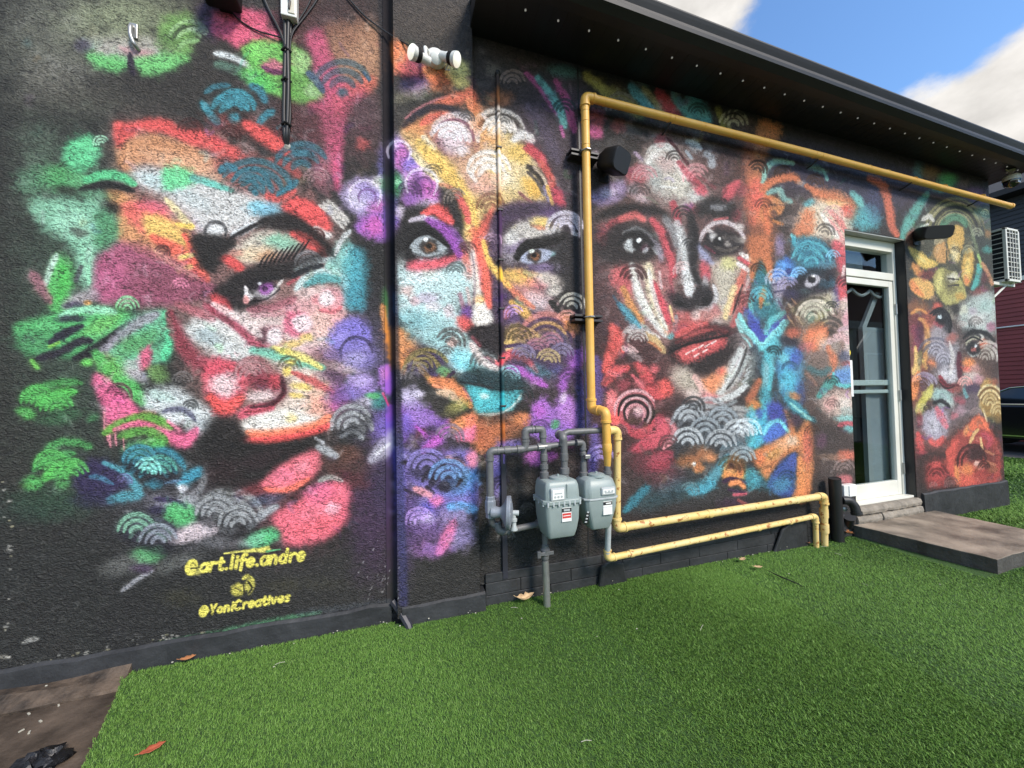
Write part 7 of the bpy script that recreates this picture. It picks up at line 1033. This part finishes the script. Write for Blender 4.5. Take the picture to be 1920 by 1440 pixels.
# junction box and cable bundle on the left bay
LY0 = LEFT_Y
jb = thing('junction_box', (-.58, LY0, 3.65), 'cream electrical box with open cover at the top of the cable bundle', 'electrical box')
jc = at_y(541, 10, LY0-.05); MB().box((jc[0]-.040, LY0-.055, 3.585), (jc[0]+.042, LY0+.002, 3.80)).build('case', 'whitep', jb, bevel=.005); MB().box((jc[0]-.002, LY0-.060, 3.60), (jc[0]+.034, LY0-.052, 3.785)).build('cover', 'cam', jb, bevel=.003)
MB().tube([(jc[0]+.005, LY0-.064, 3.62), (jc[0]+.012, LY0-.070, 3.66), (jc[0]+.004, LY0-.064, 3.69)], .006, 8).build('latch', 'dark', jb, smooth=True)
cb_ = thing('cable_bundle', (-.58, LY0, 2.86), 'bundle of black cables taped together hanging down the left bay', 'cables')
for k, (ox_, oy_) in enumerate(((-.012, -.016), (.006, -.024), (.014, -.010), (-.002, -.008))):
    pts = [(-.575+ox_*1.2, LY0+oy_, 3.62), (-.578+ox_*.8, LY0+oy_, 3.42), (-.578+ox_+.004*math.sin(k*2), LY0+oy_-.004, 3.2), (-.580+ox_*1.2, LY0+oy_, 3.02), (-.583+ox_*.7, LY0+oy_*.8, 2.90), (-.584+ox_*.3, LY0+.01, 2.855)]
    MB().tube(fillet(pts, .05), .0105 if k < 2 else .008, 10).build('cable', 'rubber', cb_, smooth=True)
for zz in (3.40, 3.22, 2.96): MB().tube([(-.605, LY0-.02, zz), (-.58, LY0-.042, zz+.004), (-.555, LY0-.02, zz)], .007, 8).build('tape_band', 'black', cb_, smooth=True)
MB().lathe((-.584, LY0+.004, 2.85), -Y_, [(0, .026), (.003, .022), (.004, .012), (.001, .008)], 12).build('wall_grommet', 'hole', cb_, smooth=True)
def wire(pts, r, label, name='overhead_wire'):
    o = MB().tube(fillet([tuple(at_y(x, y, yy)) for x, y, yy in pts], .06), r, 7).build(name, 'rubber', None, smooth=True); return tag(o, label, 'wire')
wire([(418, 2, LY0-.008), (445, 36, LY0-.006), (480, 58, LY0-.006), (534, 72, LY0-.02)], .0042, 'thin dark wire from the black lamp housing down to the cable bundle')
wire([(488, -20, LY0-.01), (505, 22, LY0-.008), (522, 52, LY0-.012), (537, 90, LY0-.02)], .008, 'thick black cable joining the bundle from above the pink paint')
wire([(604, -18, LY0-.01), (588, 10, LY0-.008), (566, 38, LY0-.008), (546, 62, LY0-.02), (542, 110, LY0-.02)], .0042, 'black wire joining the bundle on the tan side of its box')
wire([(590, -18, LY0-.01), (576, 14, LY0-.008), (556, 44, LY0-.008), (542, 70, LY0-.02)], .0036, 'thinner black wire close under the box of the cable bundle')
wire([(648, -10, LY0-.012), (680, 28, LY0-.010), (720, 58, LY0-.02), (768, 86, PIL_Y-.03)], .0048, 'black wire sloping down to the twin flood light')
fx = thing('wall_lamp', (-.9, LY0, 3.58), 'black lamp housing at the top of the left bay with only its underside showing', 'lamp')
fp = at_y(412, -6, LY0-.09); MB().box((fp[0]-.085, LY0-.16, fp[2]-.012), (fp[0]+.085, LY0-.02, fp[2]+.09)).build('housing', 'black', fx, bevel=.015, seg=3); MB().tube([(fp[0]-.055, LY0-.17, fp[2]+.0), (fp[0]-.055, LY0-.10, fp[2]-.012)], .02, 12).build('knob', 'strut', fx, smooth=True); MB().box((fp[0]-.03, LY0-.03, fp[2]+.0), (fp[0]+.03, LY0+.004, fp[2]+.12)).build('mount', 'black', fx)
hk = thing('wall_hook', (-1.28, LY0, 3.25), 'small grey metal hook on the wall among white and green petals', 'hook')
hp = V3(at_y(249, 62, LY0-.015)); MB().tube(fillet([hp+Vector((-.008, .02, .05)), hp+Vector((-.004, -.012, .03)), hp+Vector((0, -.02, -.03)), hp+Vector((.014, -.012, -.07)), hp+Vector((.02, .012, -.075))], .02), [.007]*2+[.011]*40 if False else .010, 10).build('hook', 'galv', hk, smooth=True); MB().box(tuple(hp+Vector((-.02, .005, -.02))), tuple(hp+Vector((.016, .02, .06)))).build('hook_plate', 'galv', hk, bevel=.003)

# speakers
def speaker(name, c, yaw, label, w=.145, h=.115, d=.10):
    t = thing(name, (c[0], 0, c[2]), label, 'speaker'); c = Vector(c); f = Vector((math.sin(yaw), -math.cos(yaw), -.38)).normalized(); r_ = Vector((math.cos(yaw), math.sin(yaw), 0)); u = r_.cross(f)*-1; u = f.cross(r_)*-1 if u.z < 0 else u
    if u.z < 0: u = -u
    loops = []
    for s_, k in ((-d, .62), (-d*.35, .95), (d*.55, 1.0), (d*.62, .96)):
        q = []
        for i in range(16):
            a_ = 2*math.pi*i/16+math.pi/16; ca, sa = math.cos(a_), math.sin(a_); ex = .42; q.append(tuple(c+f*s_+r_*(math.copysign(abs(ca)**ex, ca)*w*.5*k)+u*(math.copysign(abs(sa)**ex, sa)*h*.5*k)))
        loops.append(q)
    MB().loft(loops).build('cabinet', 'black', t, smooth=True)
    g_ = [[tuple(c+f*(d*s_)+r_*(math.copysign(abs(math.cos(2*math.pi*i/16+math.pi/16))**.42, math.cos(2*math.pi*i/16+math.pi/16))*w*.5*k)+u*(math.copysign(abs(math.sin(2*math.pi*i/16+math.pi/16))**.42, math.sin(2*math.pi*i/16+math.pi/16))*h*.5*k)) for i in range(16)] for s_, k in ((.60, .93), (.66, .90))]
    MB().loft(g_).build('grille', 'dark', t, smooth=True)
    MB().tube([Vector((c.x-.01, .004, c.z-.03)), Vector((c.x-.01, c.y*.6, c.z-.04)), c-f*d*.8], .016, 10).build('bracket', 'strut', t, smooth=True); MB().box((c.x-.045, -.012, c.z-.085), (c.x+.025, .004, c.z+.03)).build('bracket_plate', 'strut', t, bevel=.003)
    return t
sc_ = at_y(1152, 303, -.13); speaker('wall_speaker', (sc_[0], -.13, sc_[2]), .42, 'black outdoor speaker beside the tall yellow pipe', .20, .155, .105)
sc_ = at_y(1748, 436, -.13); speaker('wall_speaker', (sc_[0], -.13, sc_[2]), -.45, 'black outdoor speaker above the yellow painted orchid', .27, .13, .12)

# soffit lights
sp = None
for k in range(27):
    s_ = .811+.2262*k
    if s_ > 6.75: break
    if sp is None: sp = MB().lathe((0, 0, 0), -Z, [(-.006, .006), (.002, .0065), (.003, .005), (.004, .002)], 12).build('soffit_light', 'led', None, smooth=True); tag(sp, 'tiny round white light set in the black soffit', 'light', 'lights along the eave'); o = sp
    else: o = sp.copy(); col.objects.link(o)
    o.location = (s_, -.262+.0093*(s_-.8), SZ)

# dome camera under the eave corner
cm_ = thing('dome_camera', (6.75, -.14, 3.79), 'cream and black dome security camera under the eave corner', 'camera')
cp = V3(at_x(1897, 348, 6.62)); MB().lathe((cp.x, cp.y, SZ+.006), -Z, [(0, .035), (.02, .035), (.022, .020), (.05, .020), (.055, .03)], 18).build('mount', 'cam', cm_, smooth=True)
MB().lathe((cp.x, cp.y, SZ-.045), -Z, [(0, .025), (.01, .052), (.03, .066), (.075, .070), (.078, .060)], 24).build('housing', 'cam', cm_, smooth=True)
MB().lathe((cp.x, cp.y, SZ-.118), -Z, [(0, .068), (.02, .067), (.045, .060), (.066, .042), (.076, .018), (.078, .004)], 24).build('dome', 'domeg', cm_, smooth=True); MB().box((cp.x-.045, cp.y-.062, SZ-.172), (cp.x+.010, cp.y-.040, SZ-.145)).build('lens_window', 'galv', cm_, bevel=.003)
MB().tube([(cp.x-.02, cp.y, SZ-.03), (cp.x-.055, cp.y, SZ-.015), (cp.x-.075, cp.y+.01, SZ+.006)], .005, 7).build('lead', 'cam', cm_, smooth=True)

# condensers on the end wall
def condenser(x0, y0, y1, z0, z1, label, dp=.28):
    t = thing('condenser_unit', (x0, (y0+y1)/2, z0), label, 'air conditioner'); x1 = x0+dp
    e_ = .03
    fr_ = MB()
    for x in (x0, x1-e_):
        for y in (y0, y1-e_): fr_.box((x, y, z0), (x+e_, y+e_, z1))
    fr_.box((x0, y0, z1-.025), (x1, y1, z1)); fr_.box((x0, y0, z0), (x1, y1, z0+.03)); fr_.build('casing', 'acw', t, bevel=.004)
    MB().box((x0+.012, y0+.012, z0+.03), (x1-.012, y1-.012, z1-.025)).build('coil', 'coil', t)
    n = max(4, int((z1-z0)/.055))
    for k in range(1, n):
        z = z0+(z1-z0)*k/n; MB().box((x0+e_, y0+.003, z-.004), (x1-e_, y0+.011, z+.004)).build('guard_bar', 'acw', t); MB().box((x0+.003, y0+e_, z-.004), (x0+.011, y1-e_, z+.004)).build('guard_bar', 'acw', t)
    for k in (1, 2, 3): xx = x0+e_+(x1-x0-2*e_)*k/4; MB().box((xx-.004, y0-.001, z0+.03), (xx+.004, y0+.004, z1-.025)).build('guard_bar', 'acw', t)
    yy = (y0+min(y1, y0+.5))/2; MB().box((x0-.001, yy-.004, z0+.03), (x0+.004, yy+.004, z1-.025)).build('guard_bar', 'acw', t)
    for y in (y0+.06, y1-.08): MB().box((6.655, y, z0-.035), (x1+.02, y+.03, z0)).build('bracket_arm', 'acw', t, bevel=.003); MB().tube([(6.66, y+.015, z0-.28), (x0+.16, y+.015, z0-.02)], .012, 8).build('bracket_brace', 'acw', t, smooth=True)
    return t
ca = at_x(1885, 425, 6.95); condenser(6.95, float(ca[1]), float(ca[1])+.75, 2.625, 3.27, 'cream condenser unit bracketed high on the end wall', .30)
condenser(6.76, .10, .80, .86, 1.48, 'cream condenser unit bracketed low on the end wall near the black car', .13)

# drain pipes left of the door
dr = thing('drain_pipe', (3.76, -.08, 0), 'short open black drain pipe standing in the turf beside the landing', 'pipe')
dt = V3(at_y(1566, 897, -.09)); db = V3(at_z(1569, 1013, .02)); MB().tube([(db.x, db.y-.01, -.03), (dt.x, -.085, dt.z)], .046, 20, False).tube([(db.x, db.y-.01, -.03), (dt.x, -.085, dt.z-.003)], .041, 20, True).build('upright', 'rubber', dr, smooth=True)
e_ = [V3(at_y(*p, q)) for p, q in (((1578, 938), -.10), ((1592, 938), -.12), ((1602, 948), -.14), ((1606, 962), -.15))]; MB().tube(fillet(e_, .05), .036, 18).build('outlet_elbow', 'rubber', dr, smooth=True); MB().lathe(e_[-1], (e_[-1]-e_[-2]), [(-.012, .036), (-.01, .042), (.012, .042), (.014, .034)], 18).build('elbow_lip', 'rubber', dr, smooth=True)
MB().tube([V3(at_y(1592, 968, -.04)), V3(at_z(1592, 1000, .02))+Vector((0, .04, 0))], .05, 14).build('stub', 'rubber', dr, smooth=True); MB().lathe(V3(at_y(1580, 953, -.06)), Vector((-.5, -1, 0)), [(0, .02), (.03, .02), (.034, .012)], 12).build('stub_clamp', 'galv', dr, smooth=True)
ob = thing('outlet_box', (3.98, 0, .45), 'white outdoor outlet box with hinged cover left of the door', 'electrical box')
o0, o1 = at_y(1583, 934, -.05), at_y(1602, 908, -.05); MB().box((o0[0], -.052, o0[2]), (o1[0]+.02, .003, o1[2])).build('case', 'whitep', ob, bevel=.006); MB().box((o0[0]+.06, -.060, o0[2]+.008), (o1[0]+.012, -.050, o1[2]-.006)).build('cover', 'paper', ob, bevel=.004)

# ================================================================ beyond the corner
# black car parked across the far end
car = thing('black_car', (13.2, 1.2, 0), 'black parked car with chrome window trim beyond the wall corner', 'car')
CX, HWc = 13.25, .88
side = [(3.55, .42), (3.52, .70), (3.40, .92), (3.05, .97), (2.62, 1.0), (1.95, 1.36), (1.2, 1.44), (.2, 1.43), (-.35, 1.30), (-.95, 1.0), (-1.6, .93), (-2.0, .80), (-2.08, .55), (-2.0, .36), (-1.6, .26), (3.2, .26)]
low = [(y, z) for y, z in side if z < .99]; low = [(3.55, .42), (3.53, .70), (3.42, .90), (3.05, .96), (2.5, .985), (-.9, .985), (-1.6, .92), (-2.0, .78), (-2.08, .55), (-2.0, .36), (-1.6, .25), (3.2, .25)]
def carloft(prof, hws): return MB().loft([[(CX+dx_, 1.0+(y-1.0)*(.965 if abs(dx_) > .8 else 1), .5+(z-.5)*(.97 if abs(dx_) > .86 else 1)) for y, z in prof] for dx_ in hws])
carloft(low, (-HWc, -HWc+.05, 0, HWc-.05, HWc)).build('body', 'carpaint', car, smooth=True, bevel=.03, seg=3)
cab = [(2.66, .97), (1.98, 1.34), (1.2, 1.43), (.2, 1.42), (-.32, 1.30), (-.98, .97)]
MB().loft([[(CX+s_*w_*(1.0 if z < 1.1 else .86), y, z) for y, z in cab] for s_, w_ in ((-1, .80), (-.5, .82), (.5, .82), (1, .80))]).build('cabin_glass', 'carglass', car, smooth=True)
MB().loft([[(CX+s_*.70, y, z) for y, z in ((1.98, 1.335), (1.2, 1.428), (.2, 1.418), (-.32, 1.295), (-.3, 1.325), (.2, 1.452), (1.2, 1.462), (2.0, 1.362))] for s_ in (-1, 1)]).build('roof', 'carpaint', car, smooth=True)
for s_ in (-1, 1):
    xs_ = CX+s_*(HWc-.055)
    MB().tube([(xs_-s_*.0, 2.62, .995), (xs_, -.92, .995)], .012, 6).build('belt_trim', 'chrome', car); MB().tube([(CX+s_*.80, 2.60, 1.0), (CX+s_*.705, 1.98, 1.345), (CX+s_*.70, 1.2, 1.432), (CX+s_*.70, .2, 1.424), (CX+s_*.705, -.30, 1.31), (CX+s_*.80, -.92, 1.0)], .010, 6).build('window_trim', 'chrome', car)
    for y in (1.45, .15): MB().tube([(xs_+s_*.06, y, .80), (xs_+s_*.085, y-.04, .80), (xs_+s_*.085, y-.18, .80), (xs_+s_*.06, y-.22, .80)], .013, 8).build('door_handle', 'chrome', car, smooth=True); MB().tube([(CX+s_*.79, y-.45, 1.0), (CX+s_*.70, y-.42, 1.42)], .03, 6).build('pillar', 'carpaint', car)
    MB().box((CX+s_*.885-.008, -1.0, .33), (CX+s_*.885+.008, 2.6, .352)).build('sill_trim', 'chrome', car)
    for y in (2.65, -1.15):
        w_ = MB().lathe((CX+s_*.70, y, .325), Vector((s_, 0, 0)), [(0, .30), (.02, .325), (.19, .325), (.21, .30)], 26).build('wheel', 'tyre', car, smooth=True); MB().lathe((CX+s_*.70, y, .325), Vector((s_, 0, 0)), [(.19, .225), (.213, .225), (.214, .05), (.22, .03)], 20).build('rim', 'alloy', w_, smooth=True)
for s_ in (-1, 1): MB().box((CX+s_*.62-.2, 3.44, .66), (CX+s_*.62+.2, 3.53, .80)).build('tail_light', 'red', car, bevel=.02); MB().box((CX+s_*.6-.2, -2.05, .6), (CX+s_*.6+.2, -1.96, .73)).build('headlight', 'glassplate', car, bevel=.02)
# clapboard house behind the car
hs_ = thing('siding_house', (15.2, 2, 0), 'house with red clapboard below and dark slate siding above, beyond the car', 'house')
HX, hy0, hy1, zb, zt = 14.9, -1.2, 10.5, 4.03, 6.15
MB().box((HX+.05, hy0, -.1), (HX+8, hy1, zt)).build('wall', 'siding_d', hs_)
bm_ = {}
def board(z, h_, m_):
    v = [(HX+.046, hy0, z), (HX+.012, hy0, z), (HX+.034, hy0, z+h_), (HX+.046, hy0, z+h_)]
    key = (m_, round(h_, 3))
    MB().prism(v, (0, hy1-hy0, 0)).build('clapboard', m_, hs_)
z = 0
while z < zb-.05: board(z, .112, 'siding_r'); z += .112
z = zb+.09
while z < zt-.02: board(z, .112, 'siding_d'); z += .112
MB().box((HX-.01, hy0, zb-.02), (HX+.06, hy1, zb+.085)).build('trim_board', 'white', hs_); MB().box((HX-.4, hy0-.3, zt), (HX+8.4, hy1+.3, zt+.14)).build('eave', 'gutter', hs_)
MB().prism([(HX-.4, hy0-.3, zt+.14), (HX+8.4, hy0-.3, zt+.14), (HX+4, hy0-.3, zt+2.2)], (0, hy1-hy0+.6, 0)).build('roof', 'roof', hs_)
zz = float(at_x(1868, 615, HX)[2]); MB().tube([(HX-.02, hy0, zz-.02), (HX-.02, hy1, zz+.02)], .018, 8).build('service_pipe', 'paper', hs_)

# ================================================================ small things on the ground
def leaf(px, py, size, m_, label, rot=0, curl=.4, Zq=.045, shape=0):
    c = V3(at_z(px, py, Zq)); n = 9; m = MB(); v = []
    for i in range(n):
        t_ = i/(n-1); w = size*(.34*math.sin(math.pi*t_)**.8*(1+.28*math.sin(t_*19+shape)))+.001; xx = (t_-.5)*size*1.5; zz = curl*size*((t_-.5)**2*1.6)
        for k in (-1, -.4, .4, 1): yy = k*w; q = Vector((xx, yy, zz+abs(k)**2*w*curl*.9)); q.rotate(Matrix.Rotation(rot, 3, 'Z')); v.append(c+q)
    m.add(v, [(i*4+k, i*4+k+1, (i+1)*4+k+1, (i+1)*4+k) for i in range(n-1) for k in range(3)])
    m.tube([v[1]*.5+v[2]*.5, v[1]*.5+v[2]*.5+(v[1]*.5+v[2]*.5-v[5]*.5-v[6]*.5)*1.2], .0012, 5)
    o = m.build('fallen_leaf', m_, None, smooth=True); so_ = o.modifiers.new('thick', 'SOLIDIFY'); so_.thickness = .0012; return tag(o, label, 'leaf')
leaf(286, 1405, .050, 'leafr', 'reddish leaf lying alone on the turf near the brown paving', .45, .35)
leaf(352, 1236, .045, 'leaf', 'orange-brown leaf against the plinth of the left bay', .2, .6)
leaf(985, 1124, .085, 'leafp', 'curled tan leaf beside the meter riser pipe', .1, .9, shape=2)
leaf(1392, 1050, .050, 'leafp', 'pale leaf at the wall foot below the thin yellow pipe', .3, .6)
leaf(1421, 1064, .045, 'leafp', 'pale broken leaf on the turf by the carpet seam', -.4, .5, shape=1)
leaf(1590, 1000, .075, 'leaf', 'orange dry leaf between the drain pipe and the landing', 1.1, .7, .06)
leaf(1515, 1018, .040, 'leaf', 'small brown leaf at the feet of the yellow pipes', .6, .6)
leaf(1098, 1325, .022, 'leafr', 'tiny red scrap of leaf on the open turf', .6, .5) if False else None
# crumbs, straws and flakes of paint
lt_ = MB(); rs = random.Random(8)
for k in range(26):
    x, y = rs.uniform(-1.0, 4.0), -rs.random()**1.6*1.9-.03
    if x < edge_x(y): continue
    c = Vector((x, y, TURF_Z+.028)); a_ = rs.uniform(0, 6.28); d = Vector((math.cos(a_), math.sin(a_), rs.uniform(-.1, .3)))
    if k % 3: s_ = rs.uniform(.002, .0045); lt_.obox(c, d*s_, Vector((-d.y, d.x, 0))*s_*.6, (0, 0, s_*.3))
    else: lt_.tube([c-d*.022, c+Vector((0, 0, .004)), c+d*.022], .0011, 5)
for k in range(30):     # flakes along the wall foot
    x = rs.uniform(-1.6, 4.0); y = (LEFT_Y-.04 if x < 0 else PIL_Y-.03 if x < .55 else -.04)-rs.random()*.02; s_ = rs.uniform(.0015, .004); lt_.obox((x, y, .03+rs.random()*.02), (s_, 0, 0), (0, s_*.6, s_*.3), (0, -s_*.2, s_*.4))
lo_ = lt_.build('turf_litter', 'chalk', None); lo_['kind'] = 'stuff'; tag(lo_, 'pale crumbs and straws scattered over the turf', 'litter')
pl = MB()
for (x_, y_) in ((55, 1373), (92, 1320), (76, 1352), (54, 1338), (110, 1322), (170, 1290), (40, 1370)): c = V3(at_z(x_, y_, -.008)); a_ = rs.random()*3; pl.obox(c, (math.cos(a_)*.008, math.sin(a_)*.008, 0), (-math.sin(a_)*.003, math.cos(a_)*.003, 0), (0, 0, .002))
p_ = pl.build('paving_litter', 'chalk', None); p_['kind'] = 'stuff'; tag(p_, 'pale specks and flakes lying on the brown paving', 'litter')
# torn seam of the turf
sm = [V3(at_z(x_, y_, TURF_Z+.030)) for x_, y_ in ((1436, 1068), (1452, 1076), (1470, 1084), (1490, 1092), (1508, 1101))]
tag(MB().tube(sm, [.001, .004, .005, .004, .001], 6).build('turf_seam', 'dark', None), 'dark open seam between two turf strips near the landing', 'seam')
# crumpled black cloth on the paving
bc = V3(at_z(78, 1428, 0.0)); m = MB(); n, q = 18, 9; v = []
for j in range(q):
    for i in range(n):
        a_ = 2*math.pi*i/n; rr = .07*math.cos(j/(q-1)*1.5)**.7; k_ = 1+.16*math.sin(3*a_+j)+.10*math.sin(7*a_+2*j)+.08*rs.uniform(-1, 1)
        v.append(bc+Vector((rr*k_*math.cos(a_)*1.15, rr*k_*math.sin(a_)*.9, -.012+.042*math.sin(j/(q-1)*1.5)*(1+.25*math.sin(5*a_+j)))))
m.add(v, [(j*n+i, j*n+(i+1) % n, (j+1)*n+(i+1) % n, (j+1)*n+i) for j in range(q-1) for i in range(n)]+[tuple((q-1)*n+i for i in range(n))])
tag(m.build('black_cloth', 'cloth', None, smooth=True), 'crumpled black cloth lying on the brown paving', 'cloth')

# ================================================================ across the yard, mirrored in the door glass
bh = thing('brown_house', (23, -9.5, 0), 'brown boarded house across the parking lot, seen only in the door glass', 'house')
MB().box((17.5, -16, -.1), (28, -9.2, 6.2)).build('wall', 'in_wood', bh); MB().prism([(17.1, -16.3, 6.2), (17.1, -8.8, 6.2), (17.1, -12.5, 9)], (11.3, 0, 0)).build('roof', 'roof', bh)
for x_ in (18.6, 21.4, 24.6): w_ = MB().box((x_, -9.2, 1.6), (x_+1.2, -9.13, 3.1)).build('window', 'white', bh); MB().box((x_+.1, -9.14, 1.7), (x_+1.1, -9.11, 3.0)).build('pane', 'carglass', w_)
po = thing('white_pergola', (11.9, -4.2, 0), 'white timber pergola with diagonal braces, seen only in the door glass', 'pergola')
for x_ in (11.7, 14.6):
    MB().box((x_, -4.25, -.06), (x_+.16, -4.09, 3.0)).build('post', 'white', po, bevel=.01); MB().tube([(x_+.08, -4.17, 2.2), (x_+.85, -4.17, 2.98)], .05, 6).build('brace', 'white', po)
MB().box((11.4, -4.28, 2.98), (16.2, -4.06, 3.2)).build('beam', 'white', po, bevel=.01)
